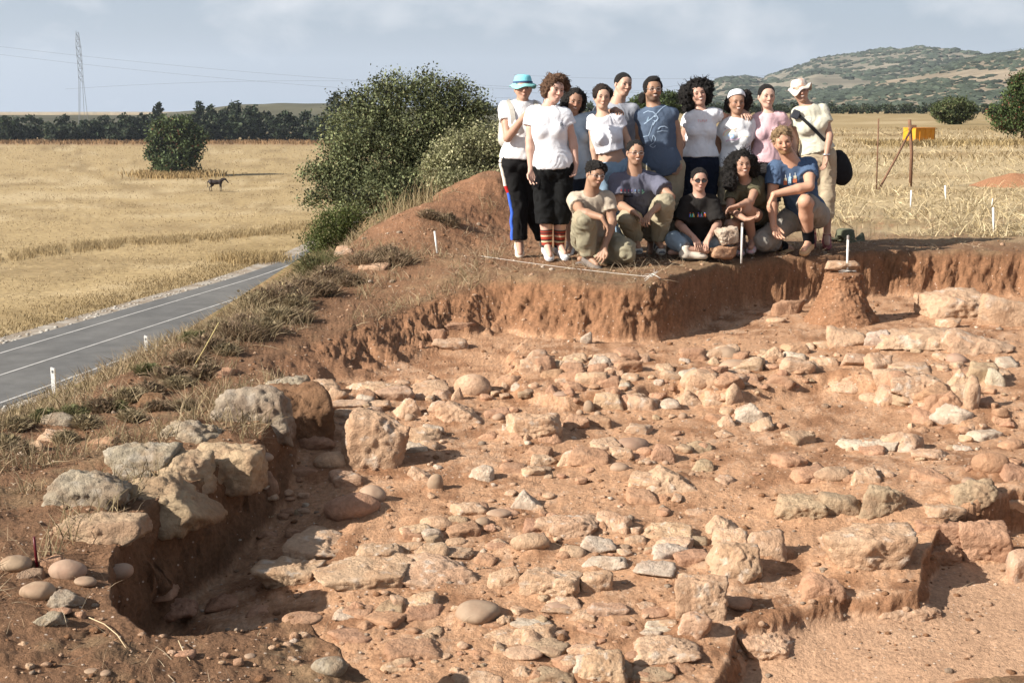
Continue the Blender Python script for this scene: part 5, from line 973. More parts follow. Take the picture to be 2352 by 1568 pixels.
        HV = HV+hn*(a_*1.6*fbm(HV, sc_, 3, .6)+a_*1.2*fbm(HV, sc_*.35, 2))[:, None]; hcol = np.tile(np.array(hair['col']), (len(HV), 1)); hcol = hcol*(1+.5*fbm(HV, sc_, 3))[:, None]
        ho = obj('hair', mesh_np('hair', HV, HQ, M_HAIR, True, np.clip(hcol, .004, .6)), root)
        ns = hair.get('wisps', 60); rg_ = np.random.default_rng(int(abs(hc[0])*1000)); pick = rg_.integers(0, len(HV), ns); tw = []
        for i in pick:
            if ((HV[i]-hc)@R/S)[1] > .34 and ((HV[i]-hc)@R/S)[2] < .2: continue
            L0 = hair.get('wl', .02)*rg_.uniform(.5, 1.3); p = HV[i]; d_ = hn[i]; pts = [p-d_*.004]
            for q in range(4): d_ = unit(d_+rg_.normal(size=3)*hair.get('wk', .6)+np.array([0, 0, -.12])); pts.append(pts[-1]+d_*L0/3)
            tw.append(tube_np(pts, np.array([.0030, .0028, .0024, .0018, .0008])*hair.get('wr', 1), 4))
        if tw: tv, tq = join_np(tw); obj('hair_strand', mesh_np('hair_strand', tv, tq, M_HAIR, True, np.tile(np.array(hair['col']), (len(tv), 1))), ho)['kind'] = 'stuff'
    # clothes
    def wr_(V, Q, amp, seed, frame, stretch=(1, 1, .45), sc_=13):
        n = vnormals(V, Q); P_ = (V-pe)@frame; w1 = fbm(P_*stretch+.22*fbm(P_, 4, 2, seed=seed)[:, None], sc_, 2, .45, seed); w2 = np.abs(fbm(P_*[1, 1, .8], sc_*.55, 2, seed=seed+3))
        return V+n*(amp*(w1*.75-.7*w2+.14))[:, None]
    if shirt:
        inf = shirt.get('inf', .014); Ff = Field(lo, hi, .0095); torso(Ff, inf, .05); Ff.ell(T(0, 0, .02), (hw+inf+.010, .105*g+inf+.010, .15+inf), TR, .05)
        sv_ = shirt.get('sleeve', .5)
        for s_, sh in (('l', sl), ('r', sr)):
            el = K['e'+s_]
            if sv_ > 0:
                d_ = unit(el-sh); ln = np.linalg.norm(el-sh); cap = sv_ if not isinstance(sv_, dict) else sv_[s_]
                Ff.cone(sh-d_*.01, sh+d_*ln*(cap+.06), .054*ar+inf*.5, .050*ar+shirt.get('flare', .014)+inf*.5, .035, caps=(cap+.01/ln)/(cap+.06+.01/ln))
        hem = shirt.get('hem', -.08); Ff.cone(T(0, 0, TL*.3), T(0, 0, hem), .11*g, .12*g, .04)
        hp = T(0, 0, hem); hn_ = unit(-up+np.array([0, 0, -.0]))
        sub = np.argwhere(Ff.f < .1)                         # cut the hem only round the torso
        dpl = (Ff.x[:, None, None]-hp[0])*hn_[0]+(Ff.y[None, :, None]-hp[1])*hn_[1]+(Ff.z[None, None, :]-hp[2])*hn_[2]
        side = shirt.get('hemwide', .30); dx_ = (Ff.x[:, None, None]-hp[0])*ux[0]+(Ff.y[None, :, None]-hp[1])*ux[1]+(Ff.z[None, None, :]-hp[2])*ux[2]
        Ff.f = np.where(np.abs(dx_) < side, np.maximum(Ff.f, dpl), Ff.f).astype(np.float32)
        nd = shirt.get('nh', .062)
        Ff.ell(nk+up*.058+fw*.014, (nd*1.05, nd*1.15, nd), TR, .008, True)
        Ff.cone(nk-up*.02, nk+unit(hc-nk)*.2, nd*.86, nd, .008, True)
        V2, Q2 = Ff.mesh(); V2 = relax(V2, Q2, 1, .4); V2 = wr_(V2, Q2, shirt.get('wr', .008), sum(map(ord, key)) % 40, TR); cc = np.tile(np.array(shirt['col'])*(CLM if min(shirt['col']) < .7 else .92), (len(V2), 1)); cc = cc*(1+.05*fbm(V2, 9, 3))[:, None]
        if 'dirt' in shirt: cc = mixc(cc, (.42, .30, .2), sst(.1, .8, fbm(V2, 6, 3, seed=5))*shirt['dirt'])
        so = obj(shirt.get('name', 't_shirt'), mesh_np('t_shirt', V2, Q2, M_CLOTH, True, np.clip(cc, .01, .9)), root); out['shirt'] = so; out['shirt_np'] = (V2, Q2)
    if pants:
        inf = pants.get('inf', .016); Ff = Field(lo, hi, .0105); wz = pants.get('waist', .10)
        Ff.ell(T(0, 0, .02), (hw+.006, .105*g+.006, .15), TR, .04); Ff.ell(T(0, 0, -.05), (hw+inf, .105*g+inf, .10), TR, .04); Ff.cut(T(0, 0, wz), up)
        ln_ = pants.get('len', 1.0)
        for s_, h_ in (('l', hl), ('r', hr)):
            L2 = ln_ if not isinstance(ln_, dict) else ln_[s_]; kn, an = K['k'+s_], K['a'+s_]; lo_ = pants.get('loose', .018); Ff.cone(h_, kn, .088*g+inf, .056*g+lo_, .03, caps=None if L2 > 1 else L2)
            if L2 > 1: Ff.cone(kn, an, .058*g+lo_, pants.get('hemr', .052)+lo_*.5, .02, caps=min(L2-1, 1.0)); 
        V2, Q2 = Ff.mesh(); V2 = relax(V2, Q2, 1, .4); V2 = wr_(V2, Q2, pants.get('wr', .013), sum(map(ord, key)) % 31+7, TR, (1, 1, .8), 11); cc = np.tile(np.array(pants['col'])*CLM, (len(V2), 1))*(1+.08*fbm(V2, 8, 3))[:, None]
        if 'dirt' in pants: cc = mixc(cc, (.40, .27, .16), sst(.0, .7, fbm(V2, 5, 3, seed=5))*pants['dirt'])
        out['pants'] = obj(pants.get('name', 'trousers'), mesh_np('trousers', V2, Q2, M_CLOTH, True, np.clip(cc, .008, .9)), root)
    if shoes:
        for s_ in 'lr':
            if shoes.get('only') and shoes['only'] != s_: continue
            an, to = K['a'+s_], K['t'+s_]; d_ = unit((to-an)*[1, 1, .55]); z_ = unit(np.array([0, 0, 1])-d_*d_[2]); sdv = np.cross(d_, z_); RR_ = np.stack([sdv, d_, z_], 1); b0 = an-z_*.052; 
            SF = Field(np.minimum(an, to)-.13, np.maximum(an, to)+.14, .007); q = shoes.get('size', 1.0)
            SF.ell(b0+d_*.0*q, np.array((.040, .055, .050))*q, RR_, .02); SF.ell(b0+d_*.085*q, np.array((.042, .085, .038))*q, RR_, .03); SF.ell(b0+d_*.145*q-z_*.008, np.array((.045, .062, .030))*q, RR_, .025); SF.cone(b0, an+z_*.02*shoes.get('high', 1), .043, .041, .02)
            SF.cut(b0-z_*.034, -z_); SF.cut(an+z_*(.030*shoes.get('high', 1)), z_)
            V2, Q2 = SF.mesh(); V2 = relax(V2, Q2, 1, .3); h_ = (V2-b0)@z_; al = (V2-b0)@d_; cc = np.tile(np.array(shoes['col']), (len(V2), 1)); cc = mixc(cc, np.array(shoes.get('trim', shoes['col'])), (np.abs(np.sin(al*38))>.75)*(h_ > -.01)*1.0); cc = mixc(cc, np.array(shoes.get('sole', (.5, .45, .4))), sst(-.016, -.022, h_))
            cc = cc*(1+.12*fbm(V2, 22, 2))[:, None]; obj(shoes.get('name', 'shoe'), mesh_np('shoe', V2, Q2, M_SHOE, True, np.clip(cc, .01, .9)), root)
        if shoes.get('sock'):
            for s_ in 'lr':
                an, kn = K['a'+s_], K['k'+s_]; ln = shoes['socklen']; pts = np.linspace(an-unit(kn-an)*.02, an+(kn-an)*ln, 26); tv, tq = tube_np(pts, np.linspace(.043, .043+.02*ln, 26)*g, 20); t_ = np.repeat(np.arange(26), 20); sc_ = shoes['sock']; cc = np.array([sc_[i*len(sc_)//26 if len(sc_) < 26 else i] for i in t_]); obj('sock', mesh_np('sock', tv, tq, M_CLOTH, True, cc), root)
    if glasses:
        gl = []; le = []; thick = .005 if glasses == 'clear' else .007
        for q in (-1, 1):
            w_, h2 = (.105, .062) if glasses == 'clear' else (.115, .070); ring = [HL(q*.135+w_*math.cos(a), .425-.35*abs(.135+q*0+w_*math.cos(a)*q*q-.0)**2*0-abs(q*.135+w_*math.cos(a))**2*.9, .005+h2*math.sin(a)) for a in np.linspace(0, 2*math.pi, 18, endpoint=False)]
            gl.append(tube_np(np.array(ring+[ring[0]]), thick*S*1.6, 5)); gl.append(tube_np([HL(q*.24, .375, .02), HL(q*.32, .15, .02), HL(q*.345, -.06, .0)], thick*S*1.5, 5))
            if glasses == 'dark': c0 = np.mean(ring, 0); vv = np.array([c0]+ring); le.append((vv, np.array([[0, i+1, (i+1) % 18+1, 0] for i in range(18)])))
        gl.append(tube_np([HL(-.04, .425, .02), HL(0, .435, .03), HL(.04, .425, .02)], thick*S*1.5, 5)); gv, gq = join_np(gl); go = obj('glasses', mesh_np('glasses', gv, gq, M_METAL if glasses == 'clear' else M_DARK), root)
        if le: lv, lq = join_np(le); me = bpy.data.meshes.new('lens'); me.from_pydata(lv.tolist(), [], [tuple(dict.fromkeys(q_)) for q_ in lq.tolist()]); me.materials.append(M_LENS); obj('lens', me, go)
    PEOPLE[key] = out; return out
def lathe_np(prof, n, c, R, wav=0.0, sq=(1, 1)):
    m = len(prof); an = np.arange(n)*2*math.pi/n; P = np.array([[(r*math.cos(a)*sq[0], r*math.sin(a)*sq[1], z+(wav*math.sin(2*a+.6)+wav*.6*math.sin(5*a))*(r/prof[-1][0])**3) for a in an] for r, z in prof]).reshape(-1, 3)
    i = np.arange(m*n).reshape(m, n); j = np.roll(i, -1, 1); Q = np.stack([i[:-1], i[1:], j[1:], j[:-1]], -1).reshape(-1, 4); return c+P@np.asarray(R).T, Q
def bucket_hat(p, col, band, brimcol, wav, tilt=0, pattern=None):
    S = p['S']; R = p['R']; c = p['HL'](0, -.07, .20)
    prof = [(.001, .365), (.12, .36), (.24, .34), (.31, .29), (.345, .20), (.37, .08), (.385, .0)]; v, q = lathe_np([(a*S*1.02, z*S) for a, z in prof], 36, c, R, 0, (1, 1.14))
    cc = np.tile(np.array(col), (len(v), 1)); 
    if pattern: cc = mixc(cc, np.array(pattern[0]), sst(.0, .3, fbm(v, 38, 2))); cc = mixc(cc, np.array(pattern[1]), sst(.15, .35, fbm(v, 30, 2, seed=4)))
    h = obj('bucket_hat', mesh_np('bucket_hat', v+.002*fbm(v, 30, 2)[:, None], q, M_CLOTH, True, np.clip(cc, .01, .9)), p['root'])
    prof = [(.385, .0), (.43, -.035), (.50, -.09), (.545, -.14), (.54, -.155), (.49, -.105), (.42, -.05), (.38, -.02)]; v, q = lathe_np([(a*S*1.02, z*S) for a, z in prof], 40, c, R, wav*S, (1, 1.1)); cc = np.tile(np.array(brimcol), (len(v), 1))
    if pattern: cc = mixc(cc, np.array(pattern[0]), sst(.0, .3, fbm(v, 38, 2)))
    obj('hat_brim', mesh_np('hat_brim', v, q, M_CLOTH, True, cc), h)
    if band: v, q = lathe_np([(a*S*1.02, z*S) for a, z in ((.383, .09), (.387, .085), (.397, .015), (.392, .01))], 36, c, R, 0, (1, 1.14)); obj('hat_band', mesh_np('hat_band', v, q, M_CLOTH, True, np.tile(np.array(band), (len(v), 1))), h)
def on_shirt(p, marks, name='print', off=.004):
    """flat print laid on the cloth: list of (polyline or polygon in crop pixels, width or None, colour)"""
    V, Q = p['shirt_np']; tr = np.concatenate([Q[:, [0, 1, 2]], Q[:, [0, 2, 3]]]); bv = BVHTree.FromPolygons(V.tolist(), tr.tolist()); o = Vector((0, 0, CAM_H)); vs, fs, cs = [], [], []
    def hit(cr, x, y):
        ox, oy, sc = CROPS[cr]; d = ray(ox+x*sc, oy+y*sc); h = bv.ray_cast(o, Vector(d).normalized()); 
        return None if h[0] is None else np.array(h[0])+np.array(h[1] if h[1].y < 0 else -h[1])*off
    for cr, pts, w, col in marks:
        if w is None:
            P_ = [hit(cr, *q) for q in pts]
            if any(a is None for a in P_): continue
            b = len(vs); vs += P_; cs += [col]*len(P_); fs.append(list(range(b, b+len(P_))))
        else:
            pts = np.array(pts, float); s_ = np.concatenate([[0], np.cumsum(np.linalg.norm(np.diff(pts, axis=0), axis=1))]); n = max(int(s_[-1]/14)+2, 2); t = np.linspace(0, s_[-1], n); xs = np.interp(t, s_, pts[:, 0]); ys = np.interp(t, s_, pts[:, 1]); dx, dy = np.gradient(xs), np.gradient(ys); L = np.hypot(dx, dy)+1e-6; prev = None
            for i in range(n):
                a = hit(cr, xs[i]-dy[i]/L[i]*w/2, ys[i]+dx[i]/L[i]*w/2); b = hit(cr, xs[i]+dy[i]/L[i]*w/2, ys[i]-dx[i]/L[i]*w/2)
                if a is None or b is None or (prev is not None and np.linalg.norm(a-vs[prev]) > .1): prev = None; continue
                k = len(vs); vs += [a, b]; cs += [col]*2
                if prev is not None: fs.append([prev, k, k+1, prev+1])
                prev = k
    if not vs: return
    me = bpy.data.meshes.new(name); me.from_pydata([tuple(v) for v in vs], [], fs); me.materials.append(M_CLOTH); c = me.color_attributes.new('Col', 'FLOAT_COLOR', 'POINT'); c.data.foreach_set('color', np.concatenate([np.array(cs), np.ones((len(cs), 1))], 1).astype(np.float32).ravel()); obj(name, me, p['root'])
WHITE = (.80, .79, .80); DK = (.013, .010, .008)
def crop_hair(col=DK, curl=.003, extra=(), **k): return dict(col=col, curl=curl, blobs=[(0, -.08, .17, .355, .425, .36)]+list(extra), **k)
# --- back row, left to right
p = person('hat', 'woman in a turquoise bucket hat and white t-shirt, her hand on a shoulder', 12.0, dict(head=('A', 393, 322, 0, 6, 2, 0, .225), neck=('A', 385, 480), sl=('A', 195, 545), sr=('A', 535, 545, .03), pel=('A', 352, 1110),
 el=('A', 218, 880, -.14), wl=('A', 450, 575, -.33), dl=('A', 585, 520, -.345), er=('A', 580, 860, .08), wr=('A', 600, 1100, .08), kl=('C', 352, 540), al=('C', 352, 925), tl=('C', 362, 1060, -.15), kr=('C', 480, 540, .12), ar=('C', 640, 890, .16), tr=('C', 700, 1000, .0)),
 skin=(.50, .29, .20), hair=dict(col=(.05, .03, .02), curl=.003, blobs=[(0, -.15, .05, .34, .36, .36), (-.1, -.42, -.35, .12, .12, .22)], wisps=20), shirt=dict(col=(.80, .76, .74), hem=.0, sleeve=.42, wr=.008), pants=dict(col=(.018, .017, .017), len=1.94, loose=.022, hemr=.07, waist=.08), shoes=dict(col=(.72, .60, .45), trim=(.5, .42, .35), sole=(.62, .47, .32)), face=dict(smile=.02), handsp=dict(nl=(0, 0, -1), sl=-1, cl=.25, visr=False))
bucket_hat(p, (.22, .60, .66), (.06, .09, .17), (.25, .56, .52), .02)
def leg_stripe(p, col, f0, f1):
    K = p['K']; pts = []; me = p['pants'].data; n = len(me.vertices); co = np.empty(n*3); me.vertices.foreach_get('co', co); bv = BVHTree.FromPolygons(co.reshape(-1, 3).tolist(), [tuple(q.vertices) for q in me.polygons])
    for t in np.linspace(f0, f1, 20):
        a = p['hl']+(K['kl']-p['hl'])*min(t, 1)+(K['al']-K['kl'])*max(t-1, 0); h = bv.ray_cast(Vector((a[0]-.5, a[1]-.03, a[2])), Vector((1, 0, 0)))
        if h[0] is not None: pts.append(np.array(h[0])+[.012, -.012, 0])
    pts = np.array(pts); pts[1:-1, 0] = (pts[:-2, 0]+pts[1:-1, 0]+pts[2:, 0])/3; v, q = tube_np(pts, .019, 8); obj('leg_stripe', mesh_np('leg_stripe', v, q, M_CLOTH, True, np.tile(np.array(col), (len(v), 1))), p['root'])
leg_stripe(p, (.70, .62, .52), -.05, .52); leg_stripe(p, (.50, .03, .03), .52, .66); leg_stripe(p, (.05, .12, .50), .66, 1.92)
p = person('curly', 'woman with curly brown hair, white t-shirt, black breeches and striped socks', 11.65, dict(head=('A', 742, 338, 0, 26, -4, 9, .232), neck=('A', 668, 545), sl=('A', 505, 615), sr=('A', 855, 625), pel=('A', 715, 1165),
 el=('A', 468, 900, -.02), wl=('A', 482, 1225, -.06), dl=('A', 515, 1390, -.09), er=('A', 945, 880, 0), wr=('A', 985, 1160, -.04), dr=('A', 940, 1340, -.05), kl=('C', 650, 580), al=('C', 665, 960), tl=('C', 700, 1085, -.14), kr=('C', 820, 580, .02), ar=('C', 805, 960, .05), tr=('C', 865, 1060, -.06)),
 skin=(.66, .40, .30), build=1.06, hair=dict(col=(.125, .065, .035), curl=.009, freq=42, blobs=[(-.02, -.08, .22, .38, .42, .38), (-.22, .05, .36, .2, .22, .2), (.12, .1, .46, .24, .2, .16), (.40, .05, .30, .17, .2, .2), (-.33, -.12, -.02, .14, .25, .32), (.5, 0, .16, .1, .12, .14)], wisps=170, wl=.035, face=(0.02, .50, -.17, .30, .34, .47)),
 shirt=dict(col=WHITE, hem=-.045, sleeve=.44, flare=.022, wr=.007, inf=.018), pants=dict(col=(.014, .014, .014), len=1.36, loose=.034, hemr=.064, waist=.06), shoes=dict(col=(.72, .70, .68), trim=(.35, .35, .36), sole=(.75, .72, .68), sock=[(.03, .03, .03)]*2+[(.3, .05, .03), (.3, .05, .03), (.6, .5, .3), (.03, .03, .03), (.32, .05, .03), (.32, .05, .03), (.55, .45, .3), (.3, .05, .03), (.04, .03, .03), (.32, .05, .03), (.03, .03, .03)], socklen=.46), face=dict(smile=.015), handsp=dict(nl=(.4, -1, 0), cl=.35, sl=-1, nr=(-.6, -.5, 0), cr=.5, sr=-1))
on_shirt(p, [('A', [(810, 708), (830, 706), (838, 718), (812, 722)], 5, (.06, .06, .07)), ('A', [(812, 735), (836, 728), (845, 745), (822, 750)], 6, (.05, .05, .06)), ('A', [(808, 712), (815, 745)], 6, (.05, .05, .06)), ('A', [(858, 735), (864, 748)], 5, (.2, .2, .22)), ('A', [(838, 762), (846, 772)], 5, (.2, .2, .22))])
p = person('shade', 'dark curly haired woman standing in the others\' shade in a pale blue t-shirt', 12.28, dict(head=('A', 968, 470, 0, 8, -4, 11, .225), neck=('A', 945, 655), sl=('A', 850, 730), sr=('A', 1110, 665), pel=('A', 1030, 1180),
 el=('A', 860, 950, .03), wl=('A', 900, 1180, 0), er=('A', 1290, 640, .10), wr=('A', 1425, 552, -.10), dr=('A', 1515, 610, -.285)),
 skin=(.36, .20, .13), hair=dict(col=DK, curl=.009, freq=45, blobs=[(0, -.1, .18, .40, .44, .38), (-.3, -.1, -.05, .25, .3, .4), (.33, -.1, -.02, .2, .25, .38), (-.35, -.2, -.35, .2, .25, .25)], wisps=120, wl=.03), shirt=dict(col=(.42, .52, .62), hem=-.12, sleeve=.6, wr=.006), pants=dict(col=(.03, .035, .05), waist=.0), shoes=dict(col=(.5, .5, .5)), face=dict(teeth=True, smile=.03), handsp=dict(nr=(0, .3, -1), cr=.35, sr=1, visl=False))
p = person('cropped', 'woman with short dark hair, white t-shirt and bare midriff above pale jeans', 12.1, dict(head=('A', 1282, 420, 0, 4, 0, 3, .222), neck=('A', 1285, 630), sl=('A', 1175, 690), sr=('A', 1455, 680), pel=('A', 1400, 1200),
 el=('A', 1180, 930, .02), wl=('A', 1200, 1150, 0), er=('A', 1565, 900, .02), wr=('A', 1600, 1130, .02)), skin=(.58, .36, .25), build=.93, hair=dict(col=(.03, .018, .012), curl=.006, freq=45, blobs=[(0, -.08, .2, .37, .43, .36), (.3, .05, .2, .13, .2, .18), (-.28, .05, .15, .13, .2, .22)], wisps=90, wl=.02),
 shirt=dict(col=(.78, .77, .80), hem=.145, sleeve=.34, flare=.018, nh=.082, wr=.009), pants=dict(col=(.30, .42, .54), waist=.055, len=1.9), shoes=dict(col=(.5, .5, .5)), face=dict(smile=.0), handsp=dict(visl=False, visr=False))
p = person('tall', 'tall man with cropped black hair in a grey t-shirt at the back of the group', 12.5, dict(head=('A', 1515, 282, 0, 22, 0, 8, .225), neck=('A', 1440, 500), sl=('A', 1260, 590), sr=('A', 1620, 575), pel=('A', 1470, 1130),
 el=('A', 1280, 850, .05), wl=('A', 1300, 1080, 0), er=('A', 1680, 850, .05), wr=('A', 1690, 1080, 0)), skin=(.56, .34, .24), male=True, hair=crop_hair(curl=.0015, wisps=0, face=(0, .50, -.17, .31, .36, .46)), shirt=dict(col=(.36, .37, .41), hem=-.08, sleeve=.6, wr=.007), pants=dict(col=(.1, .1, .12)), shoes=dict(col=(.1, .1, .1)), face=dict(smile=.0), handsp=dict(visl=False, visr=False))
p = person('vest', 'man with goatee in a sleeveless slate blue shirt with faded line drawings', 12.2, dict(head=('A', 1847, 335, 0, 8, 2, 0, .232), neck=('A', 1860, 545), sl=('A', 1715, 625), sr=('A', 2050, 600), pel=('A', 1960, 1175),
 el=('A', 1700, 900, .05), wl=('A', 1720, 1120, .08), er=('A', 2130, 880, 0), wr=('A', 2145, 1140, -.05), dr=('A', 2080, 1290, -.1)), skin=(.38, .215, .135), male=True, build=.98, hair=dict(col=DK, curl=.003, blobs=[(0, -.1, .15, .36, .42, .37), (0, .10, .40, .25, .26, .13), (-.36, -.28, -.32, .16, .16, .22), (.3, .0, .05, .08, .15, .22), (-.3, .0, .05, .08, .15, .22)], wisps=20, face=(0, .52, -.20, .25, .32, .44)),
 beard=((.05, .03, .02), .75), shirt=dict(col=(.105, .14, .20), hem=-.10, sleeve=0, wr=.007, inf=.02, name='sleeveless_shirt'), pants=dict(col=(.42, .36, .25), len=1.9, loose=.03), shoes=dict(col=(.2, .15, .1)), face=dict(teeth=True, smile=.02), glasses='clear', handsp=dict(nr=(-.5, -.6, 0), cr=.45, sr=1, visl=False))
LB = (.30, .38, .48)
on_shirt(p, [('A', [(1750, 720), (1830, 660), (1900, 590), (1960, 530), (2020, 505)], 9, LB), ('A', [(1740, 600), (1790, 575), (1850, 585), (1890, 620)], 7, LB), ('A', [(1860, 640), (1890, 625), (1905, 660), (1880, 690), (1855, 680)], 12, LB), ('A', [(1870, 690), (1850, 730)], 12, LB),
 ('A', [(1740, 860), (1800, 850), (1850, 700)], 7, LB), ('A', [(1905, 775), (1930, 750), (1980, 745), (2010, 765)], 12, LB), ('A', [(1890, 810), (1950, 795), (2010, 800)], 7, LB), ('A', [(1830, 920), (1850, 840), (1880, 880), (1860, 930), (1810, 960), (1850, 985), (1880, 960)], 7, LB), ('A', [(1800, 640), (1780, 690), (1830, 660)], 12, (.22, .30, .38))])
p = person('afro', 'laughing woman with a big black curly afro in a white t-shirt and navy trousers', 12.5, dict(head=('B', 200, 392, 0, 4, 8, -13, .222), neck=('B', 232, 585), sl=('B', 100, 660), sr=('B', 375, 610), pel=('B', 225, 1120),
 el=('B', 40, 900, .04), wl=('B', 30, 1120, .02), er=('B', 545, 655, .10), wr=('B', 700, 575, .06), dr=('B', 790, 640, -.06)), skin=(.56, .33, .24), build=.98, hair=dict(col=DK, curl=.013, freq=34, blobs=[(0, -.12, .25, .52, .46, .42), (-.48, -.12, .1, .3, .34, .42), (.42, -.1, .22, .34, .34, .36), (-.42, -.2, -.3, .3, .3, .35), (.1, 0, .55, .3, .25, .16), (.38, -.2, -.2, .2, .25, .3), (-.15, -.2, -.6, .18, .2, .2)], wisps=330, wl=.05, wk=.9, face=(.02, .50, -.14, .29, .34, .44)),
 shirt=dict(col=WHITE, hem=.03, sleeve=.36, wr=.009), pants=dict(col=(.020, .026, .045), waist=.08, len=1.9, loose=.026), shoes=dict(col=(.1, .1, .1)), face=dict(teeth=True, smile=.035, open=.008, lip=(.55, .25, .22)), handsp=dict(nr=(0, .3, -1), cr=.4, sr=1, visl=False))
PK = (.75, .42, .42)
on_shirt(p, [('B', [(205, 672), (207, 695)], 6, PK), ('B', [(198, 674), (216, 672)], 6, PK), ('B', [(225, 672), (226, 695), (238, 694)], 6, PK), ('B', [(245, 694), (246, 673), (258, 672), (258, 684), (247, 684)], 6, PK), ('B', [(268, 670), (266, 682), (280, 683), (279, 694), (266, 694)], 6, PK), ('B', [(288, 670), (300, 690)], 6, PK), ('B', [(300, 668), (290, 692)], 6, PK)])
p = person('headband', 'woman with a wide white headband and a faded rainbow print on her t-shirt', 12.55, dict(head=('B', 632, 478, 0, 5, 0, 0, .228), neck=('B', 640, 665), sl=('B', 515, 735), sr=('B', 770, 720), pel=('B', 620, 1200),
 el=('B', 410, 900, .08), wl=('B', 470, 1080, .14), er=('B', 810, 960, .06), wr=('B', 800, 1150, .05)), skin=(.40, .225, .145), hair=dict(col=(.02, .012, .01), curl=.010, freq=42, blobs=[(0, -.15, .1, .36, .40, .40), (.42, -.2, .1, .27, .3, .42), (-.25, -.25, -.1, .2, .25, .3)], wisps=120, wl=.03),
 shirt=dict(col=(.78, .77, .77), hem=-.12, sleeve=.62, wr=.006, inf=.014), pants=dict(col=(.45, .38, .28)), shoes=dict(col=(.3, .3, .3)), face=dict(teeth=True, smile=.035), handsp=dict(visl=False, visr=False))
v, q = lathe_np([(r*p['S'], z*p['S']) for r, z in ((.20, .30), (.30, .245), (.355, .15), (.375, .05), (.375, -.02), (.36, -.03))], 36, p['HL'](0, -.03, .20), rotm(5, 24, 0), 0, (1, 1.12)); obj('headband', mesh_np('headband', v, q, mat('headband_cloth', (.8, .79, .8), .9)), p['root'])
on_shirt(p, [('B', [(485, 850), (500, 810), (535, 785), (580, 780), (620, 800)], 16, (.80, .55, .42)), ('B', [(505, 855), (520, 825), (550, 805), (590, 808)], 12, (.80, .72, .45)), ('B', [(540, 860), (560, 830), (595, 835), (600, 865), (565, 880)], 16, (.42, .58, .78)), ('B', [(515, 910), (560, 890), (620, 895), (680, 865)], 14, (.62, .45, .55)), ('B', [(650, 870), (700, 850), (760, 860)], 14, (.78, .66, .48)), ('B', [(600, 780), (630, 765)], 10, (.8, .55, .4)), ('B', [(500, 775), (515, 765)], 8, (.5, .3, .3))])
p = person('pink', 'woman with dark hair tied back in a pink t-shirt', 12.6, dict(head=('B', 971, 412, 0, 5, 0, 0, .228), neck=('B', 988, 610), sl=('B', 860, 680), sr=('B', 1130, 655), pel=('B', 960, 1150),
 el=('B', 822, 930, .02), wl=('B', 800, 1130, 0), er=('B', 1275, 860, .05), wr=('B', 1290, 1080, .06)), skin=(.62, .39, .29), hair=crop_hair(curl=.001, wisps=6, extra=[(0, -.45, .1, .16, .16, .16), (.22, -.2, -.25, .12, .2, .25)], face=(0, .50, -.16, .285, .36, .49)), shirt=dict(col=(.80, .52, .54), hem=.0, sleeve=.42, wr=.006, inf=.010), pants=dict(col=(.06, .055, .055)), shoes=dict(col=(.3, .3, .3)), face=dict(smile=.02), handsp=dict(visl=False, visr=False))
p = person('cream', 'woman in a patterned bucket hat, cream t-shirt and khaki trousers with a wrist watch', 12.62, dict(head=('B', 1348, 352, 0, -4, 2, -12, .215), neck=('B', 1425, 530), sl=('B', 1310, 605), sr=('B', 1590, 560), pel=('B', 1545, 1060),
 el=('B', 1290, 860, .03), wl=('B', 1300, 1050, .05), er=('B', 1678, 850, -.08), wr=('B', 1636, 1072, -.15), dr=('B', 1614, 1240, -.17), kl=('D', 1500, 640, .05), al=('D', 1480, 1060, .1), tl=('D', 1470, 1160, -.05), kr=('D', 1655, 620, 0), ar=('D', 1645, 1080, .03), tr=('D', 1650, 1165, -.12)),
 skin=(.50, .29, .20), build=.92, hair=dict(col=(.05, .03, .02), curl=.003, blobs=[(0, -.15, .05, .34, .36, .36)], wisps=0), shirt=dict(col=(.70, .66, .52), hem=.03, sleeve=.52, flare=.02, wr=.009), pants=dict(col=(.52, .42, .29), len=1.55, loose=.022, waist=.07), shoes=dict(col=(.22, .06, .06), sole=(.2, .08, .07)), face=dict(teeth=True, smile=.03), handsp=dict(nr=(-1, -.3, 0), cr=.35, sr=1, visl=False))
bucket_hat(p, (.62, .56, .46), None, (.60, .53, .42), .05, pattern=((.36, .34, .36), (.48, .30, .22)))
on_shirt(p, [('B', [(1400, 650), (1430, 635), (1470, 645), (1465, 680), (1430, 690)], 5, (.50, .58, .66)), ('B', [(1390, 680), (1420, 700), (1460, 705)], 5, (.52, .60, .66))])
CREAM = p
wv, wq = tube_np([p['K']['wr']+np.array([math.cos(a)*.031, math.sin(a)*.031, .01]) for a in np.linspace(0, 2*math.pi, 20)], .008, 6); obj('wrist_watch', mesh_np('wrist_watch', wv, wq, M_METAL), p['root'])
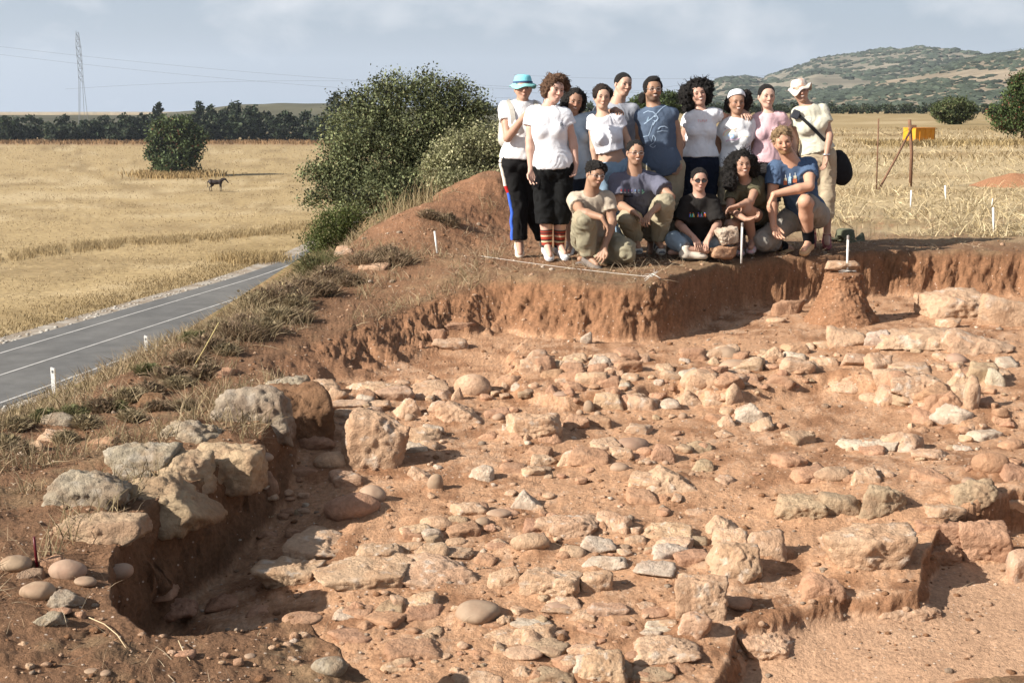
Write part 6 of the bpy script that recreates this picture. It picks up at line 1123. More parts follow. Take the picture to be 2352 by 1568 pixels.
# --- front row
p = person('khaki', 'man in glasses and khaki t-shirt crouching with an arm across his knee', 11.35, dict(head=('C', 1213, 172, -.08, 22, -4, 8, .215), neck=('C', 1165, 392, -.02), sl=('C', 985, 455, 0), sr=('C', 1350, 450, .02), pel=('C', 1190, 880, .20),
 el=('C', 1050, 590, -.24), wl=('C', 1285, 650, -.36), dl=('C', 1375, 810, -.36), er=('C', 1405, 700, -.06), wr=('C', 1315, 985, -.22), dr=('C', 1265, 1120, -.26), kl=('C', 1085, 700, -.24), al=('C', 1130, 1085, -.16), tl=('C', 1230, 1185, -.25), kr=('C', 1560, 1030, -.12), ar=('C', 1200, 1110, .16), tr=('C', 1040, 1120, .12)),
 skin=(.40, .225, .14), male=True, build=.95, hair=dict(col=DK, curl=.007, freq=45, blobs=[(0, -.06, .24, .40, .44, .36), (.12, .16, .36, .26, .2, .16)], wisps=90, wl=.018), beard=((.10, .06, .04), .3), shirt=dict(col=(.52, .43, .33), hem=.0, sleeve=.55, wr=.010, dirt=.2), pants=dict(col=(.34, .30, .205), len=1.95, loose=.045, wr=.016, inf=.02, dirt=.45, name='cargo_trousers'), shoes=dict(col=(.16, .13, .11), sole=(.12, .1, .09)), face=dict(smile=-.005, open=.012), glasses='clear', handsp=dict(nl=(0, 0, -1), cl=.35, sl=-1, nr=(-.5, -1, 0), cr=.35, sr=1))
p = person('slate', 'man in glasses and slate grey t-shirt squatting with clasped hands', 11.85, dict(head=('A', 1652, 1042, -.05, 10, 0, 2, .225), neck=('C', 1655, 145, 0), sl=('C', 1455, 240, 0), sr=('C', 1880, 235, 0), pel=('C', 1765, 700, .25),
 el=('C', 1480, 510, -.06), wl=('C', 1640, 585, -.30), dl=('C', 1725, 650, -.34), er=('C', 2065, 420, -.20), wr=('C', 1860, 580, -.34), dr=('C', 1775, 690, -.40), kl=('C', 1590, 670, -.20), al=('C', 1665, 900, -.02), tl=('C', 1700, 985, -.16), kr=('C', 1990, 500, -.22), ar=('C', 1925, 920, -.02), tr=('C', 1960, 985, -.16)),
 skin=(.44, .25, .16), male=True, hair=crop_hair(curl=.003, wisps=20, face=(0, .49, -.16, .29, .35, .47)), beard=((.12, .07, .05), .3), shirt=dict(col=(.145, .145, .19), hem=.06, sleeve=.62, wr=.011, flare=.03), pants=dict(col=(.40, .345, .235), len=1.93, loose=.036, wr=.014, dirt=.25, name='cargo_trousers'), shoes=dict(col=(.45, .43, .38), trim=(.1, .1, .1), sole=(.35, .33, .3)), face=dict(teeth=True, smile=.03, open=.012), glasses='clear', handsp=dict(nl=(0, -.3, -1), cl=.5, sl=-1, nr=(-.3, -.3, -1), cr=.45, sr=1))
rowc = [(.45, .06, .05), (.42, .10, .14), (.35, .08, .16), (.16, .14, .3), (.2, .3, .5), (.15, .25, .3), (.2, .45, .35)]
on_shirt(p, [m_ for i in range(7) for m_ in (('C', [(1505+i*40, 332), (1505+i*40, 358)], 13, rowc[i]), ('C', [(1498+i*40, 366), (1514+i*40, 370)], 6, (.55, .55, .5)))]+[('C', [(1500, 392), (1560, 412), (1640, 408)], 12, (.03, .03, .04)), ('C', [(1740, 380), (1765, 355)], 12, (.25, .55, .40))])
p = person('sunglasses', 'woman in sunglasses and black t-shirt sitting cross legged in faded jeans', 11.85, dict(head=('D', 216, 448, -.04, 2, -2, 0, .212), neck=('D', 213, 640), sl=('D', 65, 715), sr=('D', 365, 700), pel=('D', 205, 1150, .12),
 el=('D', -15, 945, -.06), wl=('D', 150, 1085, -.24), dl=('D', 225, 1215, -.32), er=('D', 425, 945, -.06), wr=('D', 335, 1070, -.24), dr=('D', 262, 1210, -.30), kl=('C', 2105, 905, -.12), al=('D', 60, 1215, -.26), tl=('D', 300, 1245, -.26), kr=('D', 470, 1130, -.14), ar=('D', 250, 1230, -.12), tr=('C', 2060, 1045, -.16)),
 skin=(.52, .30, .215), build=.97, hair=crop_hair(curl=.002, wisps=6, extra=[(0, -.46, .2, .17, .17, .17)], face=(0, .50, -.16, .29, .36, .49)), shirt=dict(col=(.028, .025, .023), hem=-.02, sleeve=.85, flare=.03, wr=.010), pants=dict(col=(.30, .37, .43), len=1.95, loose=.024, wr=.010, dirt=.3, name='jeans'), shoes=dict(col=(.60, .52, .42), sole=(.62, .55, .45)), face=dict(smile=.02, lip=(.52, .2, .19)), glasses='dark', handsp=dict(nl=(.2, -.3, -1), cl=.3, sl=-1, nr=(-.2, -.3, -1), cr=.3, sr=1))
RB = [(.10, .10, .45), (.75, .12, .06), (.06, .45, .42), (.10, .5, .2), (.8, .25, .04), (.75, .6, .08), (.35, .25, .65)]
on_shirt(p, [m_ for i, x in enumerate((112, 146, 205, 240, 276)) for m_ in (('D', [(x-8, 862), (x-2, 828)], 10, RB[(i*2) % 7]), ('D', [(x+10, 862), (x+4, 828)], 10, RB[(i*2+3) % 7]), ('D', [(x-5, 848), (x+8, 848)], 7, RB[(i*2+5) % 7]), ('D', [(x-4, 818), (x+6, 818)], 8, RB[(i*3+1) % 7]))])
p = person('olive', 'woman with long black bushy hair and olive t-shirt hugging her bare knee', 12.1, dict(head=('D', 695, 280, -.08, 6, 4, -4, .226), neck=('D', 735, 470), sl=('D', 590, 560, -.02), sr=('D', 870, 480, .04), pel=('D', 855, 900, .26),
 el=('D', 555, 780, -.12), wl=('D', 735, 890, -.36), dl=('D', 865, 870, -.38), er=('D', 790, 690, -.20), wr=('D', 655, 735, -.30), dr=('D', 580, 760, -.30), kl=('D', 560, 950, -.18), al=('D', 640, 1160, .0), tl=('D', 680, 1215, -.16), kr=('D', 745, 775, -.22), ar=('D', 815, 1130, -.02), tr=('D', 790, 1205, -.18)),
 skin=(.46, .26, .175), build=.97, hair=dict(col=DK, curl=.009, freq=40, blobs=[(0, -.12, .2, .42, .45, .42), (-.42, -.15, -.05, .32, .34, .44), (-.52, -.15, -.45, .32, .3, .38), (.42, -.2, .0, .3, .3, .40), (-.25, -.2, .2, .3, .3, .32), (-.5, -.1, -.78, .24, .24, .25), (.55, -.25, -.25, .24, .25, .28)], wisps=260, wl=.05, face=(.02, .50, -.16, .29, .34, .46), neckcut=True),
 shirt=dict(col=(.13, .115, .07), hem=.02, sleeve=.55, wr=.009), pants=dict(col=(.07, .065, .045), len=.5, name='shorts'), shoes=dict(col=(.42, .38, .38), trim=(.5, .3, .3), sole=(.3, .29, .28)), face=dict(teeth=True, smile=.035), handsp=dict(nl=(0, -.2, 1), cl=.5, sl=-1, nr=(0, -.5, -1), cr=.4, sr=1))
p = person('blond', 'bearded blond man in a blue t-shirt and tan boots kneeling on one knee', 12.15, dict(head=('B', 1150, 915, -.10, -4, -6, -13, .245), neck=('D', 1250, 250, -.02), sl=('D', 1070, 320, 0), sr=('D', 1445, 280, .02), pel=('D', 1410, 830, .22),
 el=('D', 1025, 650, -.04), wl=('D', 1045, 955, -.18), dl=('D', 1105, 1110, -.22), er=('D', 1450, 520, -.22), wr=('D', 1050, 610, -.26), dr=('D', 960, 790, -.26), kl=('D', 925, 1130, -.10), al=('D', 1150, 1190, .25), tl=('D', 1250, 1225, .35), kr=('D', 1400, 690, -.26), ar=('D', 1445, 1130, -.05), tr=('D', 1385, 1235, -.2)),
 skin=(.62, .34, .22), male=True, build=1.08, hair=dict(col=(.29, .19, .10), curl=.006, freq=40, blobs=[(0, -.06, .2, .37, .43, .36), (-.05, .12, .36, .28, .22, .16), (.05, 0, .42, .2, .2, .14)], wisps=110, wl=.028, wk=.3), beard=((.24, .13, .06), .95),
 shirt=dict(col=(.085, .13, .215), hem=.0, sleeve=.55, wr=.010, flare=.022), pants=dict(col=(.34, .31, .265), len={'l': 1.55, 'r': .84}, loose=.03, wr=.012, name='breeches'), shoes=dict(col=(.50, .31, .16), sole=(.42, .27, .15), size=1.1, high=1.3, name='boot', sock=[(.01, .01, .012)], socklen=.30), face=dict(smile=.02, open=.010), handsp=dict(nl=(.4, -1, 0), cl=.4, sl=1, nr=(-.2, 0, -1), cr=.35, sr=1))
BT = [(.62, .55, .40), (.55, .22, .12), (.70, .66, .5)]
for j, (bx, by) in enumerate(((1180, 390), (1232, 372), (1288, 365))):
    c1_, c2_ = ((.55, .5, .36), (.50, .16, .08)) if j != 1 else ((.30, .46, .58), (.36, .52, .62))
    on_shirt(p, [('D', [(bx, by), (bx, by+40)], 10, (.55, .60, .62)), ('D', [(bx, by+36), (bx, by+68)], 36 if j != 1 else 24, c1_), ('D', [(bx-2, by+66), (bx-2, by+112)], 44 if j != 1 else 30, c2_), ('D', [(bx-16, by+56), (bx+16, by+52)], 6, (.8, .78, .7))], name='bottle_print', off=.004+.001*j)
# ------------------------------------------------------------ small things
M_WHITE = mat('white_paint', (.74, .73, .70), .5, nscale=9, namp=.06); M_RUST = mat('rusty_iron', (.16, .085, .05), .85, nscale=30, namp=.4); M_ORANGE = mat('orange_paint', (.62, .25, .015), .5, nscale=5, namp=.15, hue2=(.66, .26, .025)); M_ORANGE2 = mat('dark_orange', (.17, .075, .03), .7, nscale=8, namp=.3)  # second orange is a darker tone, used on one side panel of the box
M_GALV = mat('galvanised_steel', (.16, .17, .18), .5, nscale=1, namp=.1, metal=.2); M_BLACKC = mat('black_cloth', (.012, .012, .013), .9, nscale=20, namp=.2, bump=.2); M_RED = mat('red_peg_paint', (.10, .008, .012), .4, nscale=20, namp=.2); M_STRING = mat('white_string', (.60, .56, .50), .8, namp=0); M_WIRE = mat('power_line_metal', (.10, .11, .12), .6, namp=0)
M_TWOOD = mat('white_stake', (.70, .67, .61), .7, nscale=40, namp=.15); M_CANVAS = mat('grey_canvas', (.40, .37, .32), .9, nscale=30, namp=.1)
def tubeobj(name, pts, r, m, parent=None, n=8):
    v, q = tube_np(pts, r, n); k = len(v)//n; v = np.concatenate([v, [pts[0]], [pts[-1]]]); i = np.arange(n); c = [(len(v)-2, (a+1) % n, a, a) for a in i]; b = (k-1)*n; c2 = [(len(v)-1, b+a, b+(a+1) % n, b+(a+1) % n) for a in i]
    me = bpy.data.meshes.new(name); me.from_pydata(v.tolist(), [], [tuple(x) for x in q.tolist()]+[x[:3] for x in c]+[x[:3] for x in c2]); me.materials.append(m); 
    for p in me.polygons: p.use_smooth = len(p.vertices) == 4
    return obj(name, me, parent)
def boxobj(name, c, s, m, parent=None, rz=0, bev=.004, rot=None):
    bm = bmesh.new(); bmesh.ops.create_cube(bm, size=1); bmesh.ops.scale(bm, vec=s, verts=bm.verts)
    if bev: bmesh.ops.bevel(bm, geom=bm.edges[:], offset=bev, segments=2, affect='EDGES')
    me = bpy.data.meshes.new(name); bm.to_mesh(me); bm.free(); me.materials.append(m); return obj(name, me, parent, c, rot or (0, 0, rz))
def stake(ub, vb, ut, vt, y, label, r=.011, lean=0, tip=True, mt=None):
    b = at_y(ub, vb, y); t = at_y(ut, vt, y+lean); b[2] -= .05; o = tubeobj('stake', [b, b+(t-b)*.5, t], [r*.9, r, r], mt or M_TWOOD, None, 8); tag(o, label, 'stake', kind='thing')
    if tip: d = unit(t-b); v, q = tube_np([t-d*.035, t+d*.001], [r*1.12, r*1.12], 8); obj('stake_tip', mesh_np('stake_tip', v, q, mat('grey_tip', (.25, .22, .2), .8, namp=0)), o)
stake(1006, 583, 998, 531, 12.0, 'thin white stake leaning on the bare slope of the spoil heap', .009, tip=False)
stake(1703, 592, 1705, 512, 11.55, 'white stake standing beside the cream coloured rock', .010)
stake(1946, 624, 1948, 541, 10.80, 'white stake with a grey tip on top of the earth pillar', .010)
stake(2092, 474, 2093, 437, 18.0, 'white stake in front of the rusty fence post', .012, tip=False)
stake(2173, 460, 2171, 426, 19.2, 'white stake in the straw right of the rusty fence post', .012, tip=False)
stake(2278, 473, 2280, 456, 18.3, 'short thin white stake furthest back near the right edge', .008, tip=False)
stake(2284, 534, 2281, 477, 14.1, 'tall white stake near the right edge of the trodden ground', .012, tip=False)
for (u, vb, vt, lab) in ((125, 903, 843, 'white roadside guide post nearer the camera'), (337, 808, 770, 'white roadside guide post further along the road')):
    b = at_z(u, vb-4, FIELD_Z); b = at_z(u, vb, FIELD_Z); s = pxm(b); H_ = (vb-vt)/s*1.03; W2 = .15 if vb > 850 else .14; t = empty('guide_post', tuple(b), lab, 'guide post', 'guide posts beside the road')
    bm = bmesh.new(); vs = [bm.verts.new(p) for p in ((-W2/2, -.05, -.2), (W2/2, -.05, -.2), (W2/2, .05, -.2), (-W2/2, .05, -.2), (-W2/2, -.05, H_), (W2/2, -.05, H_-.06), (W2/2, .05, H_-.06), (-W2/2, .05, H_))]
    for f in ((0, 1, 5, 4), (1, 2, 6, 5), (2, 3, 7, 6), (3, 0, 4, 7), (4, 5, 6, 7), (3, 2, 1, 0)): bm.faces.new([vs[i] for i in f])
    bmesh.ops.recalc_face_normals(bm, faces=bm.faces[:])
    bmesh.ops.bevel(bm, geom=bm.edges[:], offset=.012, segments=2, affect='EDGES'); me = bpy.data.meshes.new('post'); bm.to_mesh(me); bm.free(); me.materials.append(M_WHITE); obj('post', me, t)
    boxobj('reflector', (-.01, -.056, H_-.16), (.05, .012, .09), M_GALV, t, bev=.002)
# fence remains and orange box
b, t_ = at_z(2091, 430, 0), at_y(2089, 275, at_z(2091, 430, 0)[1]); f_ = empty('fence_post', tuple(b), 'rusty iron fence post propped by a slanting brace', 'fence post')
tubeobj('post', [(0, 0, -.1), (-.01, 0, .6), tuple(t_-b)], .030, M_RUST, f_); e_ = at_z(2018, 436, 0)-b; tubeobj('brace', [tuple(e_), tuple((e_+[0, 0, (t_-b)[2]*.9])/2), (-.02, 0, (t_-b)[2]*.90)], .019, M_RUST, f_); boxobj('clamp', (-.01, -.03, (t_-b)[2]*.90), (.09, .05, .05), M_RUST, f_)
b = at_z(2013, 436, 0); o = tubeobj('iron_rod', [b-[0, 0, .05], (b+at_y(2018, 273, b[1]))/2, at_y(2018, 273, b[1])], .012, M_RUST); tag(o, 'thin rusty rod standing left of the braced fence post', 'rod', kind='thing')
b1, b2 = at_z(2014, 436, 0), at_z(2091, 430, 0); pts = [at_y(2018, 300, b1[1])*(1-t)+at_y(2089, 296, b2[1])*t-np.array([0, 0, .10*math.sin(t*math.pi)]) for t in np.linspace(0, 1, 9)]; tag(tubeobj('fence_wire', pts, .003, M_RUST, None, 5), 'sagging wire between the rusty rod and the post', 'wire', kind='thing')
c = at_z(2110, 327, 0); w_, h_ = .95, .56; box = empty('orange_box', tuple(c), 'orange metal box lying in the rough grass of the meadow', 'box', rz=.42)
boxobj('front_panel', (0, -.36, h_/2), (w_, .03, h_), M_ORANGE, box, bev=.006); boxobj('back_panel', (0, .36, h_/2), (w_, .03, h_), M_ORANGE, box, bev=.006)
boxobj('side_panel', (w_/2+.017, 0, h_/2), (.03, .75, h_), M_ORANGE2, box, bev=.006); boxobj('side_panel', (-w_/2-.017, 0, h_/2), (.03, .75, h_), M_ORANGE, box, bev=.006); boxobj('lid', (0, 0, h_+.02), (w_+.08, .79, .035), M_ORANGE, box, bev=.008)
for q in (-1, 0, 1): boxobj('rib', (q*w_*.3, -.385, h_/2), (.03, .02, h_*.92), M_ORANGE, box, bev=.003)
# soil heap at the right edge
n, m = 60, 24; T_, R_ = np.meshgrid(np.linspace(0, 2*math.pi, n, endpoint=False), np.linspace(0, 1, m)); X = 9.15+R_*1.15*np.cos(T_); Y = 23.0+R_*.75*np.sin(T_); Zh = .24*(1-R_**2)**1.2-.02; P = np.stack([X, Y, Zh], -1).reshape(-1, 3); P[:, 2] += .05*fbm(P, 3, 3)*(1-R_.ravel()); i = np.arange(m*n).reshape(m, n); j = np.roll(i, -1, 1)
tag(obj('soil_heap', mesh_np('soil_heap', P, np.stack([i[:-1], i[1:], j[1:], j[:-1]], -1).reshape(-1, 4), M_SOIL, True, np.tile((.32, .16, .085), (len(P), 1)))), 'low heap of orange soil in the straw at the right edge', 'soil heap', kind='thing')
# string along the trench edge
def string(p, q, sag, r, label, n=30):
    pts = [p*(1-t)+q*t-np.array([0, 0, sag*math.sin(t*math.pi)]) for t in np.linspace(0, 1, n)]; tag(tubeobj('string', pts, r, M_STRING, None, 5), label, 'string', kind='thing')
a = at_y(1105, 588, 11.6); b = at_y(1497, 636, 10.35); string(a, b, .01, .0016, 'white string stretched along the trench edge in front of the feet')
b = at_y(1497, 636, 10.35); st = [tube_np([b, b+unit(rg.normal(size=3)*[1, .6, .5]+[0, 0, .5])*.03, b+unit(rg.normal(size=3)*[1, .6, .4])*.07], [.003, .0025, .0015], 5) for _ in range(12)]; v, q = join_np_(st); tag(obj('string_knot', mesh_np('string_knot', v, q, M_STRING)), 'frayed white bunch of string ends at the trench edge', 'string', kind='thing')
b = at_y(1946, 622, 10.78); st = [tube_np([b, b+unit(rg.normal(size=3)*[1, .8, .1])*.04, b+unit(rg.normal(size=3)*[1, .8, .1])*.08], [.003, .0025, .0015], 5) for _ in range(9)]; v, q = join_np_(st); tag(obj('string_knot', mesh_np('string_knot', v, q, M_STRING)), 'string tangled round the stake on the earth pillar', 'string', kind='thing')
# red peg among the cobbles, big roots and straws lying about
b = drop_px(86, 1303); t = at_y(78, 1232, b[1]); o = tubeobj('peg', [b-[0, 0, .03], (b+t)/2, t], [.006, .0058, .0048], M_RED); tag(o, 'dark red peg stuck between the cobbles at the left edge', 'peg', kind='thing')
for k, (pl, lab) in enumerate((([(205, 1425), (240, 1440), (270, 1465), (290, 1495)], 'thick pale straw lying on the pit rim'), ([(440, 850), (470, 800), (503, 740)], 'long yellow reed leaning out of the bank'), ([(236, 1158), (262, 1165), (275, 1190), (300, 1210)], 'bent twig on the long smooth tan slab'), ([(410, 1478), (420, 1500), (437, 1525)], 'crooked pale twig on the near baulk'))):
    pts = [drop_px(*p_)+[0, 0, .012] for p_ in pl] if k != 1 else [drop_px(440, 850), at_y(470, 800, drop_px(440, 850)[1]-.05), at_y(503, 740, drop_px(440, 850)[1]-.1)]
    tag(tubeobj('straw' if k != 1 else 'reed', pts, [.0018 if k != 1 else .0035]*len(pts), mat('dry_stalk', (.50, .38, .23), .9, namp=0) if k != 1 else mat('reed', (.45, .36, .16), .8), None, 6), lab, 'straw', kind='thing')
# hat on the ground
c = at_z(1946, 556, 0)+[0, .1, 0]; R0 = rotm(0, 0, 6); v, q = lathe_np([(.001, .13), (.06, .128), (.085, .115), (.095, .06), (.10, .012)], 30, c, np.eye(3), 0, (1.05, 1)); v2, q2 = lathe_np([(.098, .02), (.13, .012), (.175, .016), (.176, .010), (.13, .004), (.098, .006)], 34, c+[.03, 0, 0], np.eye(3), .008, (1, .9))
M_HATG = mat('olive_hat_cloth', (.10, .10, .062), .9, nscale=20, namp=.15); h = obj('sun_hat', mesh_np('sun_hat', v, q, M_HATG)); tag(h, 'olive sun hat lying on the ground beside the trousered legs at the right', 'hat', kind='thing'); obj('brim', mesh_np('brim', v2, q2, M_HATG), h)
tubeobj('chin_cord', [at_y(1960, 525, 12.55), at_y(1948, 517, 12.5), at_y(1931, 507, 12.5), at_y(1927, 498, 12.5)], .003, M_RUST, h, 5)
# black shoulder bag of the woman in cream
cb = at_y(1561.9+1800*.20504, 321.6+300*.20504, 12.68); s = pxm(cb); F = Field(cb-.32, cb+.32, .012); F.ell(cb, (.085, .075, .165), rotm(0, 0, -8), .02); F.ell(cb+[.02, 0, -.06], (.095, .08, .12), None, .05); F.ell(cb+[-.045, 0, .0], (.05, .07, .15), None, .04); v, q = F.mesh(); v = relax(v, q, 2); v = v+vnormals(v, q)*(.006*fbm(v, 9, 3))[:, None]
bag = obj('shoulder_bag', mesh_np('shoulder_bag', v, q, M_BLACKC)); tag(bag, 'black shoulder bag hanging behind the hip of the woman in cream', 'bag', kind='thing')
def ribbon(pts, w, nrm, m, name, parent, th=.006):
    pts = np.array(pts, float); t = np.gradient(pts, axis=0); t /= np.linalg.norm(t, axis=1)[:, None]; s_ = np.cross(t, nrm); s_ /= np.linalg.norm(s_, axis=1)[:, None]; n_ = np.cross(s_, t); k = len(pts)
    V_ = np.stack([pts-s_*w/2-n_*th/2, pts+s_*w/2-n_*th/2, pts+s_*w/2+n_*th/2, pts-s_*w/2+n_*th/2], 1).reshape(-1, 3); i = np.arange(k*4).reshape(k, 4); j = np.roll(i, -1, 1); return obj(name, mesh_np(name, V_, np.stack([i[:-1], j[:-1], j[1:], i[1:]], -1).reshape(-1, 4), m, False), parent)
def strap_on(p, pix, w, m, name, parent, off=.010, ends=None, th=.008):
    V_, Q_ = p['shirt_np']; bv = BVHTree.FromPolygons(V_.tolist(), np.concatenate([Q_[:, [0, 1, 2]], Q_[:, [0, 2, 3]]]).tolist()); o = Vector((0, 0, CAM_H)); pts = []
    for cr, x, y in pix:
        ox, oy, sc = CROPS[cr]; h = bv.ray_cast(o, Vector(ray(ox+x*sc, oy+y*sc)).normalized())
        if h[0] is not None: pts.append(np.array(h[0])+np.array([0, -off, .0]))
    pts = relax_line(pts); 
    if ends: pts = [ends[0]]*(ends[0] is not None)+pts+[ends[1]]*(ends[1] is not None)
    return ribbon(pts, w, (0, -1, .2), m, name, parent, th)
def relax_line(p):
    p = np.array(p); 
    for _ in range(3): p[1:-1] = p[1:-1]*.5+(p[:-2]+p[2:])*.25
    return list(p)
pc = PEOPLE['cream']; strap_on(pc, [('B', 1290+t*320, 590+t*t*40+t*265) for t in np.linspace(0, 1, 16)], .030, M_BLACKC, 'strap', bag, .012, (pc['sl']+np.array([-.01, .02, .075]), cb+np.array([-.06, -.02, .13])))
boxobj('shoulder_pad', tuple(at_y(1561.9+1296*.20504, 137.8+612*.20504, pc['nk'][1]-.085)), (.075, .03, .085), mat('grey_pad', (.06, .065, .075), .8), bag, bev=.008, rot=(.2, .35, 0))
# backpack of the woman in the turquoise hat
ph = PEOPLE['hat']; bp = empty('backpack', tuple(ph['T'](0, -.2, .25)), 'light grey backpack worn by the woman in the turquoise hat', 'backpack'); c = ph['T'](-.03, -.19, .27); F = Field(c-.32, c+.32, .014); F.ell(c, (.16, .09, .21), None, .02); F.cone(c+[-.08, -.02, -.1], c+[.08, -.02, -.1], .08, .08, .05); v, q = F.mesh(); obj('bag_body', mesh_np('bag_body', relax(v, q, 2)-np.array(bp.location), q, M_CANVAS), bp)
for nm, px_ in (('strap', [('A', 228, 470), ('A', 250, 500), ('A', 270, 550), ('A', 282, 600), ('A', 288, 650), ('A', 284, 710), ('A', 274, 780), ('A', 262, 850)]), ('strap', [('A', 500, 430), ('A', 520, 470), ('A', 545, 510)])):
    so = strap_on(ph, [(a_, b_+0, c_) for a_, b_, c_ in px_], .042, M_CANVAS, nm, None, .012, (np.array(ph['T'](-.10 if px_[0][1] < 300 else .10, -.10, ph['TL']+.02)), None)); so.parent = bp; so.matrix_parent_inverse = Matrix.Translation(-Vector(bp.location))
# phone in the hand of the curly haired woman
pk = PEOPLE['curly']; c = pk['K']['wl']+(pk['K']['dl']-pk['K']['wl'])*.75+np.array([.035, -.02, -.01]); o = boxobj('phone', tuple(c), (.05, .02, .11), mat('black_plastic', (.012, .012, .014), .3), None, bev=.006, rot=(0, .25, .3)); tag(o, 'black phone held at her thigh by the curly haired woman', 'phone', kind='thing')
rg = np.random.default_rng(5); gr = []
n = 700; Y = rg.uniform(24, 80, n); side = rg.uniform(size=n) < .5; X = road_x(Y)+np.where(side, .45+np.abs(rg.normal(size=n))*.35, -7.0-np.abs(rg.normal(size=n))*.5); Z = height(X, Y)[0]
v0, f0 = ICO[1]; gv = np.concatenate([v0*[s_, s_*.9, s_*.5]+[x_, y_, z_+.03] for x_, y_, z_, s_ in zip(X, Y, Z, rg.uniform(.02, .13, n))]); gf = np.concatenate([f0+i*len(v0) for i in range(n)])
tag(obj('roadside_gravel', mesh_np('roadside_gravel', gv, gf, M_STONE, True, np.repeat(rg.uniform(.22, .46, (n, 1))*[1, .92, .8], len(v0), 0))), 'pale stones and gravel along both road edges', 'gravel', kind='stuff')
# horse
hb = at_z(497, 440, FIELD_Z); F = Field(hb+[-1.4, -.6, -.05], hb+[1.9, .6, 2.0], .04); H2 = lambda x, y, z: hb+np.array([x, y, z])*1.02
F.ell(H2(-.1, 0, 1.12), (.72, .27, .30), None, .08); F.ell(H2(-.62, 0, 1.18), (.33, .27, .31), None, .08); F.ell(H2(.48, 0, 1.12), (.30, .24, .33), None, .08)
F.cone(H2(.58, 0, 1.28), H2(1.10, 0, 1.50), .20, .11, .06); F.cone(H2(1.10, 0, 1.50), H2(1.20, 0, 1.42), .11, .11, .03); F.cone(H2(1.17, 0, 1.44), H2(1.48, 0, 1.06), .105, .06, .03)
for q in (-1, 1): F.cone(H2(1.08, q*.05, 1.55), H2(1.07, q*.06, 1.70), .035, .012, .02)
for q, dx in ((-1, .0), (1, .10)):
    F.cone(H2(.52, q*.13, 1.0), H2(.50+dx, q*.13, .52), .12, .062, .04); F.cone(H2(.50+dx, q*.13, .52), H2(.50+dx*1.1, q*.13, .08), .055, .042, .02); F.ell(H2(.52+dx*1.1, q*.13, .05), (.075, .055, .055), None, .02)
    F.cone(H2(-.62, q*.14, 1.05), H2(-.48+dx, q*.14, .78), .20, .11, .06); F.cone(H2(-.48+dx, q*.14, .78), H2(-.80+dx*1.5, q*.14, .50), .10, .058, .04); F.cone(H2(-.80+dx*1.5, q*.14, .50), H2(-.74+dx*1.5, q*.14, .08), .052, .042, .02); F.ell(H2(-.71+dx*1.5, q*.14, .05), (.075, .055, .055), None, .02)
v, q = F.mesh(); ho = obj('horse', mesh_np('horse', relax(v, q, 1), q, mat('dark_horse_coat', (.022, .014, .011), .6, nscale=4, namp=.3))); tag(ho, 'dark brown horse standing in the stubble field facing right', 'horse', kind='thing')
v, q = tube_np([H2(-.90, 0, 1.32), H2(-1.02, 0, 1.1), H2(-1.0, 0, .7), H2(-.98, 0, .42)], [.04, .06, .06, .02], 7); obj('tail', mesh_np('tail', v, q, M_BLACKC), ho); v, q = tube_np([H2(.6, 0, 1.50), H2(.85, 0, 1.58), H2(1.10, 0, 1.62)], [.05, .06, .03], 6); obj('mane', mesh_np('mane', v, q, M_BLACKC), ho)
# lattice mast
YM = 520; cpt = lambda u, v: at_y(u, v, YM); L = []; zb = FIELD_Z; LE = []
rows_ = [(76, 174.5, 180.5), (92, 174, 183), (108, 174.5, 186), (126, 176, 187.5), (141, 178, 188.5), (158, 179, 190), (176, 180, 191), (190, 181, 192)]
mast = empty('lattice_mast', tuple(at_y(188, 330, YM)), 'tall thin lattice mast with two spread legs rising behind the tree line', 'mast'); mo = np.array(mast.location)
def mpart(name, segs, r):
    v, q = join_np_([tube_np([a, b], r, 4) for a, b in segs]); obj(name, mesh_np(name, v-mo, q, M_GALV), mast)
pts = [[cpt(l, v)+[0, dy, 0] for v, l, r in rows_] for dy in (0,)]; lf = [cpt(l, v) for v, l, r in rows_]; rt = [cpt(r, v) for v, l, r in rows_]; bk = [(a+b)/2+np.array([0, 1.6, 0]) for a, b in zip(lf, rt)]
mpart('chord', [(c[i], c[i+1]) for c in (lf, rt, bk) for i in range(len(c)-1)], .075)
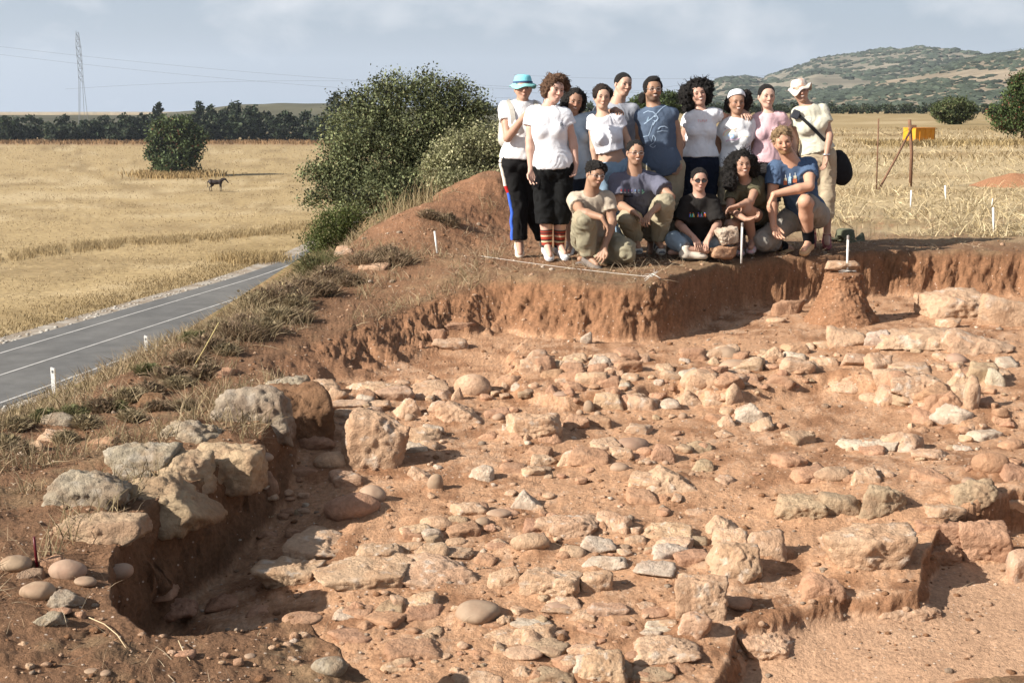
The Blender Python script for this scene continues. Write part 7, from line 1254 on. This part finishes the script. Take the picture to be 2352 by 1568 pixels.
mpart('bracing', [s for i in range(len(lf)-1) for s in ((lf[i], rt[i+1]), (rt[i], lf[i+1]), (lf[i], rt[i]), (lf[i], bk[i+1]), (rt[i], bk[i]), (lf[i], bk[i]), (lf[i+1]*.5+rt[i+1]*.5, lf[i]))], .05)
mpart('leg', [(lf[-1], at_y(181.5, 312, YM)), (lf[-1]+[.5, 0, 0], at_y(183.5, 312, YM))], .09); mpart('leg', [(rt[-1], at_y(206, 312, YM)), (bk[-1], at_y(196, 312, YM+4))], .085); mpart('antenna', [(lf[0], lf[0]+[.1, 0, .9]), (rt[0], rt[0]+[-.2, 0, .5])], .06)
# far power lines
for k, (p0, p1, sg) in enumerate([((-60, 100), (1180, 205), 3), ((-60, 118), (1180, 226), 3), ((150, 205), (1180, 200), -4), ((1180, 172), (2420, 98), 9), ((1180, 198), (2420, 138), 10), ((1180, 210), (1560, 196), 3)]):
    Ya = 150; a, b = at_y(*p0, Ya), at_y(*p1, Ya); pts = [a*(1-t)+b*t-np.array([0, 0, sg*.05*4*t*(1-t)*4]) for t in np.linspace(0, 1, 24)]
    tag(tubeobj('power_line', pts, .008, M_WIRE, None, 4), ['thin power line highest in the left sky', 'thin power line second from the top in the left sky', 'thin low power line over the huge bush', 'power line climbing to the top right of the sky', 'power line just above the distant hills', 'short faint power line behind the heads of the tall men'][k], 'power line', 'power lines crossing the sky', 'thing')

# ------------------------------------------------------------ thin summer haze over the whole place
mh = bpy.data.materials.new('haze'); mh.use_nodes = True; nt = mh.node_tree; nt.nodes.clear(); pv = N(nt, 'ShaderNodeVolumePrincipled'); pv.inputs['Color'].default_value = (.82, .90, 1, 1); pv.inputs['Density'].default_value = .00010; pv.inputs['Anisotropy'].default_value = .2; ot = N(nt, 'ShaderNodeOutputMaterial'); nt.links.new(pv.outputs[0], ot.inputs['Volume'])
bm = bmesh.new(); bmesh.ops.create_cube(bm, size=1); me = bpy.data.meshes.new('haze'); bm.to_mesh(me); bm.free(); me.materials.append(mh); tag(obj('haze', me, None, (0, 0, 125), (0, 0, 0), (14000, 14000, 276)), 'thin summer haze', 'haze', kind='stuff')
